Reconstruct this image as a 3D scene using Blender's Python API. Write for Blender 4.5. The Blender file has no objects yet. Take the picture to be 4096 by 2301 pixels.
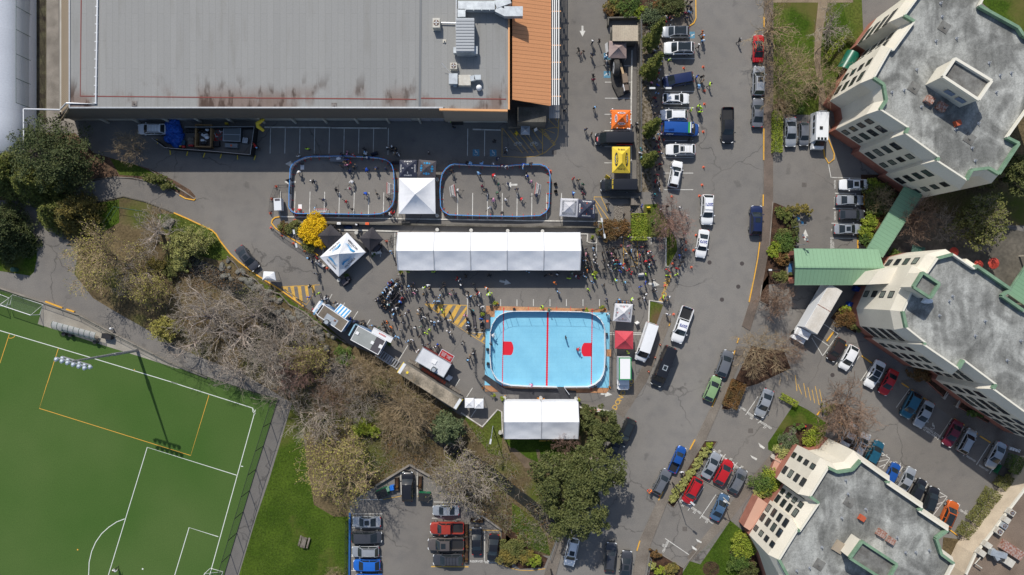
import bpy,bmesh,math,random
import numpy as np
from mathutils import Vector,Matrix,noise
from mathutils.geometry import tessellate_polygon
R=math.radians
rnd=random.Random(11)
S=bpy.context.scene
COL=S.collection
# ---------------------------------------------------------------- camera, sky, sun, exposure
H=114.5                       # drone height above the car park
KP=4096/171.75                # photograph pixels per metre on the ground
cam=bpy.data.cameras.new('camera');camo=bpy.data.objects.new('camera',cam);COL.objects.link(camo)
cam.lens=24;cam.sensor_width=36;cam.clip_end=2000;cam.clip_start=1
camo.location=(0,0,H);S.camera=camo
S.render.resolution_x=1024;S.render.resolution_y=575
EL=R(44.5);AZ=math.atan2(.949,-.314)      # direction towards the sun, measured from +X
world=bpy.data.worlds.new('World');S.world=world;world.use_nodes=True
nt=world.node_tree
sky=nt.nodes.new('ShaderNodeTexSky');sky.sky_type='NISHITA';sky.sun_disc=False
sky.sun_elevation=EL;sky.sun_rotation=R(90)-AZ;sky.air_density=1.0;sky.dust_density=1.2
nt.links.new(sky.outputs[0],nt.nodes['Background'].inputs[0]);nt.nodes['Background'].inputs[1].default_value=.12
sl=bpy.data.lights.new('sun','SUN');sl.energy=4.2;sl.angle=R(.55);sl.color=(1,.95,.865)
so=bpy.data.objects.new('sun',sl);COL.objects.link(so)
sd=Vector((math.cos(AZ)*math.cos(EL),math.sin(AZ)*math.cos(EL),math.sin(EL)))
so.rotation_euler=sd.to_track_quat('Z','Y').to_euler();so.location=sd*200
S.view_settings.view_transform='Standard';S.view_settings.look='None'
S.view_settings.exposure=0.0;S.view_settings.gamma=1
# ---------------------------------------------------------------- photograph coordinates -> world
FR={'n':(0,0,1)}
for i,ox in enumerate((0,1024,2048,3072)):
    for j,oy in enumerate((0,768,1533)):FR['t%d%d'%(i,j)]=(ox,oy,1929/1024)
FR.update(D=(0,0,2576/4096),zA=(1090,580,4.522),zB=(1740,620,4.522),zC=(1230,880,4.522),zD=(1440,1100,4.522),
          zE=(2260,900,4.522),zF=(2380,100,4.133),zG=(2380,420,4.133),zH=(1240,1160,2.894),zI=(1900,1180,2.894),zJ=(1000,440,3.445))
def p(f,x,y,z=0.0):
    ox,oy,k=FR[f]
    s=(1-z/H)/KP
    return Vector(((ox+x/k-2048)*s,(1150.5-oy-y/k)*s,z))
def pp(f,pts,z=0.0):return [p(f,a,b,z) for a,b in pts]
def img(v):return (2048+v[0]*KP/(1-v[2]/H),1150.5-v[1]*KP/(1-v[2]/H))
def lin(c):return tuple((x/12.92 if x<=.04045 else ((x+.055)/1.055)**2.4) for x in c)
def A(r,g,b,k=.85):return tuple(min(.86,v*k) for v in lin((r/255,g/255,b/255)))
# ---------------------------------------------------------------- materials
MT={}
def mat(name,col,rough=.8,col2=None,sc=1.0,fine=0.0,fsc=30.0,metal=0.0,coat=0.0,bump=0.0,det=4,alpha=1.0,trans=0.0,stops=(.35,.65),spec=.4):
    if name in MT:return MT[name]
    m=bpy.data.materials.new(name);m.use_nodes=True;MT[name]=m
    t=m.node_tree;b=t.nodes['Principled BSDF']
    b.inputs['Roughness'].default_value=rough;b.inputs['Metallic'].default_value=metal
    b.inputs['Coat Weight'].default_value=coat;b.inputs['Specular IOR Level'].default_value=spec
    b.inputs['Base Color'].default_value=(*col,1);b.inputs['Alpha'].default_value=alpha
    b.inputs['Transmission Weight'].default_value=trans
    m.diffuse_color=(*col,1)
    if col2 is None and not fine:return m
    tc=t.nodes.new('ShaderNodeTexCoord');out=None
    def nz(scale,detail):
        n=t.nodes.new('ShaderNodeTexNoise');n.inputs['Scale'].default_value=scale;n.inputs['Detail'].default_value=detail
        t.links.new(tc.outputs['Object'],n.inputs['Vector']);return n
    if col2 is not None:
        n=nz(sc,det);r=t.nodes.new('ShaderNodeValToRGB')
        r.color_ramp.elements[0].position=stops[0];r.color_ramp.elements[1].position=stops[1]
        r.color_ramp.elements[0].color=(*col,1);r.color_ramp.elements[1].color=(*col2,1)
        t.links.new(n.outputs[0],r.inputs[0]);out=r.outputs[0]
    if fine:
        n=nz(fsc,2);mx=t.nodes.new('ShaderNodeMix');mx.data_type='RGBA';mx.blend_type='MULTIPLY'
        mx.inputs[0].default_value=1
        mr=t.nodes.new('ShaderNodeMapRange');mr.inputs[1].default_value=.3;mr.inputs[2].default_value=.7
        mr.inputs[3].default_value=1-fine;mr.inputs[4].default_value=1+fine
        t.links.new(n.outputs[0],mr.inputs[0])
        if out:t.links.new(out,mx.inputs[6])
        else:mx.inputs[6].default_value=(*col,1)
        t.links.new(mr.outputs[0],mx.inputs[7]);out=mx.outputs[2]
        if bump:
            bp=t.nodes.new('ShaderNodeBump');bp.inputs['Strength'].default_value=bump;bp.inputs['Distance'].default_value=.05
            t.links.new(n.outputs[0],bp.inputs['Height']);t.links.new(bp.outputs[0],b.inputs['Normal'])
    t.links.new(out,b.inputs['Base Color'])
    return m
def mul(t,a,bsock,fac):# multiply node helper: a * ramp
    mx=t.nodes.new('ShaderNodeMix');mx.data_type='RGBA';mx.blend_type='MULTIPLY';mx.inputs[0].default_value=fac
    t.links.new(a,mx.inputs[6]);t.links.new(bsock,mx.inputs[7]);return mx.outputs[2]
def asphalt(name,c1,c2,cracks=True):
    m=mat(name,c1,.93,c2,.045,.17,9.0,det=6,bump=.15,stops=(.38,.62),spec=.25)
    t=m.node_tree;b=t.nodes['Principled BSDF'];src=b.inputs['Base Color'].links[0].from_socket
    tc=t.nodes.new('ShaderNodeTexCoord')
    n2=t.nodes.new('ShaderNodeTexNoise');n2.inputs['Scale'].default_value=.5;n2.inputs['Detail'].default_value=5
    t.links.new(tc.outputs['Object'],n2.inputs['Vector'])
    r2=t.nodes.new('ShaderNodeValToRGB');r2.color_ramp.elements[0].position=.32;r2.color_ramp.elements[1].position=.55
    r2.color_ramp.elements[0].color=(.92,.92,.93,1);r2.color_ramp.elements[1].color=(1.04,1.03,1.02,1)
    t.links.new(n2.outputs[0],r2.inputs[0]);src=mul(t,src,r2.outputs[0],1)
    # oil stains
    n4=t.nodes.new('ShaderNodeTexNoise');n4.inputs['Scale'].default_value=.33;n4.inputs['Detail'].default_value=2.5
    t.links.new(tc.outputs['Object'],n4.inputs['Vector'])
    r4=t.nodes.new('ShaderNodeValToRGB');r4.color_ramp.elements[0].position=.27;r4.color_ramp.elements[1].position=.33
    r4.color_ramp.elements[0].color=(.72,.72,.73,1);r4.color_ramp.elements[1].color=(1,1,1,1)
    t.links.new(n4.outputs[0],r4.inputs[0]);src=mul(t,src,r4.outputs[0],.8)
    if cracks:
        n3=t.nodes.new('ShaderNodeTexNoise');n3.inputs['Scale'].default_value=.35;n3.inputs['Detail'].default_value=6
        t.links.new(tc.outputs['Object'],n3.inputs['Vector'])
        vs=t.nodes.new('ShaderNodeVectorMath');vs.operation='SCALE';vs.inputs['Scale'].default_value=.13
        t.links.new(tc.outputs['Object'],vs.inputs[0])
        va=t.nodes.new('ShaderNodeVectorMath');va.operation='ADD';vs2=t.nodes.new('ShaderNodeVectorMath');vs2.operation='SCALE';vs2.inputs['Scale'].default_value=.42;t.links.new(n3.outputs[1],vs2.inputs[0]);t.links.new(vs.outputs[0],va.inputs[0]);t.links.new(vs2.outputs[0],va.inputs[1])
        vo=t.nodes.new('ShaderNodeTexVoronoi');vo.feature='DISTANCE_TO_EDGE';vo.inputs['Scale'].default_value=.55
        t.links.new(va.outputs[0],vo.inputs['Vector'])
        r3=t.nodes.new('ShaderNodeValToRGB');r3.color_ramp.elements[0].position=.0025;r3.color_ramp.elements[1].position=.007
        r3.color_ramp.elements[0].color=(.6,.6,.61,1);r3.color_ramp.elements[1].color=(1,1,1,1)
        t.links.new(vo.outputs[0],r3.inputs[0])
        nm=t.nodes.new('ShaderNodeTexNoise');nm.inputs['Scale'].default_value=.06;t.links.new(tc.outputs['Object'],nm.inputs['Vector'])
        rm=t.nodes.new('ShaderNodeValToRGB');rm.color_ramp.elements[0].position=.47;rm.color_ramp.elements[1].position=.56
        t.links.new(nm.outputs[0],rm.inputs[0])
        mx=t.nodes.new('ShaderNodeMix');mx.data_type='RGBA';mx.blend_type='MULTIPLY'
        t.links.new(rm.outputs[0],mx.inputs[0]);t.links.new(src,mx.inputs[6]);t.links.new(r3.outputs[0],mx.inputs[7]);src=mx.outputs[2]
    t.links.new(src,b.inputs['Base Color']);return m
def lines_mat(name,c1,c2,pitch,ang,width=.06,rough=.6,metal=0,col2=None,sc=.2,dark=.6,spec=.3):
    """metal roofs / membranes: thin seams every `pitch` metres, at angle ang"""
    m=mat(name,c1,rough,c2,sc,.05,5,metal=metal,det=5,spec=spec)
    t=m.node_tree;b=t.nodes['Principled BSDF'];src=b.inputs['Base Color'].links[0].from_socket
    tc=t.nodes.new('ShaderNodeTexCoord');vr=t.nodes.new('ShaderNodeVectorRotate');vr.rotation_type='Z_AXIS';vr.inputs['Angle'].default_value=-ang
    t.links.new(tc.outputs['Object'],vr.inputs['Vector'])
    sx=t.nodes.new('ShaderNodeSeparateXYZ');t.links.new(vr.outputs[0],sx.inputs[0])
    d=t.nodes.new('ShaderNodeMath');d.operation='DIVIDE';d.inputs[1].default_value=pitch;t.links.new(sx.outputs[0],d.inputs[0])
    f=t.nodes.new('ShaderNodeMath');f.operation='FRACT';t.links.new(d.outputs[0],f.inputs[0])
    g=t.nodes.new('ShaderNodeMath');g.operation='LESS_THAN';g.inputs[1].default_value=width/pitch;t.links.new(f.outputs[0],g.inputs[0])
    fl=t.nodes.new('ShaderNodeMath');fl.operation='FLOOR';t.links.new(d.outputs[0],fl.inputs[0])
    wn=t.nodes.new('ShaderNodeTexWhiteNoise');wn.noise_dimensions='1D';t.links.new(fl.outputs[0],wn.inputs['W'])
    mr=t.nodes.new('ShaderNodeMapRange');mr.inputs[3].default_value=.975;mr.inputs[4].default_value=1.02;t.links.new(wn.outputs[0],mr.inputs[0])
    src=mul(t,src,mr.outputs[0],1)
    mx=t.nodes.new('ShaderNodeMix');mx.data_type='RGBA';mx.blend_type='MULTIPLY';mx.inputs[7].default_value=(dark,dark,dark,1)
    t.links.new(g.outputs[0],mx.inputs[0]);t.links.new(src,mx.inputs[6]);t.links.new(mx.outputs[2],b.inputs['Base Color'])
    return m
# ---------------------------------------------------------------- tags and hierarchy
def tag(o,label=None,cat=None,group=None,kind=None):
    if label:o['label']=label
    if cat:o['category']=cat
    if group:o['group']=group
    if kind:o['kind']=kind
    return o
def empty(name,loc,rz=0.0,label=None,cat=None,group=None):
    o=bpy.data.objects.new(name,None);COL.objects.link(o);o.location=loc;o.rotation_euler=(0,0,rz)
    o.empty_display_size=.3
    return tag(o,label,cat,group)
KIDS={}
def adopt(o,parent):
    if parent is not None:o.parent=parent;KIDS.setdefault(parent.as_pointer(),[]).append(o)
def copy_tree(o,parent=None):
    c=o.copy();COL.objects.link(c)
    if parent is not None:adopt(c,parent)
    else:c.parent=None
    for ch in KIDS.get(o.as_pointer(),[]):copy_tree(ch,c)
    return c
def setm(o,m,slot=0):
    s=o.material_slots[slot];s.link='OBJECT';s.material=m
class B:
    """collects shapes and links them as ONE mesh object"""
    def __init__(s):s.v=[];s.f=[];s.m=[];s.q=[]
    def add(s,vs,fs,m=0):
        n=len(s.v);s.v+=[tuple(a) for a in vs];s.f+=[tuple(i+n for i in f) for f in fs];s.m+=[m]*len(fs);return s
    def box(s,c,d,rz=0.0,m=0,taper=1.0):
        x,y,z=d[0]/2,d[1]/2,d[2]/2;ca,sa=math.cos(rz),math.sin(rz);vs=[]
        for k in (-1,1):
            q=taper if k>0 else 1
            for a,b in ((-x,-y),(x,-y),(x,y),(-x,y)):
                a *= q;b *= q;vs.append((c[0]+a*ca-b*sa,c[1]+a*sa+b*ca,c[2]+k*z))
        return s.add(vs,[(3,2,1,0),(4,5,6,7),(0,1,5,4),(1,2,6,5),(2,3,7,6),(3,0,4,7)],m)
    def beam(s,a,b,w,h,m=0):
        a=Vector(a);b=Vector(b);d=(b-a);d.normalize() if d.length else None
        u=Vector((0,0,1)) if abs(d.z)<.95 else Vector((1,0,0))
        r=d.cross(u).normalized()*w/2;t=r.cross(d).normalized()*h/2
        vs=[a-r-t,a+r-t,a+r+t,a-r+t,b-r-t,b+r-t,b+r+t,b-r+t]
        return s.add(vs,[(0,1,2,3),(7,6,5,4),(0,4,5,1),(1,5,6,2),(2,6,7,3),(3,7,4,0)],m)
    def sheet(s,pts,z=None,m=0):
        vs=[Vector((q[0],q[1],q[2] if (z is None and len(q)>2) else (z or 0))) for q in pts]
        ar=sum(vs[i].x*vs[(i+1)%len(vs)].y-vs[(i+1)%len(vs)].x*vs[i].y for i in range(len(vs)))
        if ar<0:vs.reverse()
        tr=tessellate_polygon([[Vector((v.x,v.y,0)) for v in vs]])
        fs=[]
        for a,b,c in tr:
            n=(vs[b]-vs[a]).cross(vs[c]-vs[a]);fs.append((a,b,c) if n.z>=0 else (a,c,b))
        return s.add(vs,fs,m)
    def prism(s,pts,z0,z1,m=0,mt=None,top=True):
        vs=[Vector((q[0],q[1],0)) for q in pts];n=len(vs)
        ar=sum(vs[i].x*vs[(i+1)%n].y-vs[(i+1)%n].x*vs[i].y for i in range(n))
        if ar<0:vs.reverse()
        s.add([(v.x,v.y,z0) for v in vs]+[(v.x,v.y,z1) for v in vs],[(i,(i+1)%n,n+(i+1)%n,n+i) for i in range(n)],m)
        if top:s.sheet([(v.x,v.y,z1) for v in vs],m=m if mt is None else mt)
        return s
    def tube(s,pts,rad,n=5,m=0,cap=False):
        pts=[Vector(q) for q in pts];L=len(pts);base=len(s.v);vs=[]
        if not hasattr(rad,'__len__'):rad=[rad]*L
        d0=(pts[1]-pts[0]);u=d0.orthogonal().normalized()
        for i in range(L):
            d=(pts[min(i+1,L-1)]-pts[max(i-1,0)])
            if d.length<1e-9:d=d0
            d.normalize();u=(u-d*u.dot(d));u=u.normalized() if u.length>1e-6 else d.orthogonal().normalized();w=d.cross(u)
            for k in range(n):
                a=2*math.pi*k/n;vs.append(pts[i]+(u*math.cos(a)+w*math.sin(a))*rad[i])
        fs=[(i*n+k,i*n+(k+1)%n,(i+1)*n+(k+1)%n,(i+1)*n+k) for i in range(L-1) for k in range(n)]
        if cap:fs+=[tuple(range(n-1,-1,-1)),tuple((L-1)*n+k for k in range(n))]
        return s.add(vs,fs,m)
    def cyl(s,c,r,h,n=14,m=0,r2=None,mt=None):
        r2=r if r2 is None else r2
        vs=[(c[0]+r*math.cos(2*math.pi*k/n),c[1]+r*math.sin(2*math.pi*k/n),c[2]) for k in range(n)]
        vs+=[(c[0]+r2*math.cos(2*math.pi*k/n),c[1]+r2*math.sin(2*math.pi*k/n),c[2]+h) for k in range(n)]
        s.add(vs,[(k,(k+1)%n,n+(k+1)%n,n+k) for k in range(n)]+[tuple(range(n-1,-1,-1))],m)
        return s.add(vs[n:],[tuple(range(n))],m if mt is None else mt)
    def ball(s,c,r,nu=8,nv=5,m=0,jit=0.0,rn=None):
        if not hasattr(r,'__len__'):r=(r,r,r)
        vs=[];fs=[]
        for j in range(nv+1):
            t=math.pi*j/nv
            for i in range(nu):
                a=2*math.pi*i/nu;q=1+(rn.uniform(-jit,jit) if jit else 0)
                if j in (0,nv):q=1
                vs.append((c[0]+r[0]*math.sin(t)*math.cos(a)*q,c[1]+r[1]*math.sin(t)*math.sin(a)*q,c[2]+r[2]*math.cos(t)*q))
        for j in range(nv):
            for i in range(nu):fs.append((j*nu+i,(j+1)*nu+i,(j+1)*nu+(i+1)%nu,j*nu+(i+1)%nu))
        return s.add(vs,fs,m)
    def strip(s,pts,w,z=0.0,m=0,closed=False):
        """flat painted line along a polyline"""
        pts=[Vector((q[0],q[1],0)) for q in pts];n=len(pts);L=[]
        for i in range(n):
            a=pts[(i-1)%n] if (closed or i) else pts[0];b=pts[(i+1)%n] if (closed or i<n-1) else pts[-1]
            d=(b-a).normalized();nn=Vector((-d.y,d.x,0))*w/2;L+=[pts[i]+nn,pts[i]-nn]
        vs=[(v.x,v.y,z) for v in L];k=n if closed else n-1
        return s.add(vs,[(2*i,2*i+1,(2*i+3)%(2*n),(2*i+2)%(2*n)) for i in range(k)],m)
    def mesh(s,name,mats,smooth=False,sharp=None):
        me=bpy.data.meshes.new(name);me.from_pydata(s.v,[],s.f)
        for m in (mats if isinstance(mats,(list,tuple)) else [mats]):me.materials.append(m)
        me.polygons.foreach_set('material_index',s.m)
        if smooth:
            me.polygons.foreach_set('use_smooth',[True]*len(s.f))
            if sharp:me.set_sharp_from_angle(angle=R(sharp))
        me.update();return me
    def build(s,name,mats,parent=None,smooth=False,sharp=None,loc=None,kind=None,label=None,cat=None,group=None,rz=0):
        o=bpy.data.objects.new(name,s.mesh(name,mats,smooth,sharp));COL.objects.link(o);adopt(o,parent)
        if loc is not None:o.location=loc
        if rz:o.rotation_euler=(0,0,rz)
        return tag(o,label,cat,group,kind)
def obj(name,me,parent=None,loc=None,rz=0):
    o=bpy.data.objects.new(name,me);COL.objects.link(o);adopt(o,parent)
    if loc is not None:o.location=loc
    o.rotation_euler=(0,0,rz);return o
TX={}
def text_mesh(s,size=1.0,bold=0.0):
    k=(s,bold)
    if k not in TX:
        c=bpy.data.curves.new('t','FONT');c.body=s;c.align_x='CENTER';c.align_y='CENTER';c.offset=bold;c.resolution_u=2;c.space_line=.85
        o=bpy.data.objects.new('t',c);TX[k]=bpy.data.meshes.new_from_object(o);bpy.data.objects.remove(o)
    return TX[k]
def text(s,size,loc,m,rz=0,parent=None,bold=.02,rot=None,name='lettering',kind=None,sx=1.0):
    me=text_mesh(s,1,bold).copy();me.materials.clear();me.materials.append(m)
    o=bpy.data.objects.new(name,me);COL.objects.link(o);adopt(o,parent);o.location=loc
    o.rotation_euler=rot if rot else (0,0,rz);o.scale=(size*sx,size,size)
    return tag(o,kind=kind)
def np_mesh(name,V,F,m):
    """fast mesh from numpy quads"""
    me=bpy.data.meshes.new(name);n=len(V);k=len(F);w=F.shape[1]
    me.vertices.add(n);me.vertices.foreach_set('co',V.astype(np.float32).ravel())
    me.loops.add(k*w);me.loops.foreach_set('vertex_index',F.astype(np.int32).ravel())
    me.polygons.add(k);me.polygons.foreach_set('loop_start',np.arange(k,dtype=np.int32)*w)
    me.update(calc_edges=True);me.materials.append(m);return me
# ---------------------------------------------------------------- basic materials
WHITE=mat('white_fabric',(.76,.77,.79),.55,(.70,.71,.74),.5,.03,3)
BLACKF=mat('black_fabric',(.03,.028,.032),.75,fine=.15,fsc=4)
GLASS=mat('dark_glass',(.018,.024,.028),.08,spec=.6)
TRIM=mat('black_trim',(.02,.02,.021),.5)
RUBBER=mat('tyre_rubber',(.018,.018,.018),.85)
ALLOY=mat('alloy',(.45,.46,.47),.35,metal=.8)
STEEL=mat('galvanised_steel',(.42,.44,.46),.45,(.36,.37,.39),3,.1,20,metal=.5)
LAMPW=mat('headlight_lens',(.75,.77,.78),.1);LAMPR=mat('taillight_lens',(.45,.01,.01),.2)
WPAINT=mat('white_line_paint',(.62,.61,.57),.8,(.42,.41,.38),1.4,.18,8,stops=(.42,.75))
YPAINT=mat('yellow_line_paint',(.62,.37,.07),.8,(.42,.27,.08),1.2,.18,8,stops=(.4,.75))
CONC=mat('concrete',A(152,145,136),.9,A(120,114,106),.4,.15,8,det=6)
CONCD=mat('dark_concrete',A(112,108,100),.9,A(80,76,68),.5,.2,6,det=6)
WOOD=mat('weathered_wood',A(140,132,122),.85,A(100,90,80),2,.15,12)
ORANGE=mat('safety_orange',(.78,.12,.03),.6)
BLUEP=mat('blue_plastic',(.02,.16,.62),.4)
REDP=mat('red_plastic',(.6,.03,.03),.5)
PAINT={}
for k,c,me in (('white',(.74,.75,.76),0),('silver',(.42,.44,.46),.5),('grey',(.17,.18,.20),.4),('dark grey',(.065,.068,.078),.35),('black',(.016,.017,.021),.2),
              ('navy',(.014,.025,.085),.3),('blue',(.015,.09,.36),.3),('red',(.48,.015,.02),.2),('maroon',(.17,.015,.03),.3),('orange',(.62,.13,.02),.3),('orange red',(.42,.05,.03),.3),
              ('green',(.27,.42,.20),.3),('steel blue',(.085,.16,.27),.4),('teal',(.02,.12,.19),.4),('brown',(.045,.028,.024),.3),('taupe',(.14,.12,.11),.4),('bright blue',(.02,.14,.55),.2)):
    PAINT[k]=mat('car_paint_'+k.replace(' ','_'),c,.32,metal=me,coat=.6,fine=.03,fsc=2)
# ---------------------------------------------------------------- vehicles
#      L, W, H, xA windshield base, xC windshield top, xD roof end, xB rear glass base, belt z, hood z, tail z
KINDS=dict(sedan=(4.75,1.84,1.46,1.25,2.0,3.15,3.95,.95,.92,1.02),hatch=(4.25,1.77,1.5,1.0,1.7,3.55,4.12,.98,.95,1.02),suv=(4.7,1.9,1.72,1.15,1.85,4.15,4.6,1.08,1.05,1.1),
             wagon=(4.8,1.84,1.52,1.25,1.95,4.2,4.65,.97,.93,1.0),minivan=(5.1,1.98,1.78,.85,1.75,4.6,5.0,1.08,1.0,1.1),pickup=(5.9,2.0,1.9,1.35,2.05,3.6,3.85,1.2,1.18,1.2),van=(6.3,2.05,2.55,.75,1.6,6.15,6.25,1.3,1.12,1.3))
def lerp(a,b,t):return a+(b-a)*t
def car_parts(kind):
    L,W,HH,xa,xc,xd,xb,zb,zh,zt=KINDS[kind];w=W/2;pk=kind=='pickup'
    def wd(x):# plan taper at nose and tail
        a=max(0,1-x/.75);b=max(0,1-(L-x)/.45);return w*(1-.20*a*a-.10*b*b)
    def top(x):
        if x<xa:t=x/xa;return lerp(zh-.26,zh,min(1,t*2.6)**.6) if t<.4 else lerp(zh,zb,(t-.4)/.6)
        if x>xb and not pk:return lerp(zt,zt-.12,(x-xb)/max(.01,L-xb))
        return zb
    xs=sorted(set([0,.08,.2,.4,.7,xa,(xa+xc)/2,2.0,L*.5,L*.65,xb,L-.35,L-.12,L-.03,L]+([3.86,3.9] if pk else [])))
    xs=[x for x in xs if x<=L]
    b=B();rings=[]
    for x in xs:
        q=wd(x);z=top(x);lo=.28+(.16 if x<.1 or x>L-.06 else 0)
        if pk and 3.88<=x<L-.1:r=[(q*.93,lo),(q,.62),(q,z),(q*.9,z),(q*.88,.78),(0,.78)]
        else:
            e=.82 if x in (0,L) else 1;r=[(q*.93*e,lo),(q*e,.58),(q*e*.985,z-.08),(q*.9*e,z),(q*.55*e,z+.025),(0,z+.035)]
        rings.append([(x,y,zz) for y,zz in r]+[(x,-y,zz) for y,zz in r[-2::-1]])
    n=len(rings[0])
    vs=[v for r in rings for v in r]
    fs=[(i*n+k,(i+1)*n+k,(i+1)*n+k+1,i*n+k+1) for i in range(len(xs)-1) for k in range(n-1)]
    fs+=[tuple(range(n)),tuple((len(xs)-1)*n+k for k in range(n-1,-1,-1)),]
    b.add(vs,fs,0)
    b.sheet([(.3,-w*.9),(L-.2,-w*.9),(L-.2,w*.9),(.3,w*.9)],.27,1)
    # door seams and bumpers
    for x in (xa+.15,(xa+xb)/2+.1,xb-.45):
        if x<L-.6:
            for s in (1,-1):b.box((x,s*(w+.001),(zb+.35)/2),(.02,.012,zb-.5),m=1)
    for x in (.03,L-.02):b.box((x,0,.42),(.1,w*1.45,.16),m=1)
    # greenhouse
    wb,wt=w*.93,w*(.78 if kind != 'van' else .86);zr=HH
    def rz(x):
        if x<=xc:t=(x-xa)/(xc-xa);return lerp(zb+.02,zr-.06,t)
        if x>=xd:t=(x-xd)/(xb-xd);return lerp(zr-.05,(zt if not pk else zb)+.03,t)
        t=(x-xc)/(xd-xc);return zr-.05+.05*math.sin(math.pi*min(1,max(0,t)))-.01
    def hw(x):z=rz(x);return lerp(wb,wt,min(1,(z-zb)/(zr-.05-zb)))
    ws,rw,roof=B(),B(),b
    def patch(T,x0,x1,y0,y1,nx,ny,lift=0.0,m=0):
        vs=[]
        for i in range(nx+1):
            x=lerp(x0,x1,i/nx);h=hw(x)
            for j in range(ny+1):
                y=lerp(y0,y1,j/ny);bul=.035*(1-y*y)
                vs.append((x-(.08*(1-y*y) if x<xc-.01 else 0),y*h,rz(x)+bul+lift))
        T.add(vs,[(i*(ny+1)+j,(i+1)*(ny+1)+j,(i+1)*(ny+1)+j+1,i*(ny+1)+j+1) for i in range(nx) for j in range(ny)],m)
    g=.87
    patch(ws,xa,xc,-g,g,3,6,.006)
    patch(b,xa,xc,-1,-g,3,1);patch(b,xa,xc,g,1,3,1)
    patch(b,xc,xd,-1,1,6,6)
    patch(rw,xd,xb,-g,g,3,6,.006);patch(b,xd,xb,-1,-g,3,1);patch(b,xd,xb,g,1,3,1)
    patch(b,xa,xc,-g,g,1,2,-.03,1);patch(b,xd,xb,-g,g,1,2,-.03,1)
    sws=[]
    for s in (1,-1):
        sw=B();X=[xa+.02,xc,xc+.35,(xc+xd)/2-.05,(xc+xd)/2+.05,xd-.25,xd,xb-.03]
        for i in range(len(X)-1):
            x0,x1=X[i],X[i+1]
            def pt(x,v,o=0.0):z0=zb-.03;h=lerp(wb,hw(x),v)+o;return (x,s*h,lerp(z0,rz(x),v))
            solid=(i==3) or (kind=='van' and i>=2) or (i==6 and kind=='sedan') or (i==0 and False)
            def em(T,v0,v1,o=0.0,mm=0):
                q=[pt(x0,v0,o),pt(x1,v0,o),pt(x1,v1,o),pt(x0,v1,o)]
                T.add(q if s>0 else q[::-1],[(3,2,1,0)],mm)
            if solid:em(b,0,1)
            else:em(b,0,.12);em(sw,.12,.86,.002);em(b,.86,1)
        sws.append(sw)
    out=[('body',b,[None,TRIM],True),('windshield',ws,[GLASS],True),('rear_window',rw,[GLASS],True)]
    for sw in sws:out.append(('side_window',sw,[GLASS],False))
    for s in (1,-1):
        hl=B();hl.box((.14,s*w*.70,zh-.22),(.26,w*.34,.13),rz=-s*.35);out.append(('headlight',hl,[LAMPW],False))
        tl=B();tl.box((L-.06,s*w*.74,zt-.18),(.14,w*.3,.16),rz=s*.25);out.append(('taillight',tl,[LAMPR],False))
        mi=B();mi.box((xa+.28,s*(w+.10),zb+.08),(.14,.2,.15),rz=s*.2);out.append(('wing_mirror',mi,[None],False))
    return out,L,w
def shift(b,dx):
    b.v=[(L0-x,-y,z) for (x,y,z) in b.v for L0 in (dx,)];return b    # front to +X, centred
PROT={}
def make_car(kind):
    parts,L,w=car_parts(kind)
    root=empty(kind,(0,0,0))
    for nm,b,ms,sm in parts:
        shift(b,L/2)
        b.build(nm,[m or PAINT['white'] for m in ms],root,smooth=sm,sharp=38 if sm else None)
    wb={'van':3.7,'pickup':3.6}.get(kind,2.72);r=.37 if kind in ('suv','pickup','van') else .33
    xc=L/2-(.95 if kind != 'van' else 1.0)
    for x in (xc,xc-wb):
        for s in (1,-1):
            t=B();n=16
            for (ra,ya,rb,yb) in ((r*.62,.125,r*.9,.13),(r*.9,.13,r,.09),(r,.09,r,-.09),(r,-.09,r*.9,-.12)):
                base=[]
                for k in range(n):
                    a=2*math.pi*k/n;base.append((ra*math.cos(a),s*ya,ra*math.sin(a)))
                for k in range(n):
                    a=2*math.pi*k/n;base.append((rb*math.cos(a),s*yb,rb*math.sin(a)))
                t.add(base,[(k,(k+1)%n,n+(k+1)%n,n+k) for k in range(n)])
            wo=t.build('wheel',RUBBER,root,loc=(x,s*(w-.10),r))
            q=B();q.add([(r*.64*math.cos(2*math.pi*k/12),s*.118,r*.64*math.sin(2*math.pi*k/12)) for k in range(12)],[tuple(range(12))])
            for k in range(5):
                a=2*math.pi*k/5;q.beam((0,s*.124,0),(r*.58*math.cos(a),s*.124,r*.58*math.sin(a)),.05,.02)
            q.build('rim',ALLOY,wo)
    if kind=='pickup':q=B();q.box((L/2-4.85,0,.80),(1.78,w*1.7,.03));q.build('bed_liner',TRIM,root)
    if kind in ('suv','wagon'):
        q=B();hh=KINDS[kind][2];ww=w*.70
        for s in (1,-1):q.beam((L/2-2.05,s*ww,hh+.03),(L/2-4.0,s*ww,hh+.03),.05,.06)
        q.build('roof_rack',TRIM,root)
    PROT[kind]=root;BASE[kind]=list(KIDS[root.as_pointer()]);return root
USED=set();BASE={}
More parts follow.
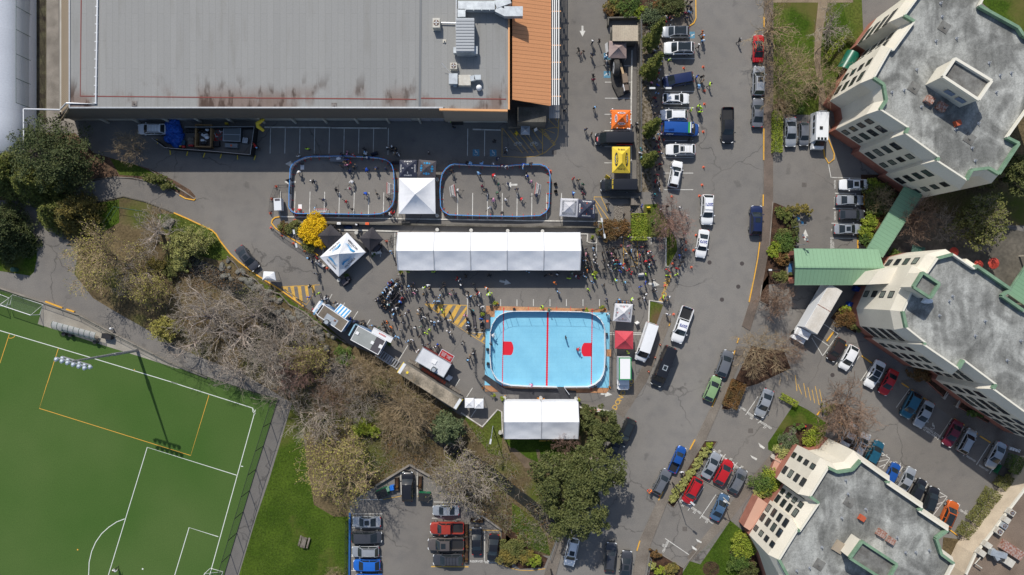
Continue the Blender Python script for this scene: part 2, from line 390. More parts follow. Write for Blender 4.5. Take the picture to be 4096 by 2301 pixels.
def car(f,x,y,ang,kind,colour,label,L=None,extra='',group='vehicles parked round the event'):
    if kind not in PROT:make_car(kind)
    if kind in USED:# copy the first one of its kind with its own parts (not what was added to it later)
        root=PROT[kind].copy();COL.objects.link(root)
        for ch in BASE[kind]:copy_tree(ch,root)
    else:root=PROT[kind]
    USED.add(kind)
    k=(L/KINDS[kind][0]) if L else 1
    c=p(f,x,y,.8);root.location=(c.x,c.y,0);root.rotation_euler=(0,0,R(ang));root.scale=(k,k,k) if kind != 'van' else (k,1,1)
    for ch in KIDS[root.as_pointer()]:
        b=ch.name.split('.')[0]
        if b=='body':setm(ch,PAINT[colour])
        if b=='wing_mirror':setm(ch,PAINT[colour])
    root.name={'suv':'parked_suv','sedan':'parked_car','hatch':'hatchback_car','wagon':'estate_car','pickup':'pickup_truck','van':'cargo_van','minivan':'minivan'}[kind]
    tag(root,label,{'pickup':'pickup truck','van':'van','minivan':'minivan'}.get(kind,'car'),group)
    LL,W,HH=KINDS[kind][:3];xs,xe=KINDS[kind][4],KINDS[kind][5]
    if 's' in extra:
        q=B();q.box((LL/2-xs-.55,0,HH+.012+.02),(.75,W*.42,.03));q.build('sunroof',GLASS,root)
    if 'P' in extra:
        q=B();q.box((LL/2-(xs+xe)/2,0,HH+.02),((xe-xs)*.86,W*.58,.03));q.build('glass_roof',GLASS,root)
    if 'r' in extra:
        q=B()
        for i in range(4):q.beam((LL/2-2.2-.5*i,-W*.36,HH+.09),(LL/2-2.2-.5*i,W*.36,HH+.09),.05,.04)
        q.build('roof_rack',WPAINT if colour=='white' else TRIM,root)
    if 'l' in extra:# ribbed roof
        q=B()
        for i in range(7):q.beam((LL/2-xs-.3,W*(-.3+.1*i),HH+.012),(LL/2-xe+.15,W*(-.3+.1*i),HH+.012),.03,.03)
        q.build('roof_ribs',PAINT[colour],root)
    return root
# ---------------------------------------------------------------- people
SKIN=mat('skin',(.50,.30,.21),.6);SHOE=mat('shoe_leather',(.05,.045,.045),.6)
CL=dict(k=((.022,.022,.026),'black'),w=((.66,.66,.68),'white'),b=((.02,.09,.5),'bright blue'),n=((.02,.03,.08),'navy'),c=((.28,.50,.78),'sky blue'),y=((.55,.82,.06),'hi-vis yellow'),
          r=((.55,.025,.03),'red'),o=((.8,.20,.03),'orange'),g=((.20,.21,.23),'grey'),e=((.06,.14,.09),'dark green'),p=((.72,.30,.45),'pink'),t=((.30,.22,.15),'tan'),m=((.20,.02,.05),'maroon'),u=((.05,.33,.38),'teal'))
for k in CL:mat('cloth_'+k,CL[k][0],.85,fine=.12,fsc=14)
PANT=[mat('trousers_%d'%i,c,.9,fine=.1,fsc=12) for i,c in enumerate(((.02,.02,.025),(.03,.05,.10),(.07,.11,.19),(.09,.085,.08),(.03,.03,.04)))]
HAIRM=[mat('hair_%d'%i,c,.7) for i,c in enumerate(((.02,.015,.012),(.07,.04,.02),(.25,.16,.08),(.35,.34,.33),(.04,.025,.02)))]
HATM=[mat('hat_%s'%n,c,.7) for n,c in (('white',(.7,.7,.7)),('black',(.02,.02,.02)),('sky',(.25,.5,.8)),('orange',(.85,.35,.06)),('red',(.5,.03,.03)))]
def human(pose):
    V=[];E=[];RAD=[];TG=[]
    def j(pos,par,r,tagm):
        V.append(Vector(pos));RAD.append(r);TG.append(tagm)
        if par is not None:E.append((par,len(V)-1))
        return len(V)-1
    lean={'stand':.03,'talk':.02,'walk':.1,'sit':.08,'hockey':.62,'lean':.45,'crouch':.5}[pose]
    hz={'sit':.55,'hockey':.86,'crouch':.5}.get(pose,.95)
    def up(x,y,z):# upper-body coordinates above the hip, leaning forward
        return (x*math.cos(lean)+z*math.sin(lean),y,hz+z*math.cos(lean)-x*math.sin(lean))
    pel=j((0,0,hz),None,.135,2);wa=j(up(0,0,.17),pel,.125,1);ch=j(up(0,0,.36),wa,.165,1);nb=j(up(0,0,.50),ch,.085,1)
    nk=j(up(.01,0,.56),nb,.058,0);h1=j(up(.03,0,.64),nk,.085,0);h2=j(up(.03,0,.73),h1,.098,0);j(up(.02,0,.80),h2,.065,0);j(up(.135,0,.665),h1,.018,0)
    arms={'stand':((.02,.25,.22),(.05,.26,-.02)),'talk':((-.02,.27,.24),(.22,.14,.2)),'walk':((-.06,.26,.22),(.08,.27,.0)),'sit':((.05,.25,.2),(.28,.14,.08)),'hockey':((.16,.27,.20),(.34,.12,.08)),'lean':((.18,.26,.25),(.4,.2,.2)),'crouch':((.15,.25,.2),(.35,.15,.1))}[pose]
    for s in (1,-1):
        sh=j(up(0,s*.2,.43),ch,.08,1);e,w=arms
        if pose=='walk' and s<0:e=(.08,.26,.22);w=(.24,.25,.04)
        if pose=='talk' and s<0:e,w=((.02,.25,.22),(.05,.26,-.02))
        el=j(up(e[0],s*(e[1]+.03),e[2]),sh,.06,1);wr=j(up(w[0],s*w[1],w[2]),el,.034,1)
        d=(V[wr]-V[el]).normalized();side=Vector((0,s,0)).cross(d);side=side.normalized() if side.length>.1 else Vector((1,0,0));pal=d.cross(side)
        pm=j(V[wr]+d*.05,wr,.03,0);pe=j(V[wr]+d*.09,pm,.03,0)
        for q,ln in ((-.036,.058),(-.012,.072),(.012,.068),(.036,.05)):
            a=j(V[pe]+side*q+d*.015,pe,.0095,0);a2=j(V[a]+d*ln*.55+pal*.012,a,.0085,0);j(V[a2]+d*ln*.35+pal*.03,a2,.0075,0)
        a=j(V[pm]-side*.04+d*.01,pm,.011,0);j(V[a]-side*.018+d*.035+pal*.015,a,.009,0)
    for s in (1,-1):
        if pose=='sit':L=[(.03,.1,.53,.088),(.40,.12,.50,.066),(.42,.12,.28,.052),(.40,.12,.09,.04),(.50,.13,.05,.035),(.58,.13,.045,.03)]
        elif pose=='crouch':L=[(.02,.1,.46,.088),(.34,.14,.44,.066),(.18,.14,.24,.052),(.08,.13,.09,.04),(.18,.14,.05,.035),(.26,.14,.045,.03)]
        elif pose=='hockey':L=[(0,.11,.80,.09),(.16,.2,.50,.066),(.06,.22,.28,.054),(-.02,.23,.09,.042),(.09,.24,.05,.036),(.17,.25,.045,.03)]
        elif pose=='walk':
            L=[(0,.09,.88,.09),(.14,.1,.52,.064),(.17,.1,.30,.054),(.20,.1,.09,.04),(.31,.1,.06,.036),(.39,.1,.07,.028)] if s>0 else [(0,.09,.88,.09),(.0,.1,.5,.064),(-.12,.1,.3,.052),(-.24,.1,.13,.04),(-.14,.1,.06,.034),(-.07,.1,.045,.028)]
        else:L=[(0,.09,.88,.09),(.02,.1,.5,.064),(.0,.105,.3,.056),(0,.11,.09,.042),(.1,.125,.05,.037),(.18,.135,.045,.03)]
        par=pel
        for i,(x,y,z,r) in enumerate(L):par=j((x,s*y,z),par,r,2 if i<4 else 3)
    me=bpy.data.meshes.new('sk');me.from_pydata([tuple(v) for v in V],E,[]);o=bpy.data.objects.new('sk',me);COL.objects.link(o)
    md=o.modifiers.new('s','SKIN');md.use_smooth_shade=True;md.branch_smoothing=.3
    sv=me.skin_vertices[0].data
    for i,r in enumerate(RAD):sv[i].radius=(r,r*(1.0))
    for i in (1,2):sv[i].radius=(RAD[i]*1.25,RAD[i]*.9)
    sv[0].use_root=True
    sb=o.modifiers.new('d','SUBSURF');sb.levels=1;sb.render_levels=1
    dg=bpy.context.evaluated_depsgraph_get();m2=bpy.data.meshes.new_from_object(o.evaluated_get(dg));bpy.data.objects.remove(o)
    m2.name='body_'+pose;m2.materials.clear()
    for m in (SKIN,MT['cloth_k'],PANT[0],SHOE):m2.materials.append(m)
    segs=[(V[a],V[b],TG[b],max(RAD[a],RAD[b])) for a,b in E]
    for f in m2.polygons:
        c=f.center;best=9;bt=1
        for a,b,tg,r in segs:
            ab=b-a;t=max(0,min(1,(c-a).dot(ab)/max(1e-9,ab.length_squared)));d=(c-(a+ab*t)).length-r*.8
            if d<best:best=d;bt=tg
        f.material_index=bt;f.use_smooth=True
    # hair / cap
    hp=Vector(up(.015,0,.735));hb=B();hb.ball((0,0,0),(.118,.112,.10),10,6)
    hb.v=[v for v in hb.v];hm=hb.mesh('hair',HAIRM[0],True)
    rot=Matrix.Rotation(lean,4,'Y')
    for v in hm.vertices:
        q=Vector(v.co)
        if q.x>.02 and q.z<.02:q.x=.02;q.z=max(q.z,.0)+.02
        v.co=rot @ q+hp
    cb=B();cb.ball((0,0,0),(.122,.115,.10),10,6);cb.v=[(x,y,max(z,-.005)) for x,y,z in cb.v];cb.box((.15,0,.005),(.12,.15,.015))
    cm=cb.mesh('cap',HATM[0],True)
    for v in cm.vertices:v.co=rot @ Vector(v.co)+hp+Vector((0,0,.012))
    return m2,hm,cm
HUM={k:human(k) for k in ('stand','talk','walk','sit','hockey','lean')}
STICK=B();STICK.beam((.38,.12,.95),(.95,.0,.04),.035,.035);STICK.beam((.95,0,.04),(1.2,.1,.04),.03,.07)
STICKM=STICK.mesh('hockey_stick',mat('stick',(.05,.05,.05),.5))
MASS=[]      # beyond the 300 people who show best: one crowd object, see below
def person(f,x,y,c,pose=None,ang=None,sc=None,where='',hat=None):
    r=rnd
    if 'queue' in where and 'between' not in where or 'conical' in where or 'at tent end' in where or where in ('near middle food truck','by the road entrance lawn','behind the seated audience','under the bare street tree','curved pavement at top') or where=='seated audience' and r.random()<.3:
        pose=pose or r.choice(('stand','talk','walk'));q=p(f,x,y,1.2)
        MASS.append((pose,Matrix.Translation((q.x,q.y,0)) @ Matrix.Rotation(r.uniform(0,6.28),4,'Z'),MT['cloth_'+c],r.choice(PANT),r.random()<.2,r.choice((0,1,1,2,1))));return None
    pose=pose or r.choice(('stand','stand','talk','talk','walk'))
    me,hm,cm=HUM[pose];sc=sc or r.uniform(.98,1.08)
    q=p(f,x,y,(1.2 if pose != 'sit' else .9)*sc)
    ang=r.uniform(0,360) if ang is None else ang
    o=obj('person',me,None,(q.x,q.y,0),R(ang));o.scale=(sc*1.12,sc*1.12,sc)
    setm(o,MT['cloth_'+c],1);setm(o,r.choice(PANT),2)
    hc=None
    if hat is None and r.random()<.34:hat=r.choice((0,0,1,1,1,2))
    if hat is not None and hat>=0:
        h=obj('cap',cm,o);setm(h,HATM[hat]);hc=('white','black','light blue','orange','red')[hat]+' cap'
    else:
        h=obj('hair',hm,o);i=r.randrange(5);setm(h,HAIRM[i]);hc=('black','brown','fair','grey','dark brown')[i]+' hair'
    thing='vest' if c=='y' else 'top'
    vb={'sit':'seated, ','walk':'walking, ','hockey':'playing, ','lean':'leaning, '}.get(pose,'')
    tag(o,'person, %s %s, %s, %s%s'%(CL[c][1],thing,hc,vb,where),'person','people at the outdoor hockey event')
    if pose=='hockey':
        st=obj('hockey_stick',STICKM,None,(q.x,q.y,0),R(ang))
        tag(st,'hockey stick of player in %s, %s'%(CL[c][1],where),'hockey stick','hockey sticks in play')
    return o
def crowd(f,data,where,pose=None,sc=None):
    for it in data.split():
        a=it.split(',');ps={'s':'sit','h':'hockey','l':'lean','w':'walk'}.get(a[3]) if len(a)>3 and a[3] else pose
        person(f,float(a[0]),float(a[1]),a[2],ps,float(a[4]) if len(a)>4 and a[4] else None,float(a[5]) if len(a)>5 else sc,where)
# ---------------------------------------------------------------- vegetation
def bark(n,a,b):return mat(n,a,.9,b,1.5,.15,8)
BK=dict(grey=bark('grey_bark',A(176,164,150),A(140,130,118)),pale=bark('pale_bark',A(206,192,180),A(166,150,138)),brown=bark('brown_bark',A(150,124,104),A(115,92,76)),red=bark('reddish_bark',A(158,126,112),A(122,96,86)),tan=bark('tan_bark',A(176,156,124),A(142,122,94)),dark=bark('dark_bark',A(85,75,65),A(60,52,45)))
def leafm(n,a,b):return mat(n,a,.65,b,.9,.35,5,det=5,spec=.25)
LF=dict(dark=leafm('dark_leaves',(.058,.072,.02),(.12,.13,.04)),pine=leafm('pine_needles',(.045,.065,.022),(.10,.115,.04)),cedar=leafm('cedar_fronds',(.075,.10,.02),(.20,.21,.05)),olive=leafm('olive_leaves',(.10,.115,.03),(.17,.165,.05)),lime=leafm('lime_leaves',(.16,.22,.02),(.30,.33,.04)),yellow=leafm('yellow_flowers',(.75,.50,.01),(.62,.38,.01)),bud=leafm('yellow_green_buds',(.36,.33,.07),(.24,.22,.06)),blue=leafm('blue_green_needles',(.08,.11,.05),(.14,.17,.08)),rust=leafm('rusty_leaves',(.18,.09,.03),(.10,.07,.025)),golden=leafm('golden_fronds',(.22,.17,.04),(.10,.10,.03)),green=leafm('mid_green_leaves',(.06,.11,.02),(.12,.17,.035)),pal=leafm('pale_yellow_leaves',(.36,.36,.12),(.24,.25,.07)))
def leaves(name,cen,size,m,seed=0,up=.6,aspect=.6):
    g=np.random.default_rng(seed);C=np.asarray(cen);N=len(C)
    nn=g.normal(size=(N,3));nn /= np.linalg.norm(nn,axis=1)[:,None];nn[:,2]=np.abs(nn[:,2])+up;nn /= np.linalg.norm(nn,axis=1)[:,None]
    t=np.cross(nn,g.normal(size=(N,3)));t /= np.linalg.norm(t,axis=1)[:,None];u=np.cross(nn,t)
    s=(size*g.uniform(.6,1.3,N))[:,None]
    V=np.stack([C-t*s,C-u*s*aspect,C+t*s,C+u*s*aspect],1).reshape(-1,3)
    return np_mesh(name,V,np.arange(4*N).reshape(-1,4),m)
def crown_pts(seed,rx,ry,rz,z0,nclump,nleaf,cl=.28,hollow=.45):
    g=np.random.default_rng(seed);P=[]
    for i in range(nclump):
        d=g.normal(size=3);d /= np.linalg.norm(d);d[2]=d[2] if d[2]>-.35 else -d[2]
        rr=g.uniform(hollow,1)**.6;w=1+.2*math.sin(3*math.atan2(d[1],d[0])+seed)+.13*math.sin(7*math.atan2(d[1],d[0])+seed*2)+g.uniform(-.1,.12)
        c=np.array([d[0]*rx*rr*w,d[1]*ry*rr*w,z0+d[2]*rz*rr]);s=cl*min(rx,ry)*g.uniform(.5,1.1)
        q=g.normal(size=(nleaf,3));q /= np.maximum(.4,np.linalg.norm(q,axis=1))[:,None];q *= g.uniform(.5,1,(nleaf,1))
        P.append(c+q*np.array([s,s,s*.55]))
    return np.concatenate(P)
VEG={}
def limbs(seed,r,h,trunk_h,n1=9,n2=6,n3=5,n4=4,spread=1.0,rad=.22,up=.35,twig=.017,curl=.5):
    """returns (trunk B, twig B, tips)"""
    g=random.Random(seed);T=B();W=B();tips=[]
    def grow(q,d,L,ra,lvl):
        n=4 if lvl<3 else 3;pts=[q];dd=d.copy();c=curl*(.5+.25*lvl)
        for i in range(n):
            dd=(dd+Vector((g.gauss(0,c*.35),g.gauss(0,c*.35),g.gauss(0,c*.25)+up*.12))).normalized();pts.append(pts[-1]+dd*L/n)
        rs=[max(twig,ra*(1-.6*i/n)) for i in range(n+1)]
        (T if lvl<3 else W).tube(pts,rs,5 if lvl<2 else 3)
        cnt=(n1,n2,n3,n4,0)[lvl]
        if cnt==0 or lvl>=4:tips.append(pts[-1]);tips.append(pts[1]);return
        for k in range(cnt):
            t=g.uniform(.25,1.0) if k else 1.0;i=min(n-1,int(t*n));q2=pts[i].lerp(pts[i+1],t*n-i if t<1 else 1)
            ax=dd.orthogonal().normalized();ax.rotate(Matrix.Rotation(g.uniform(0,6.28),3,dd));d2=(dd*g.uniform(.55,1)+ax*g.uniform(.45,.95)).normalized()
            if d2.z<-.25:d2.z *= -.4
            grow(q2,d2,L*g.uniform(.48,.72),rs[i]*.55,lvl+1)
    top=Vector((0,0,trunk_h));T.tube([(0,0,0),(g.uniform(-.1,.1),g.uniform(-.1,.1),trunk_h*.5),top],[rad*1.25,rad,rad*.85],8)
    for k in range(n1):
        a=2*math.pi*(k+g.uniform(-.35,.35))/n1;el=g.uniform(.25,1.2);d=Vector((math.cos(a)*math.cos(el)*spread,math.sin(a)*math.cos(el)*spread,math.sin(el))).normalized()
        grow(top-Vector((0,0,g.uniform(0,trunk_h*.35))),d,lerp(r,h-trunk_h,math.sin(el)**2)*g.uniform(.5,.62),rad*.42,1)
    return T,W,tips
def bare_proto(key,seed,**kw):
    if key in VEG:return VEG[key]
    T,W,tips=limbs(seed,kw.pop('r',5),kw.pop('h',9),kw.pop('trunk',2.2),**kw)
    VEG[key]=(T.mesh('trunk',BK['grey']),W.mesh('twigs',BK['grey']),tips);return VEG[key]
def tree(f,x,y,z,r,proto,barkc='grey',leaf=None,label='',leafn=.5,lsize=.13,name='bare_tree',base=None,rot=None,sz=None,seed=0,cat='tree',group='trees round the car parks',r0=5.0,solid=None):
    """(x, y) = picture position of the crown centre, z = its height; r crown radius in m"""
    c=p(f,x,y,z) if base is None else p(f,base[0],base[1],0);k=r/r0
    root=empty(name,(c.x,c.y,0),R(rot if rot is not None else rnd.uniform(0,360)),label,cat,group);root.scale=(k,k,sz or k)
    tm,wm,tips=VEG[proto]
    o=obj('trunk',tm,root);setm(o,BK[barkc]);o=obj('crown',wm,root);setm(o,BK['grey' if barkc=='pale' else barkc])
    if leaf:
        g=np.random.default_rng(seed+5);tp=np.array([tuple(t) for t in tips]);n=int(len(tp)*leafn*3)
        C=tp[g.integers(0,len(tp),n)]+g.normal(scale=.22,size=(n,3));obj('leaves',leaves('leaves',C,lsize/k,LF[leaf],seed,.3),root)
    return root
def leafy(f,x,y,z,r,m,label,seed=1,ry=None,rz=None,n=90,nl=70,ls=.2,name='evergreen_tree',cat='tree',group='trees round the car parks',barkc='dark',cl=.28,rot=0,trunk=True,hollow=.45,up=.6):
    c=p(f,x,y,z);ry=ry or r;rz=rz or r*.75
    root=empty(name,(c.x,c.y,0),R(rot),label,cat,group)
    P=crown_pts(seed,r*.92,ry*.92,rz,z,n,nl,cl,hollow);P[:,2]=np.maximum(P[:,2],.06)
    if trunk:
        T=B();T.tube([(0,0,0),(.05,.03,z*.5),(0,0,z)],[.09*r,.06*r,.03*r],7);g=random.Random(seed)
        for i in range(7):
            a=i*.9;e=Vector((math.cos(a)*r*.6,math.sin(a)*ry*.6,z+g.uniform(-.1,.5)*rz));T.tube([(0,0,z*g.uniform(.35,.75)),e*.5+Vector((0,0,z*.3)),e],[.035*r,.025*r,.01*r],5)
        T.build('trunk',BK[barkc],root)
    obj('crown' if name.endswith('tree') else 'foliage',leaves('crown',P,ls,LF[m],seed,up),root)
    return root
def shrub(f,x,y,r,m,label,seed=1,h=None,ry=None,rot=0,n=26,nl=60,ls=.11,name='shrub',cat='shrub',group='garden shrubs',z=None):
    h=h or r*1.1;zz=h*.5
    P=crown_pts(seed,r*.9,(ry or r)*.9,h*.5,zz,n,nl,.38,.3);P[:,2]=np.maximum(P[:,2],.03);c=p(f,x,y,zz);o=obj(name,leaves('shrub',P,ls,LF[m],seed,.6),None,(c.x,c.y,0),R(rot))
    return tag(o,label,cat,group)
def hedge(f,pts,w_,h,m,label,seed=1,ls=.1,dens=170,group='clipped hedges'):
    """clipped hedge: leaves packed in a rounded box swept along a picture polyline"""
    q=pp(f,pts,h*.6);g=np.random.default_rng(seed);P=[];o0=q[0].copy();o0.z=0
    for i in range(len(q)-1):
        d=q[i+1]-q[i];L=d.length;d.normalize();nn=Vector((-d.y,d.x,0));k=int(dens*L*max(1,w_));a=g.uniform(-.1,L+.1,k);b=g.uniform(-w_/2,w_/2,k);z=h*(1-.45*g.random(k)**3)*(1-.22*(np.abs(b)/(w_/2))**4)+g.normal(scale=.04,size=k)+.06*np.sin(a*2.3+seed)
        P.append(np.stack([q[i].x-o0.x+d.x*a+nn.x*b,q[i].y-o0.y+d.y*a+nn.y*b,z],1));k2=int(k*.7);a=g.uniform(-.1,L+.1,k2);sd_=np.where(g.random(k2)<.5,-1,1);b=sd_*(w_/2-.04)+g.normal(scale=.03,size=k2);P.append(np.stack([q[i].x-o0.x+d.x*a+nn.x*b,q[i].y-o0.y+d.y*a+nn.y*b,g.uniform(.03,h*.95,k2)],1))
    o=obj('hedge',leaves('hedge',np.concatenate(P),ls,LF[m],seed,.5),None,(o0.x,o0.y,0));return tag(o,label,'hedge',group)
def conifer(f,bx,by,h,r,m,label,seed=1,lv=22,nb=13,name='conifer_tree',barkc='dark',droop=.25,ls=.16,dens=26,group='trees round the car parks',flat=0.0,top=.05):
    """layered branches with drooping sprays; (bx, by) = picture position of the trunk base"""
    c=p(f,bx,by,0);g=np.random.default_rng(seed)
    root=empty(name,(c.x,c.y,0),0,label,'tree',group);T=B();T.tube([(0,0,0),(0,0,h*.5),(0,0,h)],[.035*h*.6,.02*h,.01],7);P=[]
    for l in range(lv):
        t=(l+.5)/lv;z=h*(.10+.88*t);R0=r*(max(0,1-t)**(.75+flat)+top)
        for b in range(max(4,int(nb*(1.1-t*.6)))):
            a=g.uniform(0,6.283);L=R0*g.uniform(.65,1.12);ca,sa=math.cos(a),math.sin(a)
            if L>.5:T.tube([(0,0,z),(ca*L*.5,sa*L*.5,z+.03*L),(ca*L*.95,sa*L*.95,z-droop*L*.6)],[.05,.03,.012],3)
            k=max(6,int(dens*L));s=g.uniform(.12,1,k)**.8;w=g.normal(scale=1,size=k)*.16*L*(1-s*.55)
            P.append(np.stack([ca*L*s-sa*w,sa*L*s+ca*w,z+.12*L*s-droop*L*s*s+g.normal(scale=.05,size=k)],1))
    T.build('trunk',BK[barkc],root);obj('crown',leaves('crown',np.concatenate(P),ls,LF[m],seed,.25,.45),root);return root
bare_proto('wide',3,n1=9,n2=7,n3=5,n4=5,curl=.65,up=.25)
bare_proto('wide2',8,n1=9,n2=5,n3=4,n4=3,curl=.85,rad=.3,up=.2)
bare_proto('star',5,n1=20,n2=6,n3=4,n4=3,curl=.22,up=.55,rad=.12,trunk=.5,spread=1.3)
bare_proto('thin',12,n1=8,n2=6,n3=5,n4=4,curl=.45,rad=.15,trunk=1.6,up=.4)

def build_mass():
    V,F,I,mats,n0=[],[],[],[],0
    def mi(m):
        if m not in mats:mats.append(m)
        return mats.index(m)
    for pose,M,top,pa,cap,k in MASS:
        me,hm,cm=HUM[pose]
        for m_,sl in ((me,(SKIN,top,pa,SHOE)),(cm,(HATM[k],)) if cap else (hm,(HAIRM[k],))):
            V+=[tuple(M @ v.co) for v in m_.vertices]
            for f in m_.polygons:F.append(tuple(i+n0 for i in f.vertices));I.append(mi(sl[f.material_index]))
            n0+=len(m_.vertices)
    me=bpy.data.meshes.new('crowd');me.from_pydata(V,[],F)
    for m in mats:me.materials.append(m)
    me.polygons.foreach_set('material_index',I);me.polygons.foreach_set('use_smooth',[True]*len(F));o=bpy.data.objects.new('crowd',me);COL.objects.link(o)
    tag(o,'dense crowd of standing people in dark and bright jackets','crowd',kind='stuff')
# ---------------------------------------------------------------- the ground
ASPH=asphalt('asphalt',(.156,.146,.134),(.190,.179,.165))
ASPH2=asphalt('road_asphalt',(.165,.157,.146),(.198,.189,.176))
SOIL=mat('bark_mulch',A(88,66,52),.95,A(58,44,36),1.1,.45,5,det=8,spec=.2)
PAVE=mat('pavement_concrete',A(136,128,118),.92,A(110,102,94),.25,.16,6,det=6,spec=.25)
PATHM=mat('path_asphalt',A(118,112,106),.93,A(102,97,92),.2,.15,8,det=5,spec=.2)
def lawn_mat(name,a,b,c):
    m=mat(name,a,.95,b,.22,.34,3.2,det=8,bump=.4,spec=.15);t=m.node_tree;bs=t.nodes['Principled BSDF'];src=bs.inputs['Base Color'].links[0].from_socket
    tc=t.nodes.new('ShaderNodeTexCoord');n=t.nodes.new('ShaderNodeTexNoise');n.inputs['Scale'].default_value=.11;n.inputs['Detail'].default_value=7
    t.links.new(tc.outputs['Object'],n.inputs['Vector']);r=t.nodes.new('ShaderNodeValToRGB');r.color_ramp.elements[0].position=.54;r.color_ramp.elements[1].position=.66
    r.color_ramp.elements[0].color=(0,0,0,1);r.color_ramp.elements[1].color=(1,1,1,1);t.links.new(n.outputs[0],r.inputs[0])
    mx=t.nodes.new('ShaderNodeMix');mx.data_type='RGBA';mx.inputs[7].default_value=(*c,1)
    t.links.new(r.outputs[0],mx.inputs[0]);t.links.new(src,mx.inputs[6]);t.links.new(mx.outputs[2],bs.inputs['Base Color']);return m
LAWN=lawn_mat('lawn_grass',A(58,80,18),A(78,98,30),A(100,96,52))
WOODF=lawn_mat('woodland_floor',A(92,80,58),A(116,102,76),A(84,92,40))
ROUGH=lawn_mat('rough_grass',A(72,92,30),A(92,98,44),A(104,86,60))
TURF=mat('artificial_turf',A(68,98,43),.95,A(83,106,55),.045,.16,7,det=3,bump=.2,spec=.15)
def flat(name,f,pts,z,m,kind='structure'):return B().sheet(pp(f,pts),z).build(name,m,kind=kind)
B().sheet([(-420,-420),(420,-420),(420,420),(-420,420)],-.06).build('ground',ROUGH,kind='structure')
B().sheet([(-130,-80),(130,-80),(130,80),(-130,80)],0).build('parking_lot',ASPH,kind='structure')
wood=[(230,511),(310,495),(367,510),(437,536),(541,583),(561,617),(581,643),(644,690),(764,770),(791,790),(871,863),(944,893),(998,930),(1150,1040),(1213,1073),(1252,1030),(1262,1036),(1264,1100),(1440,1106),(1459,1024),(1548,1037),(1525,1085),(1500,1130),(1480,1200),(1418,1320),(1383,1399),(1328,1394),(1288,1357),(1208,1298),(1077,1200),(1031,1171),(944,1224),(880,1262),(880,1700),(540,1700),(601,1447),(644,1304),(677,1207),(735,1014),(620,945),(520,905),(430,867),(354,820),(300,790),(234,750),(187,690),(200,620)]
flat('woodland_ground','D',wood,.006,WOODF)
flat('lawn','D',[(735,1016),(760,1060),(770,1150),(790,1270),(840,1300),(877,1300),(877,1700),(542,1700),(601,1447),(644,1304),(677,1207)],.012,LAWN)
flat('lawn','D',[(-200,560),(60,560),(92,600),(93,650),(86,684),(76,694),(0,682),(-200,640)],.012,LAWN)
flat('lawn','D',[(232,514),(300,502),(300,560),(215,610)],.012,LAWN)
flat('lawn','t01',[(1180,165),(1310,165),(1620,305),(1675,400),(1740,490),(1660,520),(1500,480),(1420,420),(1250,330)],.012,ROUGH)
flat('lawn','t11',[(0,650),(200,770),(350,880),(420,930),(680,1130),(640,1140),(420,980),(200,820),(0,700)],.012,ROUGH)
flat('lawn','t22',[(-60,425),(380,425),(480,440),(500,560),(360,580),(200,640),(110,600),(0,500)],.012,LAWN)
flat('lawn','t22',[(0,900),(150,1000),(260,1150),(290,1300),(160,1240),(0,1100)],.012,ROUGH)
flat('lawn','D',[(1160,1040),(1213,1080),(1252,1032),(1262,1040),(1264,1150),(1230,1140),(1200,1100)],.012,ROUGH)
flat('path','t22',[(-30,485),(20,490),(110,560),(200,600),(180,500),(205,500),(225,590),(330,590),(500,520),(560,470),(625,440),(700,470),(690,540),(560,620),(300,650),(100,640),(40,560)],.018,mat('dirt_path',A(120,104,86),.95,A(98,84,68),.6,.15,6))
flat('creek','D',[(480,640),(560,680),(625,728),(690,790),(760,860),(860,925),(960,985),(1060,1050),(1150,1120),(1235,1170),(1290,1218),(1335,1252),(1392,1300),(1400,1340),(1380,1345),(1325,1280),(1280,1246),(1222,1200),(1140,1150),(1050,1076),(950,1008),(845,950),(745,886),(660,815),(600,755),(540,720),(470,680)],.014,mat('creek_water',(.012,.014,.012),.3,(.03,.028,.02),.6,.2,4))
# planting beds round the left wood, verges by the main road
flat('planting_bed','D',[(-200,300),(60,335),(190,335),(235,385),(277,397),(377,425),(440,455),(478,478),(492,494),(486,504),(430,480),(375,457),(285,446),(230,457),(185,482),(100,503),(-200,508)],.008,mat('leaf_litter',A(112,86,68),.95,A(80,64,50),.8,.4,5,det=7))
flat('lawn','t00',[(830,1195),(1000,1235),(1130,1290),(1290,1390),(1380,1440),(1290,1420),(1100,1330),(900,1320)],.014,ROUGH)
# football pitch
pitch=[(-400,640),(0,729),(110,761),(200,793),(300,847),(434,914),(534,952),(640,987),(699,1003),(644,1181),(564,1447),(500,1700),(-400,1700)]
flat('sports_field','D',pitch,.008,TURF)
flat('pavement','t01',[(330,835),(285,995),(545,1080),(760,1150),(1100,1255),(1330,1330),(1400,1335),(1200,1240),(900,1095),(600,935)],.014,mat('pale_concrete',A(170,164,152),.9,A(150,144,134),.3,.1,6))
b=B();Z=.016
def ln(bb,f,pts,w,z=Z,closed=False):bb.strip(pp(f,pts),w,z,closed=closed)
ln(b,'t01',[(-300,950),(0,1045),(640,1235),(1340,1447)],.12);ln(b,'t02',[(1290,-8),(1905,188),(1925,235)],.12)
ln(b,'t02',[(1925,200),(1788,695),(1580,1447),(1500,1750)],.12);ln(b,'t02',[(1788,695),(1110,483),(700,1830)],.12)
ln(b,'t02',[(1645,1157),(1425,1088),(1240,1700)],.12)
q=[p('t02',940,1022)]
for (x,y) in ((880,1045),(820,1085),(765,1135),(720,1200),(690,1270),(672,1350),(668,1447),(672,1520)):q.append(p('t02',x,y))
b.strip(q,.12,Z);ln(b,'t02',[(1903,190),(1905,215),(1925,235)],.1)
b.cyl(p('t02',1075,1400,Z),.14,.004);ln(b,'t02',[(1815,625),(1832,628)],.14)
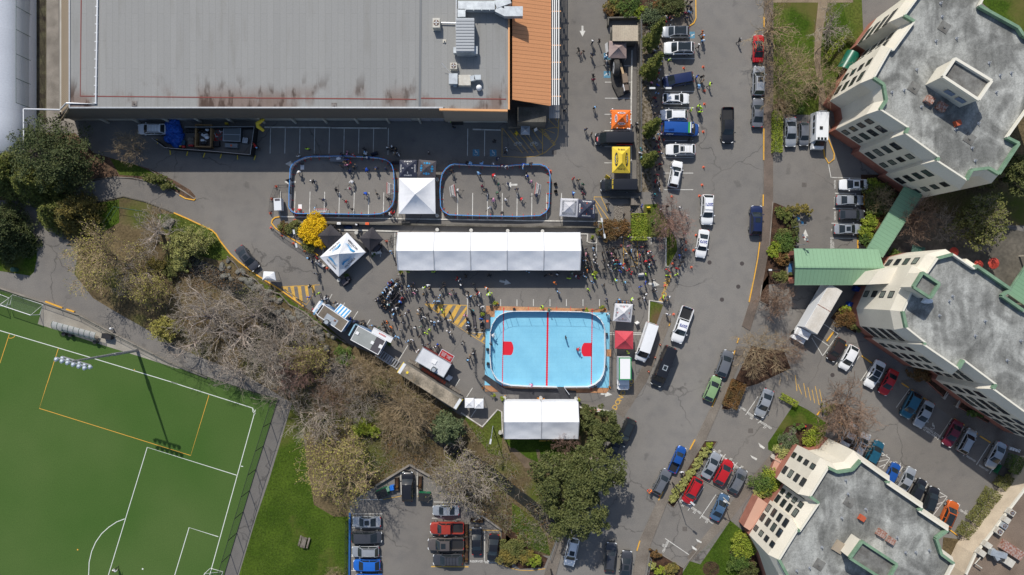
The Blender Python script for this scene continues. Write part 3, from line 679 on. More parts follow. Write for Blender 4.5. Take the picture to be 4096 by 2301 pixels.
b.build('pitch_markings',mat('white_turf_line',(.62,.65,.6),.8,fine=.1),kind='structure')
b=B();ln(b,'t01',[(-100,1300),(0,1290),(72,1068)],.09);ln(b,'t01',[(440,1180),(355,1447)],.09);ln(b,'t02',[(356,0),(297,190),(1437,545),(1575,90)],.09)
ln(b,'t01',[(115,1080),(105,1095),(85,1103),(62,1100)],.08);b.cyl(p('t02',585,1255,Z),.12,.004);ln(b,'t01',[(1013,1335),(1010,1348)],.12)
b.build('pitch_markings',mat('orange_turf_line',(.7,.36,.05),.8,fine=.1),kind='structure')
# main road (newer, lighter asphalt) with its gutter line, pavements raised by a kerb
flat('road','D',[(1754,-200),(1751,50),(1735,66),(1672,66),(1668,480),(1670,560),(1712,640),(1700,735),(1686,815),(1634,945),(1568,1051),(1500,1180),(1421,1361),(1398,1447),(1330,1700),(1540,1700),(1591,1447),(1608,1360),(1655,1257),(1748,1107),(1802,997),(1835,943),(1852,870),(1885,760),(1908,616),(1918,520),(1920,-200)],.005,ASPH2)
def raised(name,f,pts,m,h=.12,side=None):return B().prism(pp(f,pts),0,h,1,0).build(name,[m,CONC],kind='structure')
raised('pavement','D',[(1921,-200),(1921,480),(1918,520),(1908,616),(1885,760),(1866,820),(1886,832),(1912,750),(1935,620),(1944,510),(1944,-200)],mat('worn_pavement',A(122,108,98),.93,A(102,92,84),.3,.15,6))
raised('pavement','D',[(1852,870),(1835,943),(1802,997),(1748,1107),(1655,1257),(1608,1360),(1591,1447),(1560,1600),(1590,1600),(1621,1447),(1635,1374),(1678,1264),(1775,1107),(1818,1007),(1862,910),(1875,872)],PAVE)
raised('pavement','D',[(1625,964),(1568,1051),(1548,1037),(1562,1010),(1600,955),(1640,870),(1668,790),(1690,792),(1680,830),(1650,905)],PAVE,.04)
raised('pavement','D',[(1421,1361),(1398,1447),(1360,1600),(1325,1600),(1368,1447),(1386,1395),(1412,1330),(1424,1340)],PAVE)
raised('pavement','t20',[(1050,1447),(1055,700),(1080,200),(1120,150),(1200,110),(1290,100),(1300,0),(1305,-200),(1390,-200),(1383,140),(1345,195),(1150,200),(1142,300),(1135,1447)],PAVE)
flat('path','t21',[(840,90),(890,90),(893,340),(840,340)],.02,PAVE)
flat('lawn','t21',[(893,100),(1100,90),(1180,250),(1240,370),(1245,440),(1180,560),(1165,565),(1165,345),(893,335)],.012,ROUGH)
flat('lawn','t21',[(1040,820),(1140,850),(1080,1020),(1030,995)],.012,ROUGH)
COB=mat('cobbles',A(150,142,132),.9,A(88,82,74),6,.3,9,stops=(.42,.58))
flat('cobbled_bank','t21',[(765,95),(838,95),(838,245),(770,240)],.014,COB);flat('cobbled_bank','t21',[(893,90),(1000,90),(985,170),(900,215)],.02,COB)
flat('cobbled_bank','t20',[(975,200),(1075,180),(1055,700),(1050,1447),(968,1447)],.014,mat('cobbles_and_soil',A(140,130,116),.95,A(84,74,52),2.2,.35,7,det=8,stops=(.4,.62)))
flat('planting_bed','t20',[(720,-100),(1300,-100),(1295,100),(1150,120),(1075,190),(975,200),(975,125),(715,125)],.014,SOIL)
# right-hand gardens and courts
flat('planting_bed','t30',[(40,-150),(700,-150),(720,300),(560,700),(440,870),(40,860)],.01,ROUGH)
flat('lawn','t30',[(170,20),(380,20),(350,200),(330,420),(230,400),(160,200)],.014,LAWN);flat('lawn','t30',[(445,25),(560,25),(600,180),(560,280),(470,400),(400,430),(400,300)],.014,LAWN)
flat('lawn','t30',[(60,480),(300,500),(330,700),(100,740),(50,600)],.014,ROUGH)
flat('path','t30',[(390,-100),(470,-100),(445,60),(405,280),(395,480),(430,700),(460,870),(380,860),(385,690),(345,450),(355,250)],.018,mat('tan_path',A(150,134,112),.95,A(130,114,96),.5,.12,7))
flat('path','t30',[(0,-60),(640,-60),(640,20),(0,20)],.02,MT['tan_path'])
flat('planting_bed','t31',[(30,80),(60,85),(120,110),(200,200),(215,400),(200,470),(190,680),(-10,700),(-60,780),(-70,600),(-10,420)],.014,SOIL)
flat('planting_bed','t31',[(700,-130),(900,-130),(1010,-20),(760,420),(700,400)],.014,SOIL);flat('planting_bed','t31',[(545,860),(690,940),(660,1065),(470,950)],.014,SOIL)
flat('planting_bed','t22',[(1455,430),(1545,438),(1215,935),(1172,905)],.014,SOIL);flat('planting_bed','t22',[(1660,-40),(1745,0),(1640,200),(1580,195)],.014,SOIL)
flat('planting_bed','t21',[(1810,1150),(1929,1180),(2050,1200),(2100,1330),(1850,1447),(1660,1500),(1690,1400)],.014,SOIL)
flat('planting_bed','t21',[(1880,700),(1935,620),(1935,870),(1865,820)],.014,SOIL)
flat('lawn','t32',[(200,150),(300,200),(460,310),(420,400),(180,440),(110,490),(40,520),(0,500),(0,450)],.014,LAWN);flat('planting_bed','t32',[(105,390),(140,330),(220,300),(330,310),(410,390),(390,480),(240,520),(60,560),(90,470)],.018,SOIL)
flat('lawn','t22',[(1645,1035),(1735,1110),(1800,1447),(1900,1700),(1200,1700),(1290,1420),(1340,1340),(1420,1365)],.014,LAWN)
flat('planting_bed','t22',[(1740,1110),(1929,1250),(2050,1500),(1750,1447),(1640,1280),(1690,1160)],.018,SOIL);flat('planting_bed','t22',[(1045,1245),(1120,1290),(1290,1390),(1280,1500),(1010,1500)],.014,SOIL)
q=[(1500+65*math.cos(a*.52),1400+60*math.sin(a*.52)) for a in range(12)];flat('planting_bed','t22',q,.018,SOIL)
flat('planting_bed','t22',[(-40,1100),(60,1150),(160,1260),(270,1320),(240,1390),(60,1400),(-60,1300)],.014,SOIL);flat('planting_bed','t12',[(1850,1110),(1929,1180),(1929,1400),(1845,1350)],.014,SOIL)
flat('lawn','t30',[(1600,-100),(2100,-100),(2100,400),(1620,30)],.014,LAWN)
flat('planting_bed','t30',[(1200,1470),(1929,780),(2200,700),(2200,1700),(1000,1700)],.012,WOODF)
flat('paved_court','t31',[(860,480),(1110,130),(1929,300),(2100,400),(2100,900),(1380,440),(1000,500)],.018,mat('court_paving',A(112,106,96),.93,A(84,80,72),.3,.2,2))
flat('pavement','t32',[(1000,-20),(1240,-60),(1929,380),(1929,560),(1700,480),(1060,30)],.02,PAVE)
flat('pavement','t22',[(1645,1035),(1345,1345),(1320,1310),(1600,960),(1929,560),(2120,330),(2150,360)],.03,PAVE)
flat('planting_bed','t32',[(1320,1160),(1470,1180),(1460,1230),(1400,1310),(1350,1330),(1310,1280)],.02,WOODF)
flat('paving','t00',[(300,-100),(440,-100),(445,870),(590,905),(600,1010),(430,960),(350,950)],.006,CONC)
flat('mossy_strip','t00',[(270,-100),(350,-100),(350,950),(270,860)],.012,mat('moss_and_soil',A(92,88,66),.95,A(58,50,42),.7,.3,5,det=7))
# ---------------------------------------------------------------- painted markings
w=B();y=B()
def wl(f,*pts,wd=.11):ln(w,f,pts,wd,.010)
def yl(f,*pts,wd=.11):ln(y,f,pts,wd,.010)
for i in range(9):x=110+i*111;wl('t10',(x,968),(x-4,1158+(10 if i==8 else 0)))
wl('t10',(1596,970),(1593,1175));wl('t10',(1724,982),(1721,1177))
for x in (143,410,680,945,1213,1480,1747,2015,2283):wl('zA',(x,838+x*.01),(x-14,1300))
for x in (147,412,682,950,1218,1486,1753,2020,2288):wl('zB',(x,690),(x-5,1160))
for x0,y0,x1,y1 in ((702,497,896,497),(700,620,895,620),(700,741,893,741),(697,862,890,862),(697,985,890,985),(697,1106,890,1106),(695,1228,885,1228),(693,1350,885,1350),(1155,322,1376,322),(1155,443,1376,443),(1150,568,1372,568),(1150,690,1374,690),(1150,814,1372,814),(1145,936,1370,936),(1142,1061,1366,1061),(1140,1186,1368,1186),(1142,1305,1366,1305),(1148,1430,1365,1430)):wl('t20',(x0,y0),(x1,y1))
for x in (105,297,486,676,868,1058,1250,1441):wl('zI',(x,50),(x,130))
for a in ((573,770,540,832),(668,835,640,890),(768,900,730,958),(860,962,830,1010),(1145,1155,1065,1285),(1240,1240,1200,1295),(1535,1410,1505,1460)):wl('t11',a[:2],a[2:])
for a in ((1632,35,1585,108),(1660,195,1618,258),(1090,672,1095,840),(1214,660,1216,860),(735,985,955,985),(720,1090,952,1090),(718,1197,952,1197),(718,1305,950,1305),(718,1412,948,1412),(785,877,955,877),(1340,895,1530,900),(1325,1017,1420,1017),(1322,1137,1560,1137),(1724,1112,1722,1350)):wl('t12',a[:2],a[2:])
wl('t11',(1047,300),(1045,490));wl('t11',(940,380),(938,490));wl('t11',(1593,800),(1595,1060),(1735,1062));wl('t11',(1718,805),(1718,900));wl('t21',(1050,350),(1048,395));wl('t21',(640,350),(633,500))
for a in ((1608,535,1480,745),(1697,598,1578,780),(1446,780,1326,960),(1537,840,1415,1020),(1154,1170,1344,1300),(1855,100,1760,240),(1929,235,1852,302)):wl('t22',a[:2],a[2:])
for a in ((505,10,650,14),(488,124,640,126),(478,236,640,238),(468,348,668,350),(420,995,528,1070),(528,1070,412,1235),(412,1235,330,1100),(340,1080,465,1165),(595,1170,510,1300),(690,1235,602,1362),(782,1300,697,1425),(738,1060,980,1060)):wl('t31',a[:2],a[2:])
for a in ((1065,45,965,185),(1385,265,1278,425),(1475,330,1375,490),(1575,395,1470,550),(1672,455,1570,615),(1720,600,1668,684),(1000,600,965,690),(1015,628,985,680),(1207,757,1180,800),(1447,915,1420,960),(852,520,918,568),(918,568,865,645),(852,548,900,540),(800,597,905,575),(840,630,890,610),(1295,823,1350,855),(1350,855,1240,1000),(1285,862,1340,850),(1265,915,1320,895),(1235,950,1290,935)):wl('t32',a[:2],a[2:])
wl('t30',(470,1337),(700,1345));wl('t30',(455,1235),(475,1340))
wl('t21',(735,1062),(975,1062));wl('t21',(735,1074),(975,1074))
def arrow(f,x0,y0,x1,y1,hw=1.0,L=2.0,sw=.3):
    a=p(f,x0,y0);b_=p(f,x1,y1);d=(b_-a).normalized();n=Vector((-d.y,d.x,0));c=b_-d*L*.5
    w.sheet([a+n*sw/2,a-n*sw/2,c-n*sw/2,c-n*hw/2,b_,c+n*hw/2,c+n*sw/2],.010)
arrow('t20',531,195,531,278,1.0,2.0,.32);arrow('zB',1490,540,1285,540,.95,1.7,.32);arrow('t11',1835,670,1920,690,1.0,2,.35);arrow('t21',1025,690,1112,700,1.1,2.2,.35)
arrow('zI',1455,1140,1590,1155,1,2.4,.4);arrow('zJ',640,745,485,745,1.1,2,.4);arrow('zJ',630,993,475,993,.9,1.6,.33);arrow('t31',280,365,282,282,1,2.3,.35)
for q in (((1855,448),(1905,485),(1898,498),(1868,480)),((1795,542),(1848,568),(1840,582),(1810,565)),((1385,1172),(1430,1195),(1425,1206),(1395,1192)),((1353,1222),(1393,1250),(1388,1262),(1362,1248))):w.sheet(pp('t22',q),.034)
# yellow hatching
def hatch(f,tri,bars,wd=.11):
    yl(f,*tri,tri[0],wd=wd)
    for q in bars:y.sheet(pp(f,q),.010)
hatch('t11',((190,715),(480,700),(380,850)),(((205,718),(240,716),(245,765),(235,760)),((258,714),(285,712),(300,815),(280,800)),((312,710),(338,708),(355,840),(330,825)),((365,706),(388,705),(400,790),(385,820)),((415,704),(440,702),(442,745),(428,765))))
hatch('t11',((1272,845),(1590,855),(1590,860),(1590,1060),(1440,960)),(((1300,850),(1345,850),(1328,878)),((1375,852),(1415,852),(1375,915),(1350,898)),((1445,853),(1485,853),(1425,945),(1395,925)),((1510,855),(1545,856),(1480,975),(1450,960)),((1588,858),(1588,880),(1520,1005),(1490,985)),((1590,940),(1590,965),(1548,1022),(1525,1010))))
hatch('t11',((1590,1060),(1725,1145),(1722,1070)),(((1675,1068),(1702,1068),(1680,1105),(1655,1090)),((1722,1080),(1722,1105),(1705,1130),(1695,1120))))
yl('t20',(-75,965),(-75,1180),(90,1186),(180,1178),(250,1150),(310,1095),(345,1030),(352,940),(355,40),wd=.1)
for i in range(9):x=-70+i*42;yl('t20',(x,960+abs(4-i)*2),(min(345,x+150),min(1170,1155)) if i<4 else (min(350,x+85+i*2),1140-(i-4)*45),wd=.09)
yl('t20',(230,890),(230,1165),wd=.09);yl('t20',(270,895),(350,975),wd=.09);yl('t20',(325,895),(352,925),wd=.09)
yl('t21',(735,38),(618,38),(618,70),(685,210));yl('t21',(618,50),(728,205));yl('t21',(672,40),(722,145));yl('t21',(840,345),(840,560),(945,560),(945,420),(890,370),(840,345));yl('t21',(840,420),(940,545));yl('t21',(945,350),(945,440))
for a in ((268,0,288,108),(225,8,255,85),(300,30,322,130),(332,50,352,150),(355,22,386,165),(388,45,405,138),(205,-60,218,60)):yl('t32',a[:2],a[2:])
yl('t12',(958,877),(1095,850));yl('t12',(1215,848),(1235,860));yl('t12',(1320,1382),(1602,1384),wd=.2);yl('t12',(1606,1106),(1840,1110));yl('t12',(1838,1125),(1838,1362),(1929,1395),wd=.12);yl('t22',(-10,1395),(60,1410),(150,1412),(250,1398),wd=.12)
yl('t12',(1561,1150),(1561,1375));yl('t30',(1060,10),(1062,12))
w.build('white_line_markings',WPAINT,kind='structure');y.build('yellow_line_markings',YPAINT,kind='structure')
def mark(f,x,yy,s,size,rz,m=WPAINT,z=.012,sx=1.0):text(s,size,p(f,x,yy)+Vector((0,0,z)),m,R(rz),kind='structure',name='painted_lettering',sx=sx)
for x,yy,n,rz in ((1378,965,'RESERVED\n32',-32),(1470,1038,'RESERVED\n33',-32),(1292,915,'RESERVED\n31',-32),(1148,1225,'RESERVED\n34',245),(1560,520,'RESERVED\n30',148),(1645,580,'RESERVED\n29',148),(1728,640,'RESERVED\n28',148),(1715,190,'RESERVED\n25',-32),(1808,255,'RESERVED\n26',-32),(1908,325,'RESERVED\n27',-32)):mark('t22',x,yy,n,.5,rz)
for x,yy,n in ((960,605,'RESERVED\n22'),(1150,735,'RESERVED\n20'),(1240,800,'RESERVED\n19'),(1385,895,'RESERVED\n18'),(1490,970,'RESERVED\n17')):mark('t32',x,yy,n,.46,148)
for x,yy in ((1530,570),(1625,640)):mark('t32',x,yy,'RESERVED',.4,-32)
mark('t32',1225,370,'LOADING ZONE\n15 MIN MAX',.5,-32);mark('t12',1662,1343,'RESERVED',.5,0);mark('t12',1778,1350,'RESERVED',.5,0)
for yy in (-55,70,180):mark('t31',505,yy,'VISITOR',.42,90)
mark('t31',485,400,'RESERVED\nSTAFF',.42,90);mark('t31',484,288,'32',.5,0);mark('t20',268,1025,'NO PARKING',.65,130,YPAINT)
for x,yy,s in ((1175,660,'NO'),(1160,718,'PARKING'),(1140,792,'DO')):mark('t21',x,yy,s,1.15 if s != 'PARKING' else .62,65,YPAINT)
mark('zI',1700,1165,'NO',1.2,62,YPAINT);mark('zI',1640,1270,'DO',1.2,62,YPAINT);mark('zI',1800,1030,'NO',1.1,62,YPAINT)
# blue accessible-bay symbols and bicycle symbols
BLUEM=mat('blue_bay_paint',A(98,152,178),.85,A(82,130,156),1.5,.1,8)
def wheelchair(f,x,yy,rz,box=True,s=1.0):
    c=p(f,x,yy);b=B()
    if box:b.box((0,0,.011),(1.12,1.12,.003))
    b.strip([(.28*math.cos(a*.5-2.6)-.02,.28*math.sin(a*.5-2.6)-.12,0) for a in range(10)],.08,.016,1)
    b.strip([(-.1,.36,0),(-.04,.02,0),(.2,.0,0),(.3,-.28,0)],.09,.016,1);b.cyl((-.12,.42,.012),.07,.004,8,1)
    b.strip([(-.08,.2,0),(.16,.18,0)],.07,.0165,1)
    o=b.build('accessible_bay_symbol',[BLUEM,WPAINT],loc=(c.x,c.y,0),rz=R(rz),kind='structure');o.scale=(s,s,1)
wheelchair('t10',1658,1152,0);wheelchair('t10',1787,1154,0);wheelchair('t20',1352,265,270);wheelchair('t20',716,562,90);wheelchair('t20',716,425,90);wheelchair('t32',1242,325,-15,False,1.2)
for x in (45,167):
    c=p('t20',x,1082);b=B()
    for s in (-.42,.42):b.strip([(s+.24*math.cos(a*.63),-.1+.24*math.sin(a*.63),0) for a in range(10)],.06,.012,closed=True)
    b.strip([(-.42,-.1,0),(-.2,.25,0),(.3,.25,0),(.42,-.1,0)],.06,.0125);b.strip([(-.2,.25,0),(.02,-.1,0),(.3,.25,0)],.06,.013)
    b.build('bicycle_symbol',WPAINT,loc=(c.x,c.y,0),kind='structure')
# ---------------------------------------------------------------- kerbs, wheel stops, retaining walls
YK=mat('yellow_kerb_paint',(.72,.38,.04),.7,(.5,.30,.08),1,.12,6,stops=(.5,.8));WK=mat('white_kerb_paint',(.58,.56,.51),.8,(.36,.34,.31),.9,.15,6,stops=(.45,.7))
def kerb(f,pts,m=CONC,w_=.16,h=.13,smooth_=True):
    q=pp(f,pts);b=B();n=len(q);L=[]
    for i in range(n):
        d=(q[min(i+1,n-1)]-q[max(i-1,0)]).normalized();nn=Vector((-d.y,d.x,0))*w_/2;L.append((q[i]+nn,q[i]-nn))
    for i in range(n-1):
        (a,c),(a2,c2)=L[i],L[i+1];u=Vector((0,0,h))
        b.add([a,c,c2,a2,a+u,c+u,c2+u,a2+u],[(4,5,6,7),(0,1,5,4),(1,2,6,5),(2,3,7,6),(3,0,4,7)])
    return b.build('kerb',m,kind='structure')
kerb('t01',[(1312,158),(1420,205),(1600,290),(1632,320),(1662,372),(1735,465),(1800,525),(1929,622)],YK,.2);kerb('t11',[(0,622),(180,735),(360,862)],YK,.2)
kerb('t01',[(1355,25),(1400,50),(1465,62),(1473,50)],YK,.18);kerb('t00',[(860,1335),(1000,1342),(1130,1370),(1290,1430),(1355,1470)],CONC);kerb('t00',[(560,1430),(700,1355),(860,1335)],CONCD)
kerb('t00',[(1130,1280),(1260,1365),(1390,1445),(1470,1500)],CONC);kerb('t01',[(690,85),(930,35),(1100,75),(1312,158)],CONCD)
kerb('t11',[(185,187),(145,193),(125,210),(118,235),(150,275),(300,370),(470,478)],YK,.2);kerb('t11',[(185,187),(1075,203),(1929,215)],WK,.2);kerb('t21',[(0,216),(730,224)],WK,.2)
kerb('t11',[(618,288),(800,290),(1075,298)],WK,.24);kerb('t21',[(512,316),(570,318),(566,375),(585,383),(635,385),(642,340),(835,342)],WK,.24);kerb('t21',[(895,342),(1160,348),(1158,560),(1178,563)],WK,.24)
kerb('t21',[(1140,832),(1035,818),(1028,995)],WK,.22);kerb('t12',[(1545,222),(1705,328),(1820,198),(1852,215),(1858,385)],WK,.22);kerb('t22',[(508,180),(640,195),(780,218)],WK,.22)
kerb('t11',[(505,470),(512,390)],WK,.16);kerb('t11',[(895,1228),(960,1270),(1065,1335)],WK,.2)
for q in ([(65,960),(563,963)],[(570,965),(985,968)],[(1633,976),(1843,982)]):kerb('t10',q,WK,.2,.16)
kerb('t20',[(903,380),(897,860),(896,1447)],WK,.22);kerb('t20',[(1383,0),(1385,140),(1370,175),(1335,198)],YK,.18)
for q in ([(1897,130),(1898,208)],[(1896,970),(1895,1208)]):kerb('t20',q,YK,.16,.15)
kerb('t21',[(1892,20),(1890,108)],YK,.16,.15);kerb('t21',[(1865,380),(1850,500),(1820,660),(1785,830)],YK,.17,.15);kerb('t21',[(1708,1100),(1695,1138)],YK,.16,.15);kerb('t21',[(1678,1195),(1668,1225)],YK,.16,.15)
kerb('t22',[(1533,115),(1505,178)],YK,.16,.15);kerb('t22',[(1378,425),(1338,500)],YK,.17,.15);kerb('t22',[(1138,815),(1103,880)],YK,.16,.15);kerb('t22',[(963,1185),(940,1262)],YK,.16,.15);kerb('t21',[(1190,985),(1182,1010)],YK,.16,.15)
kerb('t01',[(348,826),(475,874)],YK,.2,.3);kerb('t01',[(505,884),(565,904)],YK,.2,.3)
kerb('t30',[(443,965),(450,1040),(497,1160),(495,1200),(455,1232),(425,1180),(417,1120)],YK,.16)
for q in ([(672,315),(674,342)],[(674,362),(675,425)],[(723,15),(720,100)]):kerb('t31',q,YK,.2,.15)
for q in ([(440,1125),(492,1055)],[(515,1108),(590,1158)],[(705,1235),(780,1290)]):kerb('t31',q,YK,.2,.15)
for q in ([(1005,0),(1058,34)],[(1080,50),(1150,98)],[(1170,112),(1245,160)],[(1400,268),(1478,316)],[(1500,335),(1575,382)],[(1595,398),(1672,446)],[(368,240),(402,195)],[(500,437),(545,468)],[(530,290),(560,310)],[(1360,1098),(1425,1145)]):kerb('t32',q,YK,.18,.15)
for q in ([(1452,432),(1545,440),(1218,936),(1172,905)],[(1580,196),(1640,202),(1750,0)],[(1380,690),(1430,660)],[(1395,705),(1660,850)],[(1035,1235),(1290,1390),(1420,1230)]):kerb('t22',q,CONC,.14)
for q in ([(1880,700),(1865,822),(1929,855)],[(1790,1150),(1929,1185)]):kerb('t21',q,CONC,.16)
kerb('t31',[(35,75),(10,400),(-10,420)],CONC,.14);kerb('t32',[(400,185),(420,140),(470,120),(520,135),(545,170)],CONC,.16)
def wall(f,pts,h,th,m,label,name='retaining_wall',cap=None,z0=0):
    q=pp(f,pts,h);b=B()
    for i in range(len(q)-1):
        a,c=q[i].copy(),q[i+1].copy();a.z=c.z=z0+h/2;b.beam(a,c,th,h)
    return b.build(name,m,label=label,cat='wall')
wall('t11',[(530,236),(1080,243),(1929,258)],.9,.28,CONCD,'long stained concrete retaining wall between the two street hockey rinks and the big white tent')
wall('t21',[(0,259),(655,266)],.9,.28,CONCD,'eastern length of the concrete retaining wall below the grey and white canopies')
wall('t20',[(720,133),(970,127),(968,700),(966,1447)],1.1,.22,CONCD,'concrete wall with rail down the east side of the sponsor bays')
wall('t20',[(953,160),(950,1447)],.5,.35,mat('pebbled_concrete',A(130,124,114),.95,A(70,66,60),5,.3,8),'pebble dash planter edge beside the wall of the sponsor bays','planter_wall')
wall('t21',[(742,38),(965,40)],1.0,.3,CONCD,'short concrete wall above the garden steps')
wall('t12',[(900,775),(1158,618),(1310,705)],.6,.25,CONC,'low concrete wall pointing up round the black van bay','low_wall')
wall('t12',[(1640,1040),(1700,1000),(1850,1110)],.5,.22,CONC,'low concrete wall beside the planters and the reserved bays','low_wall')
wall('t20',[(727,128),(725,190)],1.1,.2,CONCD,'short return of the concrete wall north of the ribbed shed')
b=B()
for i in range(5):b.box(p('t21',905+12*i,70,.1+.12*(4-i)),(.5,1.4,.2+.24*(4-i)))
b.build('garden_steps',PAVE,label='concrete steps climbing beside the cobbled bank',cat='steps')
# covers and drains
for i,(f,x,yy) in enumerate((('t21',1582,812),('t21',1705,714),('t21',1488,532),('t21',1733,540),('t22',1350,540),('t31',486,1380))):B().cyl(p(f,x,yy,.008),.36,.006,16).build('manhole_cover',mat('cast_iron',(.06,.05,.048),.7),kind='structure')
for i,(f,x,yy) in enumerate((('t22',1798,358),('t22',1302,1098),('t20',317,1148),('t30',272,1394),('t22',1395,1325))):
    b=B();c=p(f,x,yy,.012)
    for k in range(5):b.box((c.x+.16*(k-2),c.y,.036),(.07,.75,.01))
    b.build('drain_grate',MT['cast_iron'],kind='structure')
# ---------------------------------------------------------------- the arena
MEMB=lines_mat('roof_membrane',A(152,152,150),None,1.0,0,.03,.9,col2=A(144,143,140),sc=.12,dark=.95)
def stains(m,y0):
    t=m.node_tree;bs=t.nodes['Principled BSDF'];src=bs.inputs['Base Color'].links[0].from_socket;tc=t.nodes.new('ShaderNodeTexCoord');sx=t.nodes.new('ShaderNodeSeparateXYZ');t.links.new(tc.outputs['Object'],sx.inputs[0])
    def mp(a,b_,c=0,d=1):r=t.nodes.new('ShaderNodeMapRange');r.interpolation_type='SMOOTHSTEP';r.inputs[1].default_value=a;r.inputs[2].default_value=b_;r.inputs[3].default_value=c;r.inputs[4].default_value=d;return r
    def nz(sc,det,vx=1,vy=1):n=t.nodes.new('ShaderNodeTexNoise');n.inputs['Scale'].default_value=sc;n.inputs['Detail'].default_value=det;v=t.nodes.new('ShaderNodeMapping');v.inputs['Scale'].default_value=(vx,vy,1);t.links.new(tc.outputs['Object'],v.inputs[0]);t.links.new(v.outputs[0],n.inputs['Vector']);return n
    def mm(a,b_):q=t.nodes.new('ShaderNodeMath');q.operation='MULTIPLY';t.links.new(a,q.inputs[0]);t.links.new(b_,q.inputs[1]);return q.outputs[0]
    def mix(src,fac,col):x=t.nodes.new('ShaderNodeMix');x.data_type='RGBA';x.blend_type='MULTIPLY';x.inputs[7].default_value=(*col,1);t.links.new(fac,x.inputs[0]);t.links.new(src,x.inputs[6]);return x.outputs[2]
    band=mp(y0+4.2,y0+1.0);t.links.new(sx.outputs[1],band.inputs[0]);n1=nz(.16,5,1,.6);r1=mp(.46,.58);t.links.new(n1.outputs[0],r1.inputs[0]);src=mix(src,mm(band.outputs[0],r1.outputs[0]),(.72,.56,.50))
    band2=mp(y0+6,y0+1.6);t.links.new(sx.outputs[1],band2.inputs[0]);n2=nz(.55,8,1.6,.5);r2=mp(.49,.62);t.links.new(n2.outputs[0],r2.inputs[0]);src=mix(src,mm(band2.outputs[0],mm(r1.outputs[0],r2.outputs[0])),(.38,.32,.29))
    n3=nz(.25,6,2.2,.35);r3=mp(.55,.75,0,.5);t.links.new(n3.outputs[0],r3.inputs[0]);src=mix(src,r3.outputs[0],(.82,.80,.76))
    bk=t.nodes.new('ShaderNodeTexBrick');vr=t.nodes.new('ShaderNodeMapping');vr.inputs['Rotation'].default_value=(0,0,R(90));t.links.new(tc.outputs['Object'],vr.inputs[0]);t.links.new(vr.outputs[0],bk.inputs['Vector']);bk.inputs['Scale'].default_value=1;bk.inputs['Brick Width'].default_value=8.5;bk.inputs['Row Height'].default_value=1.0;bk.inputs['Mortar Size'].default_value=.03
    bk.inputs['Color1'].default_value=(1,1,1,1);bk.inputs['Color2'].default_value=(.965,.965,.965,1);bk.inputs['Mortar'].default_value=(.84,.84,.84,1);t.links.new(mul(t,src,bk.outputs[0],1),bs.inputs['Base Color'])
WALLW=mat('white_wall',A(190,186,176),.9,A(170,165,154),.3,.06,6);FASC=lines_mat('brown_metal_fascia',(.135,.118,.10),None,.4,0,.04,.6,col2=(.115,.10,.085),sc=.1,dark=.7)
TANM=lines_mat('tan_ribbed_metal',(.30,.235,.16),None,.33,R(90),.1,.5,col2=(.26,.20,.14),sc=.1,dark=.55);ORM=lines_mat('orange_ribbed_metal',(.56,.26,.12),None,.62,R(90),.08,.5,col2=(.50,.225,.10),sc=.15,dark=.55)
PEACH=mat('peach_trim',A(232,172,118),.7)
a0=empty('arena_building',p('t10',0,910),0,'long arena with pale grey flat roof, brown fascia and orange metal awning','building')
a0.location.z=0;ao=a0.location.copy()
def sub(name,b,m,parent,**k):
    o=b.build(name,m,parent,**k);o.location=-parent.location;return o
HA=8.6
SE=p('t10',1885,905).x;XW=p('t00',560,905).x;YS=p('t10',0,912).y;YW2=p('t10',0,927).y;XE=p('t10',1450,905).x
TOPY=62.0;XRL=p('t00',525,400,HA).x
rf=B();rf.sheet([(XRL,YS),(XE+.2,YS),(XE+.2,YW2+.0),(SE+.6,YW2),(SE+.6,TOPY),(XRL,TOPY)],HA-.02)
roof=sub('roof',rf,MEMB,a0);stains(MEMB,YS)
b=B();b.beam((XRL,YS-.05,HA),(XE,YS-.05,HA),.22,.25);b.beam((XRL,YS,HA),(XRL,TOPY,HA),.2,.2);sub('roof_edge',b,STEEL,a0)
b=B();b.beam((XE-.6,YS-.35,HA),(SE+.3,YW2-.2,HA),.3,.5);b.beam((SE+.5,YW2,HA),(SE+.5,TOPY,HA),.25,.4);sub('peach_parapet',b,PEACH,a0)
b=B();b.add([(XW-.6,YS-.55,3.7),(XE,YS-.45,3.7),(XE,YS,HA-.1),(XRL,YS,HA-.1)],[(0,1,2,3)]);b.add([(XW-.6,YS-.55,3.7),(XE,YS-.45,3.7),(XE,YS,3.7),(XW,YS,3.7)],[(3,2,1,0)]);sub('fascia',b,FASC,a0)
b=B();b.add([(XRL,YS,HA),(XRL,TOPY,HA),(XRL-4.4,TOPY,3.9),(XRL-4.4,YS-.9,3.9)],[(0,1,2,3)]);b.beam((XRL,YS,HA),(XRL-4.4,YS-.9,3.9),.12,.3,0);sub('sloping_cladding',b,TANM,a0)
b=B();b.box(((XW+XE)/2,YS+.3,1.85),(XE-XW,.5,3.7));b.box((XW+.25,(YS+TOPY)/2,1.85),(.5,TOPY-YS,3.7));b.box(((XE+SE)/2,YW2+.3,1.6),(SE-XE,.5,3.2));b.box((SE,(YW2+TOPY)/2,4.2),(.5,TOPY-YW2,8.4));sub('wall',b,WALLW,a0)
b=B();b.add([(XE-.2,YW2-.55,3.2),(SE+.3,YW2-.45,3.2),(SE+.3,YW2-.05,HA-.2),(XE-.2,YW2-.05,HA-.2)],[(0,1,2,3)]);b.box((XE-.2,YW2+.5,5.9),(.1,1.2,5));sub('fascia',b,mat('tan_fascia',(.20,.175,.145),.8,fine=.05),a0)
for i in range(16):
    x=p('t00',820,912).x+i*(235/1.8838/KP)
    if x>XE-2:break
    b=B();b.beam((x,YS-.35,0),(x,YS-.2,3.7),.28,.3);sub('pillar',b,WALLW,a0)
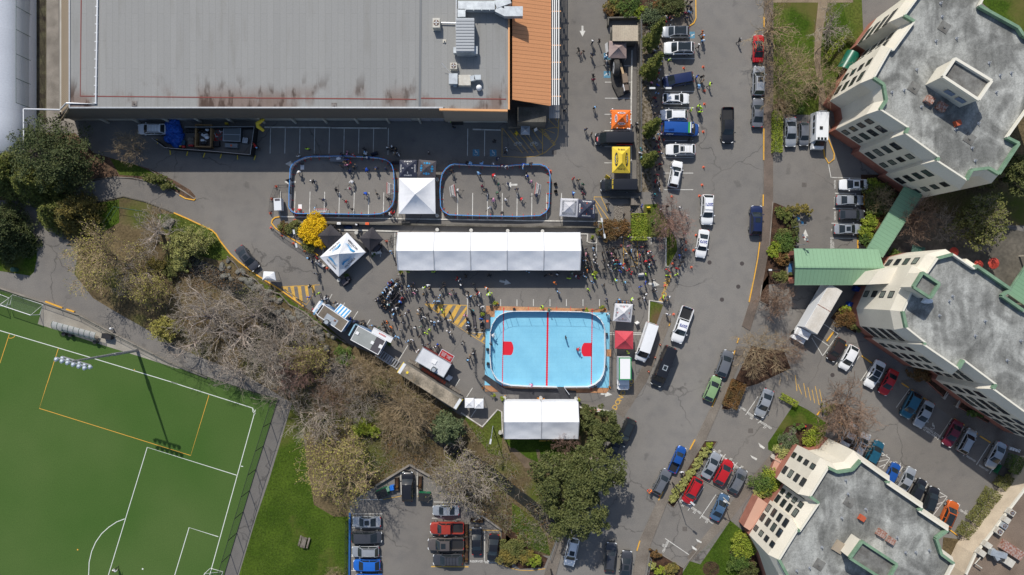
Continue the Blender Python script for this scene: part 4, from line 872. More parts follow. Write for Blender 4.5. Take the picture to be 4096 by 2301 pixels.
GREYD=mat('grey_steel_door',(.25,.25,.27),.6)
for x in (1045,1130,1280,1375):
    c=p('t10',x,910);b=B();b.box((c.x,YS-.02,1.5),(1.9,.1,2.9));sub('roller_door',b,GREYD,a0)
for x in (1100,1490):
    c=p('t00',x,900);b=B();b.box((c.x,YS-.02,1.3),(1.6,.1,2.6));sub('steel_door',b,GREYD,a0)
b=B();c=p('t10',1742,910,1.5);b.box((c.x,YW2+.0,1.8),(2.6,.12,.7));sub('window',b,GLASS,a0)
b=B();c=p('t10',1520,910);b.box((c.x,YW2+.1,1.4),(1.9,.9,2.6));sub('doorway',b,TRIM,a0)
# red and silver lines on the roof
b=B();z=HA+.0;RL=mat('red_roof_strip',(.20,.045,.035),.7)
for f,u in (('t00',[(614,-200),(605,725),(1929,738)]),('t10',[(0,740),(700,744),(1208,750)]),('t10',[(1243,741),(1885,748)])):
    q=pp(f,u,HA);b.strip(q,.16,HA+.02)
sub('red_strip',b,RL,a0)
b=B();q=pp('t00',[(738,-250),(722,783),(500,778)],HA+.15);b.tube(q,.13,6);q=pp('t00',[(500,778)],HA+.1)+[p('t00',452,828,5.0),p('t00',180,822,5.0)];b.tube(q,.13,6);b.tube([p('t00',178,822,5),p('t00',180,1130,5)],.13,6)
for i in range(14):c=p('t00',735-i*1,-80+i*66,HA);b.box((c.x,c.y,HA+.08),(.45,.12,.16))
sub('pipe',b,mat('white_pipe',(.72,.73,.75),.35,metal=.3),a0)
b=B();b.strip(pp('t10',[(1243,-250),(1233,825)],HA),.35,HA+.03);sub('expansion_joint',b,mat('joint_flashing',(.12,.13,.14),.5),a0)
ST2=mat('dark_pond_stain',A(96,88,84),.9,A(140,134,130),1.4,.2,4,det=8)
for f,x,yy in (('t00',1013,782),('t10',589,796)):
    c=p(f,x,yy,HA);b=B();b.box((c.x,c.y,HA+.03),(.8,.8,.07));b.cyl((c.x,c.y,HA+.06),.14,.1);sub('roof_drain',b,ST2,a0)
# orange awning and the white pergola rails
x0,x1=p('t20',2,0,7.6).x,p('t20',290,0,6.0).x;yb=p('t20',0,775,7).y
aw=empty('metal_awning',(x0,yb,0));adopt(aw,None);b=B();b.add([(x0,yb+.35,7.8),(x1,yb-.15,5.9),(x1,TOPY,5.9),(x0,TOPY,7.8)],[(0,1,2,3)]);b.beam((x1,yb-.15,5.85),(x1,TOPY,5.85),.15,.25);b.beam((x0,yb+.35,7.7),(x1,yb-.15,5.8),.1,.2)
tag(aw,'orange ribbed metal awning roof along the east side of the arena','awning');sub('roof_sheet',b,ORM,aw)
b=B();b.box(((x0+x1)/2-.3,(yb+TOPY)/2+1.2,2.9),(x1-x0-.8,TOPY-yb-2,5.4));sub('wall',b,WALLW,aw)
c=p('t20',120,880);b=B();b.box((c.x+.5,yb-1.3,2.4),(4.6,2.4,4.8));sub('entrance_block',b,CONCD,aw)
pg=empty('pergola',(x1,yb,0),0,'white pergola rails with orange brackets beside the orange awning','pergola');xs=[p('t20',x,0,5.6).x for x in (305,320,335,352)];yq=p('t20',0,793,5.6).y
for x in xs:b=B();b.beam((x,yq,5.6),(x,TOPY,5.6),.16,.22);sub('rail',b,mat('white_rail',(.74,.74,.72),.5),pg)
for i in range(8):
    yy=p('t20',0,727-i*128,5.4).y
    if yy>TOPY:break
    b=B();b.beam((x1-.1,yy,5.42),(xs[-1]+.35,yy,5.42),.16,.14);sub('bracket',b,PEACH,pg)
    b=B();b.beam((xs[-1],yy,0),(xs[-1],yy,5.4),.2,.2);sub('post',b,WALLW,pg)
# low metal canopy roof and stair block south of the awning
c=p('t20',317,843,3);b=B();b.box((c.x,c.y,3.4),(1.7,2.3,.12));b.box((c.x-.7,c.y-1,1.7),(.12,.12,3.4));b.box((c.x+.7,c.y-1,1.7),(.12,.12,3.4));b.build('porch_roof',lines_mat('grey_ribbed',(.3,.3,.3),None,.3,0,.05,.5,col2=(.25,.25,.25)),label='small grey ribbed porch roof below the orange awning',cat='porch')
b=B();q=pp('t20',[(-50,870),(30,890),(210,860),(210,960),(-60,905)],.0)
for i in range(12):a=p('t20',-20+i*19,895,2.2-.16*i);b.box((a.x,a.y-.3,(2.2-.16*i)/2),(.42,2.2,2.2-.16*i))
b.build('entrance_steps',CONCD,label='dark concrete entrance steps beside the yellow hatched bicycle area',cat='steps')
# roof plant
DUCT=mat('galvanised_duct',(.46,.50,.53),.4,(.36,.39,.42),1.2,.08,6,metal=.35);CREAM=mat('cream_metal',(.55,.53,.47),.6,(.45,.42,.36),2,.1,8);
def unit(f,x,yy,w,d,h,z0,m,label,fan=False,name='air_conditioner',rz=0,cat='roof unit',grp='plant on the roofs'):
    c=p(f,x,yy,z0+h);r=empty(name,(c.x,c.y,z0),R(rz),label,cat,grp);b=B();b.box((0,0,h/2),(w,d,h));b.box((0,0,.06),(w+.12,d+.12,.1));b.build('casing',m,r)
    if fan:
        b=B();b.cyl((0,0,h+.002),min(w,d)*.4,.05,18,0);fo=b.build('fan_guard',mat('fan_grille',(.12,.07,.05),.5),r);b=B();
        for k in range(4):b.beam((0,0,h+.08),(min(w,d)*.36*math.cos(k*1.57),min(w,d)*.36*math.sin(k*1.57),h+.08),.12,.02)
        b.build('fan',STEEL,r)
    return r
unit('t10',1358,172,1.1,1.45,1.3,HA,CREAM,'square roof air unit with big brown fan beside the louvred unit',True)
unit('t10',1489,496,1.05,.95,1.0,HA,CREAM,'small roof air unit with brown fan below the louvred unit',True)
c=p('t10',1575,262,HA+2.2);r=empty('louvred_air_handler',(c.x,c.y,HA),0,'tall grey louvred air handler with slatted top on the arena roof','roof unit');b=B();b.box((0,0,1.0),(2.7,5.2,2.0));b.build('casing',DUCT,r)
for i in range(11):b=B();b.box((0,2.3-i*.46,2.08),(2.8,.36,.12));b.build('slat',mat('slat_metal',(.34,.36,.38),.5),r)
b=B();b.box((-1.6,-2.0,.8),(.5,.9,.9));b.box((1.6,-2.0,.8),(.5,1.2,.9));b.build('inlet',DUCT,r)
b=B();z=HA+1.0;b.beam(p('t10',1525,52,z),p('t10',1800,52,z),1.3,1.1);b.beam(p('t10',1550,78,z),p('t10',1550,138,z),1.2,1.1);b.beam(p('t10',1805,45,z),p('t10',1915,5,z),1.2,1.0);b.beam(p('t10',1810,72,z),p('t10',1885,110,z),1.0,.9);b.beam(p('t10',1870,95,z),p('t10',2010,95,z),1.5,1.0)
for x in (1580,1640,1700,1760):b.beam(p('t10',x,22,z+.56),p('t10',x,82,z+.56),.08,.06)
b.build('air_duct',DUCT,label='branching grey sheet metal air duct on the arena roof',cat='duct')
b=B();z=HA+.8;b.beam(p('t10',1455,600,z),p('t10',1520,600,z),1.6,.9);b.beam(p('t10',1615,598,z),p('t10',1650,590,z),.8,.7);b.beam(p('t10',1645,588,z),p('t10',1695,588,z),.75,.7);b.beam(p('t10',1500,625,HA+.4),p('t10',1500,655,HA+.4),.5,.5);b.build('air_duct',DUCT,label='short grey duct either side of the cream roof box',cat='duct')
unit('t10',1572,604,1.85,1.6,.9,HA,CREAM,'cream box air unit joined to ducts on the arena roof',name='rooftop_unit')
c=p('t10',1680,660,HA+.7);b=B();b.cyl((c.x,c.y,HA),.42,.5,16,0);b.ball((c.x,c.y,HA+.6),(.45,.45,.4),16,8);b.build('roof_ventilator',mat('white_cowl',(.75,.75,.76),.35),smooth=True,label='white round ventilator cowl on the arena roof',cat='ventilator')
b=B();b.tube([p('t10',1510,-40,HA+.2),p('t10',1508,228,HA+.2)],.09,6);b.tube([p('t10',1395,172,HA+.3),p('t10',1508,175,HA+.3)],.1,6);b.tube([p('t10',1398,476,HA+1.2),p('t10',1475,560,HA+.1)],.03,4);b.build('roof_pipe',MT['white_pipe'],label='thin white pipes feeding the roof units',cat='pipe')
c=p('t10',1420,312,HA);b=B();b.box((c.x,c.y,HA+.06),(.5,.5,.1));b.cyl((c.x,c.y,HA+.1),.1,.3);b.build('roof_vent',CREAM,label='small square vent with a grey stub on the arena roof',cat='vent')
# ---------------------------------------------------------------- the white air dome and its fence
xr=p('D',92,0,0).x;w_=26.0;b=B();n=28;ys=[TOPY+2-i*1.6 for i in range(30)]
for i,yy in enumerate(ys):
    t=max(0,(i-24)/6);sh=math.sqrt(max(.02,1-t*t*.95))
    for k in range(n+1):a=math.pi*k/n;r=1+.012*(i%3==0);b.v.append((xr-w_+w_*math.cos(a)*(.75+.25*sh),yy,11*math.sin(a)**.75*sh*r))
b.f=[(i*(n+1)+k,i*(n+1)+k+1,(i+1)*(n+1)+k+1,(i+1)*(n+1)+k) for i in range(len(ys)-1) for k in range(n)];b.m=[0]*len(b.f)
b.build('air_dome',lines_mat('dome_membrane',(.74,.77,.82),None,3.2,R(90),.05,.45,col2=(.68,.72,.79),sc=.08,dark=.93),smooth=True,label='large white air supported sports dome at the left edge',cat='dome')
GFM=mat('green_fence_metal',(.04,.10,.07),.5);NET=mat('chain_link',(.10,.13,.11),.6,alpha=.22)
def fence(f,pts,h,label,m=TRIM,net=None,step=2.6,name='chain_link_fence',px=.06,group='fences round the grounds',rails=1):
    q=pp(f,pts);r=empty(name,q[0],0,label,'fence',group);bp=B();br=B();bn=B()
    for i in range(len(q)-1):
        a,c=q[i]-q[0],q[i+1]-q[0];L=(c-a).length;k=max(1,int(L/step));u=Vector((0,0,1))
        for j in range(k+(i==len(q)-2)):e=a.lerp(c,j/k);bp.beam(e,e+u*h,px,px)
        for j in range(rails):z=h-j*h*.5;br.beam(a+u*z,c+u*z,px*.7,px*.7)
        br.beam(a+u*.08,c+u*.08,px*.6,px*.6);bn.add([a,c,c+u*h,a+u*h],[(0,1,2,3)])
    bp.build('posts',m,r);br.build('rails',m,r)
    if net:bn.build('mesh_panel',net,r)
    return r
fence('t00',[(272,-200),(270,300),(270,830)],4.6,'tall green mesh fence between the white dome and the mossy strip',GFM,NET,3.2)
fence('D',[(700,1005),(644,1181),(564,1447),(540,1530)],3.6,'tall black mesh fence along the east side of the football pitch',TRIM,NET,3.4,px=.09)
fence('D',[(0,729),(110,761),(200,793),(300,847),(434,914),(534,952),(640,987),(700,1005)],1.25,'low black fence between the pitch and the footpath',TRIM,NET,2.6)
fence('t22',[(395,1010),(330,1180),(285,1310)],1.2,'grey railing at the creek bridge beside the pavement',STEEL,NET,1.8);fence('t22',[(1040,1310),(1005,1500)],1.2,'grey railing between the road pavement and the shrub bed at the bottom',STEEL,NET,1.8)
fence('t01',[(805,245),(890,118),(1100,150),(1305,300)],1.3,'green handrail round the top of the creek culvert',GFM,None,2.4,px=.05)
wall('t12',[(706,980),(700,1500)],.35,.3,mat('blue_painted_timber',(.02,.10,.30),.6),'blue painted timber edging left of the bottom parking bays','timber_edging')
fence('t12',[(688,1035),(684,1500)],1.5,'dark fence left of the blue edging at the bottom car park',TRIM,NET,2.2)
fence('t20',[(967,130),(966,1447)],1.3,'grey wire fence on top of the sponsor bay wall',STEEL,None,2.4,px=.05)
b=B();q=pp('t01',[(-10,720),(330,832),(600,928),(900,1088),(1290,1290),(1560,1400)])
for i in range(len(q)-1):b.beam(q[i]+Vector((0,0,.12)),q[i+1]+Vector((0,0,.12)),.25,.24)
b.build('kerb',CONC,kind='structure')
# ---------------------------------------------------------------- apartment blocks
CREAMW=mat('cream_stucco',(.66,.62,.53),.9,(.60,.56,.475),.25,.05,6,spec=.2);BRICK=mat('pink_brick',(.36,.15,.105),.9,(.30,.12,.085),.8,.15,14);GCAP=mat('green_cap',A(128,158,130),.7,A(108,136,112),.8,.12,6,det=6)
CCAP=mat('cream_cap',(.68,.65,.56),.8,fine=.05);FRAME=mat('window_frame_dark',(.03,.03,.032),.5)
def roofm(name,ang):# mottled felt: broad run-off streaks, ponding marks, faint laps
    m=lines_mat(name,A(148,149,145),None,.95,ang,.03,.95,col2=A(139,140,136),sc=.35,dark=.95);t=m.node_tree;bs=t.nodes['Principled BSDF'];src=bs.inputs['Base Color'].links[0].from_socket
    tc=t.nodes.new('ShaderNodeTexCoord');mp=t.nodes.new('ShaderNodeMapping');mp.inputs['Rotation'].default_value=(0,0,R(35));mp.inputs['Scale'].default_value=(.55,.16,1);t.links.new(tc.outputs['Object'],mp.inputs[0])
    for sc_,a_,b_,lo in ((1.0,.34,.64,.90),(.20,.40,.58,.86),(3.0,.35,.6,.95)):
        n=t.nodes.new('ShaderNodeTexNoise');n.inputs['Scale'].default_value=sc_;n.inputs['Detail'].default_value=7;n.inputs['Distortion'].default_value=1.2;t.links.new(mp.outputs[0] if sc_==1.0 else tc.outputs['Object'],n.inputs['Vector'])
        r=t.nodes.new('ShaderNodeValToRGB');r.color_ramp.elements[0].position=a_;r.color_ramp.elements[1].position=b_;r.color_ramp.elements[0].color=(lo,lo,lo,1);r.color_ramp.elements[1].color=(1.06,1.06,1.06,1);t.links.new(n.outputs[0],r.inputs[0]);src=mul(t,src,r.outputs[0],1)
    t.links.new(src,bs.inputs['Base Color']);return m
WIN={}
def win_mesh(w,h):
    if (w,h) in WIN:return WIN[(w,h)]
    f=B();f.beam((-w/2,0,0),(w/2,0,0),.12,.09);f.beam((-w/2,0,h),(w/2,0,h),.12,.09);
    for x in ((-w/2,0,w/2) if w>1.2 else (-w/2,w/2)):f.beam((x,0,0),(x,0,h),.09,.12)
    f.beam((-w/2,0,h*.5),(w/2,0,h*.5),.05,.05)
    g=B();g.add([(-w/2,.02,0),(w/2,.02,0),(w/2,.02,h),(-w/2,.02,h)],[(0,1,2,3)]);g.add([(-w/2,-.02,0),(w/2,-.02,0),(w/2,-.02,h),(-w/2,-.02,h)],[(3,2,1,0)])
    WIN[(w,h)]=(f.mesh('window',FRAME),g.mesh('pane',GLASS));return WIN[(w,h)]
PANES=[GLASS,GLASS,mat('curtained_pane',(.16,.18,.16),.15),mat('green_grey_pane',(.06,.08,.075),.1)]
def apartment(name,f,pts,h,green,wins,ang,label,ground=2.6,mansard=2.0,inset=.75,roofname='roof'):
    """pts: roof-edge outline as seen in the photograph at height h, anticlockwise seen from above or not"""
    q=pp(f,pts,h);n=len(q);ar=sum(q[i].x*q[(i+1)%n].y-q[(i+1)%n].x*q[i].y for i in range(n));sg=1 if ar>0 else -1
    c0=sum(q,Vector())/n;c0.z=0;root=empty(name,c0,0,label,'building','apartment blocks');O=[]
    for i in range(n):
        a,b_,c=q[i-1],q[i],q[(i+1)%n];d1=(b_-a).normalized();d2=(c-b_).normalized();n1=Vector((d1.y,-d1.x,0))*sg;n2=Vector((d2.y,-d2.x,0))*sg
        m=(n1+n2);m=m/max(.35,m.dot(n1)) if m.length>1e-3 else n1;O.append(b_+m*inset)
    def at(v,z):return (v.x-c0.x,v.y-c0.y,z)
    wl_=B();br=B();ms=B()
    for i in range(n):
        j=(i+1)%n;a,b_=O[i],O[j]
        wl_.add([at(a,ground),at(b_,ground),at(b_,h-mansard),at(a,h-mansard)],[(0,1,2,3) if sg>0 else (3,2,1,0)])
        br.add([at(a,0),at(b_,0),at(b_,ground),at(a,ground)],[(0,1,2,3) if sg>0 else (3,2,1,0)])
        ms.add([at(a,h-mansard),at(b_,h-mansard),at(q[j],h),at(q[i],h)],[(0,1,2,3) if sg>0 else (3,2,1,0)])
        T=B();e=.012*(i%2);T.beam(at(q[i],h-.3+e),at(q[j],h-.3+e),.42 if i in green else .24,.62);T.build('green_parapet_cap' if i in green else 'parapet_cap',GCAP if i in green else CCAP,root)
    sub2=lambda nm,b_,m:b_.build(nm,m,root)
    sub2('wall',wl_,CREAMW);sub2('brick_base',br,BRICK);sub2('parapet_slope',ms,CREAMW)
    r=B();r.sheet([at(v,0) for v in q],h-.75);ro=sub2('roof',r,roofm(name+'_'+roofname,ang))
    for (i,t0,t1,cols,w_,rows,z0,dz,wh) in wins:# windows on wall i
        j=(i+1)%n;a,b_=O[i],O[j];d=b_-a;th=math.atan2(d.y,d.x);nn=Vector((d.y,-d.x,0)).normalized()*sg*.03
        for k in range(cols):
            t=t0+(t1-t0)*(k+.5)/cols;e=a+d*t+nn
            for rr in range(rows):
                fm,gm=win_mesh(w_,wh);o=obj('window',fm,root,at(e,z0+dz*rr),th);g=obj('pane',gm,o);setm(g,rnd.choice(PANES))
    return root,O,q,c0
def wrect(root,f,pts,z,h,m,name,cap=None):
    """a block standing on a roof: pts are its top outline at height h"""
    q=pp(f,pts,h);b=B();b.prism([(v.x-root.location.x,v.y-root.location.y) for v in q],z,h-.5,0,1)
    o=b.build(name,[m,roof_dark],root);cb=B()
    for i in range(len(q)):a,c=q[i]-root.location,q[(i+1)%len(q)]-root.location;a.z=c.z=h-.25+.004*i;cb.beam(a,c,.38,.5)
    cb.build('coping',cap or CCAP,o);return o
roof_dark=mat('dark_roof_felt',A(134,134,130),.9,A(98,96,92),.6,.15,5,det=7)
W4=lambda i,t0,t1,cols,w_,z0=3.2,dz=2.42,wh=1.22,rows=4:(i,t0,t1,cols,w_,rows,z0,dz,wh)
ne,O,q,c0=apartment('apartment_block','t30',[(1160,-60),(1030,115),(1105,160),(945,380),(925,365),(800,585),(875,635),(895,755),(850,825),(1060,962),(1040,1005),(1292,1187),(1275,1210),(1500,1357),(1540,1280),(1668,1265),(1743,1310),(1895,1080),(1805,1035),(2000,760),(2250,700),(2250,400),(1929,265),(1890,205),(1595,42),(1650,-60)],14.3,{1,5,6,7,9,11,13,14,15,16,17,21,22,23},
    [W4(0,.5,1,2,1.5),W4(2,.1,.45,1,1.0),W4(2,.55,.95,1,1.5),W4(4,.2,.55,1,1.0),W4(4,.55,.95,1,1.5),W4(8,.12,.42,1,1.0),W4(8,.48,.92,1,1.5),W4(10,.1,.45,1,1.5),W4(10,.55,.9,1,1.0),W4(12,.08,.5,1,1.5),W4(12,.55,.92,1,1.0),W4(19,.2,.8,2,1.4)],R(-35),
    'cream apartment block with grey roof and raised white rimmed penthouse, top right corner',inset=.8)
wrect(ne,'t30',[(1412,440),(1690,608),(1590,752),(1322,575)],13.4,17.8,CREAMW,'penthouse')
b=B()
for x,yy in ((1378,680),(1462,735)):c=p('t30',x,yy,15.6)-c0;b.add([(c.x-.7,c.y-.02,14.9),(c.x+.5,c.y-.72,14.9),(c.x+.5,c.y-.72,15.9),(c.x-.7,c.y-.02,15.9)],[(0,1,2,3)])
b.build('penthouse_window',mat('blue_grey_glass',(.18,.23,.33),.2),ne)
be,O,q,c0=apartment('apartment_block','t31',[(1395,470),(1280,500),(1200,612),(1165,600),(1100,720),(1020,900),(1045,1022),(1190,1138),(1175,1150),(1440,1332),(1478,1268),(1720,1450),(1700,1485),(1980,1690),(2300,1900),(2500,1500),(2500,1200),(1929,895),(1768,783),(1835,735),(1575,556),(1558,580)],14.6,{0,5,7,9,11,17,18,19,20},
    [W4(1,.1,.9,1,1.1),W4(4,.15,.6,1,1.0),W4(6,.1,.5,1,1.5),W4(6,.55,.95,1,1.0),W4(8,.05,.35,1,1.0),W4(8,.38,.7,1,1.5),W4(8,.7,.98,1,1.0),W4(10,.1,.5,1,1.5),W4(10,.5,.95,1,1.5),W4(12,.05,.45,1,1.5),W4(12,.5,.95,2,1.4),W4(13,.05,.95,3,1.6)],R(-35),
    'cream apartment block with green cornered grey roof joined to the green canopy, right edge',inset=.8)
wrect(be,'t31',[(1168,608),(1296,692),(1228,800),(1100,717)],13.6,17.2,CREAMW,'stair_tower',GCAP)
bs_,O,q,c0=apartment('apartment_block','t32',[(455,638),(528,672),(640,655),(702,585),(915,735),(898,757),(1165,940),(1140,965),(1358,1110),(1272,1175),(1310,1292),(1405,1362),(1300,1560),(1100,1900),(300,1900),(155,1460),(85,1332),(225,1105),(240,1118),(385,905),(320,855)],12.9,{0,1,2,4,6,8,9,10,14,15,17,19},
    [W4(20,.1,.5,1,1.2,2.9,2.3),W4(20,.55,.92,1,.82,2.9,2.3),W4(19,.1,.9,1,.82,2.9,2.3),W4(18,.1,.45,1,1.2,2.9,2.3),W4(18,.5,.9,1,.82,2.9,2.3),W4(16,.08,.4,1,.82,2.9,2.3),W4(16,.42,.95,2,1.2,2.9,2.3)],R(-32),
    'cream apartment block with grey roof and a green edged penthouse, bottom right',inset=.8)
wrect(bs_,'t32',[(712,1195),(975,1368),(900,1500),(620,1322)],12.0,15.4,CREAMW,'penthouse',GCAP)
# roof details
RUST=mat('rusty_metal',A(146,96,78),.8,A(170,152,144),3.5,.3,12,stops=(.42,.58));ROR=mat('red_rust',(.42,.09,.04),.8)
unit('t30',1227,750,1.15,1.0,.7,13.6,RUST,'white roof box with rust streaks beside the penthouse of the top right block',rz=-33,name='roof_hatch');unit('t30',1320,800,1.3,1.1,.7,13.6,RUST,'rustier roof box of the pair beside the penthouse, top right block',rz=-33,name='roof_hatch')
unit('t30',1440,925,.75,.75,.7,13.6,ROR,'small orange red roof vent on the top right block',rz=20,name='roof_vent');unit('t32',716,1022,.8,.75,.6,12.2,ROR,'small orange red roof vent on the bottom right block',rz=-32,name='roof_vent')
unit('t32',862,1138,1.25,1.0,.6,12.2,RUST,'rusty brown roof box on the bottom right block',rz=-32,name='roof_hatch');unit('t32',935,1192,1.1,.85,.6,12.2,RUST,'pale pinkish roof box beside the rusty one, bottom right block',rz=-32,name='roof_hatch')
unit('t32',537,1238,1.5,1.6,.25,12.2,mat('tan_hatch',(.30,.25,.19),.8),'flat tan roof hatch beside the green edged penthouse',rz=-32,name='roof_hatch')
for f,z,L in (('t30',13.6,((1300,25),(1312,125),(1265,310),(1420,290),(1120,525),(1025,680),(932,695),(1665,475),(1720,695),(1832,550),(1155,805),(1585,930),(1412,975),(1537,1115),(1560,1212),(1748,568))),('t31',13.9,((1390,785),(1365,822),(1290,930),(1635,972),(1560,1083),(1800,1268),(1903,1120))),('t32',12.2,((585,730),(602,833),(735,950),(555,1015),(405,1235),(313,1390),(215,1412),(972,1162),(1112,1272),(1213,1257),(1035,1275)))):
    for i,(x,yy) in enumerate(L):
        c=p(f,x,yy,z);b=B();b.cyl((0,0,0),.22,.05,10);b.cyl((0,0,.05),.06,.35,8);b.ball((0,0,.42),.09,8,5)
        b.build('vent_pipe',STEEL,loc=(c.x,c.y,z),label='small grey vent pipe on the %s apartment roof'%{'t30':'top right','t31':'middle right','t32':'bottom right'}[f],cat='vent',group='vent pipes on the apartment roofs')
for f,z,L in (('t30',13.58,((1327,205),(1100,662),(1518,1045))),('t32',12.18,((613,895),(385,1368)))):
    for x,yy in L:
        c=p(f,x,yy,z);b=B();b.box((0,0,.02),(1.5,1.5,.04));b.cyl((0,0,.04),.2,.12,10);b.build('roof_drain',roof_dark,loc=(c.x,c.y,z),rz=R(-33),label='square roof drain with round grate on the %s block'%{'t30':'top right','t32':'bottom right'}[f],cat='drain',group='roof drains')
c=p('t31',1205,820,14.2);b=B();b.ball((0,0,.2),(.9,.55,.4),9,5,jit=.2,rn=rnd);b.build('debris_sack',WHITE,loc=(c.x,c.y,13.9),label='white plastic sack beside the stair tower on the apartment roof',cat='sack')
# low building at the bottom right corner with gravel roof
GRAV=mat('gravel_roof',A(134,118,104),.95,A(112,98,86),.3,.25,9,det=7)
q=pp('t32',[(2060,600),(1940,790),(1560,1290),(1490,1440),(1400,1800),(2400,1800),(2400,600)],4.6);r=empty('flat_roofed_building',q[2]*1,0,'low building with brown gravel roof and broad cream parapet, bottom right corner','building');r.location.z=0
b=B();b.prism([(v.x-r.location.x,v.y-r.location.y) for v in q],0,4.55,0,1,top=False);b.build('wall',[mat('cream_render',(.66,.56,.43),.85,(.56,.47,.36),.5,.08,5)],r)
b=B();b.sheet([(v.x-r.location.x,v.y-r.location.y) for v in q],4.45);b.build('roof',GRAV,r)
for k in range(3):a,c=q[k]-r.location,q[k+1]-r.location;b=B();b.beam(a,c,.3,.35);b.build('coping',CCAP,r)
for i,(x,yy,w_,d_,fan,m,lb) in enumerate(((1842,978,.95,.9,1,CREAM,'topmost'),(1805,1035,.95,.9,0,CREAM,'second'),(1785,1078,.9,.8,1,DUCT,'third'),(1748,1120,1.1,1.0,1,CREAM,'fourth'),(1663,1225,1.1,.9,0,CREAM,'fifth'),(1617,1283,1.1,.9,0,CREAM,'lowest'))):unit('t32',x,yy,w_,d_,.9,4.45,m,lb+' of the cream air conditioning boxes along the gravel roof edge',bool(fan),rz=-35)
b=B();b.beam(p('t32',1670,1270,5.6),p('t32',1790,1300,5.6),.9,.7);b.beam(p('t32',1690,1250,5.6),p('t32',1730,1330,5.6),.6,.6);b.build('air_duct',DUCT,label='shiny bent duct on the gravel roof',cat='duct');unit('t32',1850,1265,3.6,1.5,.9,4.45,RUST,'long rusty plant box on the gravel roof',rz=-33,name='rooftop_unit');unit('t32',1822,1350,1.6,1.2,.8,4.45,CREAM,'cream plant box below the rusty one on the gravel roof',rz=-33,name='rooftop_unit')
b=B();b.tube([p('t32',1612,1395,5.2),p('t32',1560,1360,5.2),p('t32',1600,1315,5.2)],.1,6);b.build('roof_pipe',CREAM,label='bent cream pipe on the gravel roof',cat='pipe')
# green metal canopy, walkway roof and terrace roof
GM=lines_mat('green_metal_roof',A(134,170,138),None,.62,0,.06,.45,col2=A(122,156,126),sc=.3,dark=.72);GMD=lines_mat('green_metal_walkway',A(124,160,130),None,.62,R(57),.06,.45,col2=A(112,150,122),sc=.25,dark=.72)
r=empty('entrance_canopy',p('t31',500,570),0,'gabled green metal canopy over the drive between the flag poles and the lorry','canopy');o3=r.location
rl,rr_=p('t31',205,568,5.3),p('t31',875,572,5.3);na,nb=p('t31',195,428,4.2),p('t31',832,432,4.2);sa_,sb_=p('t31',200,700,4.2),p('t31',750,700,4.2)
b=B();b.add([na-o3,rl-o3,rr_-o3,nb-o3],[(0,1,2,3)]);b.add([rl-o3,sa_-o3,sb_-o3,rr_-o3],[(0,1,2,3)]);b.beam(rl-o3+Vector((0,0,.05)),rr_-o3+Vector((0,0,.05)),.25,.06);b.build('roof',GM,r)
b=B();b.beam(na-o3-Vector((0,0,.1)),nb-o3-Vector((0,0,.1)),.12,.2);b.beam(sa_-o3-Vector((0,0,.1)),sb_-o3-Vector((0,0,.1)),.12,.2);b.add([na-o3,sa_-o3,rl-o3],[(0,1,2)]);b.build('gutter',GCAP,r)
for v in (na,sa_,nb,sb_):b=B();b.box((v.x-o3.x+(.8 if v in (na,sa_) else -.8),v.y-o3.y+(-.6 if v in (na,nb) else .6),2.0),(.7,.7,4.0));b.build('pillar',BRICK,r)
r=empty('walkway_roof',p('t31',950,300),0,'long green metal walkway roof running up to the top right block','canopy');o3=r.location
a1,a2,a3,a4=p('t31',748,428,3.6),p('t31',1030,-40,3.6),p('t31',1168,15,3.9),p('t31',862,495,3.9);b=B();b.add([a1-o3,a4-o3,a3-o3,a2-o3],[(0,1,2,3)]);b.build('roof',GMD,r);b=B();b.beam(a1-o3-Vector((0,0,.1)),a2-o3-Vector((0,0,.1)),.14,.2);b.beam(a4-o3-Vector((0,0,.1)),a3-o3-Vector((0,0,.1)),.14,.2);b.build('gutter',GCAP,r)
for t in (.1,.5,.9):b=B();v=a4.lerp(a3,t)-o3;b.box((v.x-.5,v.y+.3,1.8),(.3,.3,3.6));b.build('post',CREAMW,r)
r=empty('terrace_roof',p('t31',1900,700),0,'green metal terrace roof at the right edge beside the middle block','canopy');o3=r.location;v=pp('t31',[(1990,480),(1800,760),(1929,850),(2200,950),(2300,600)],3.4);b=B();b.sheet([(a.x-o3.x,a.y-o3.y,3.4) for a in v]);b.build('roof',GMD,r);b=B();b.beam(v[0]-o3,v[1]-o3,.2,.3);b.beam(v[1]-o3,v[2]-o3,.2,.3);b.build('edge_trim',GCAP,r)
for k,e in enumerate(v[:3]):b=B();b.box((e.x-o3.x+.4,e.y-o3.y+.1,1.7),(.25,.25,3.3));b.build('post',CREAMW,r)
# side walls of the canopy link on the middle block (cream lower volumes)
def block(f,pts,h,m,name,label,cat='wall',z0=0,mt=None):
    q=pp(f,pts,h);b=B();b.prism(q,z0,h,0,1);return b.build(name,[m,mt or m],label=label,cat=cat)
block('t31',[(830,595),(1010,560),(1040,575),(1170,605),(1095,715),(975,688),(755,698)],9.0,CREAMW,'link_building','lower cream link building between the green canopy and the stair tower','building')
block('t31',[(880,520),(935,512),(960,570),(900,585)],2.6,BRICK,'brick_annex','low pink brick annex beside the green canopy end','building')
block('t31',[(140,470),(195,462),(200,495),(150,500)],1.1,BRICK,'brick_pier','pink brick pier north of the fountain basin','pier');block('t31',[(148,648),(200,642),(200,672),(150,675)],1.1,BRICK,'brick_pier','pink brick pier south of the fountain basin','pier')
block('t22',[(1855,858),(1929,910),(1960,960),(1790,1110),(1745,1080)],2.4,BRICK,'brick_planter_wall','pink brick ground floor projection behind the wooden bench','wall',mt=mat('pink_coping',(.52,.30,.22),.8))
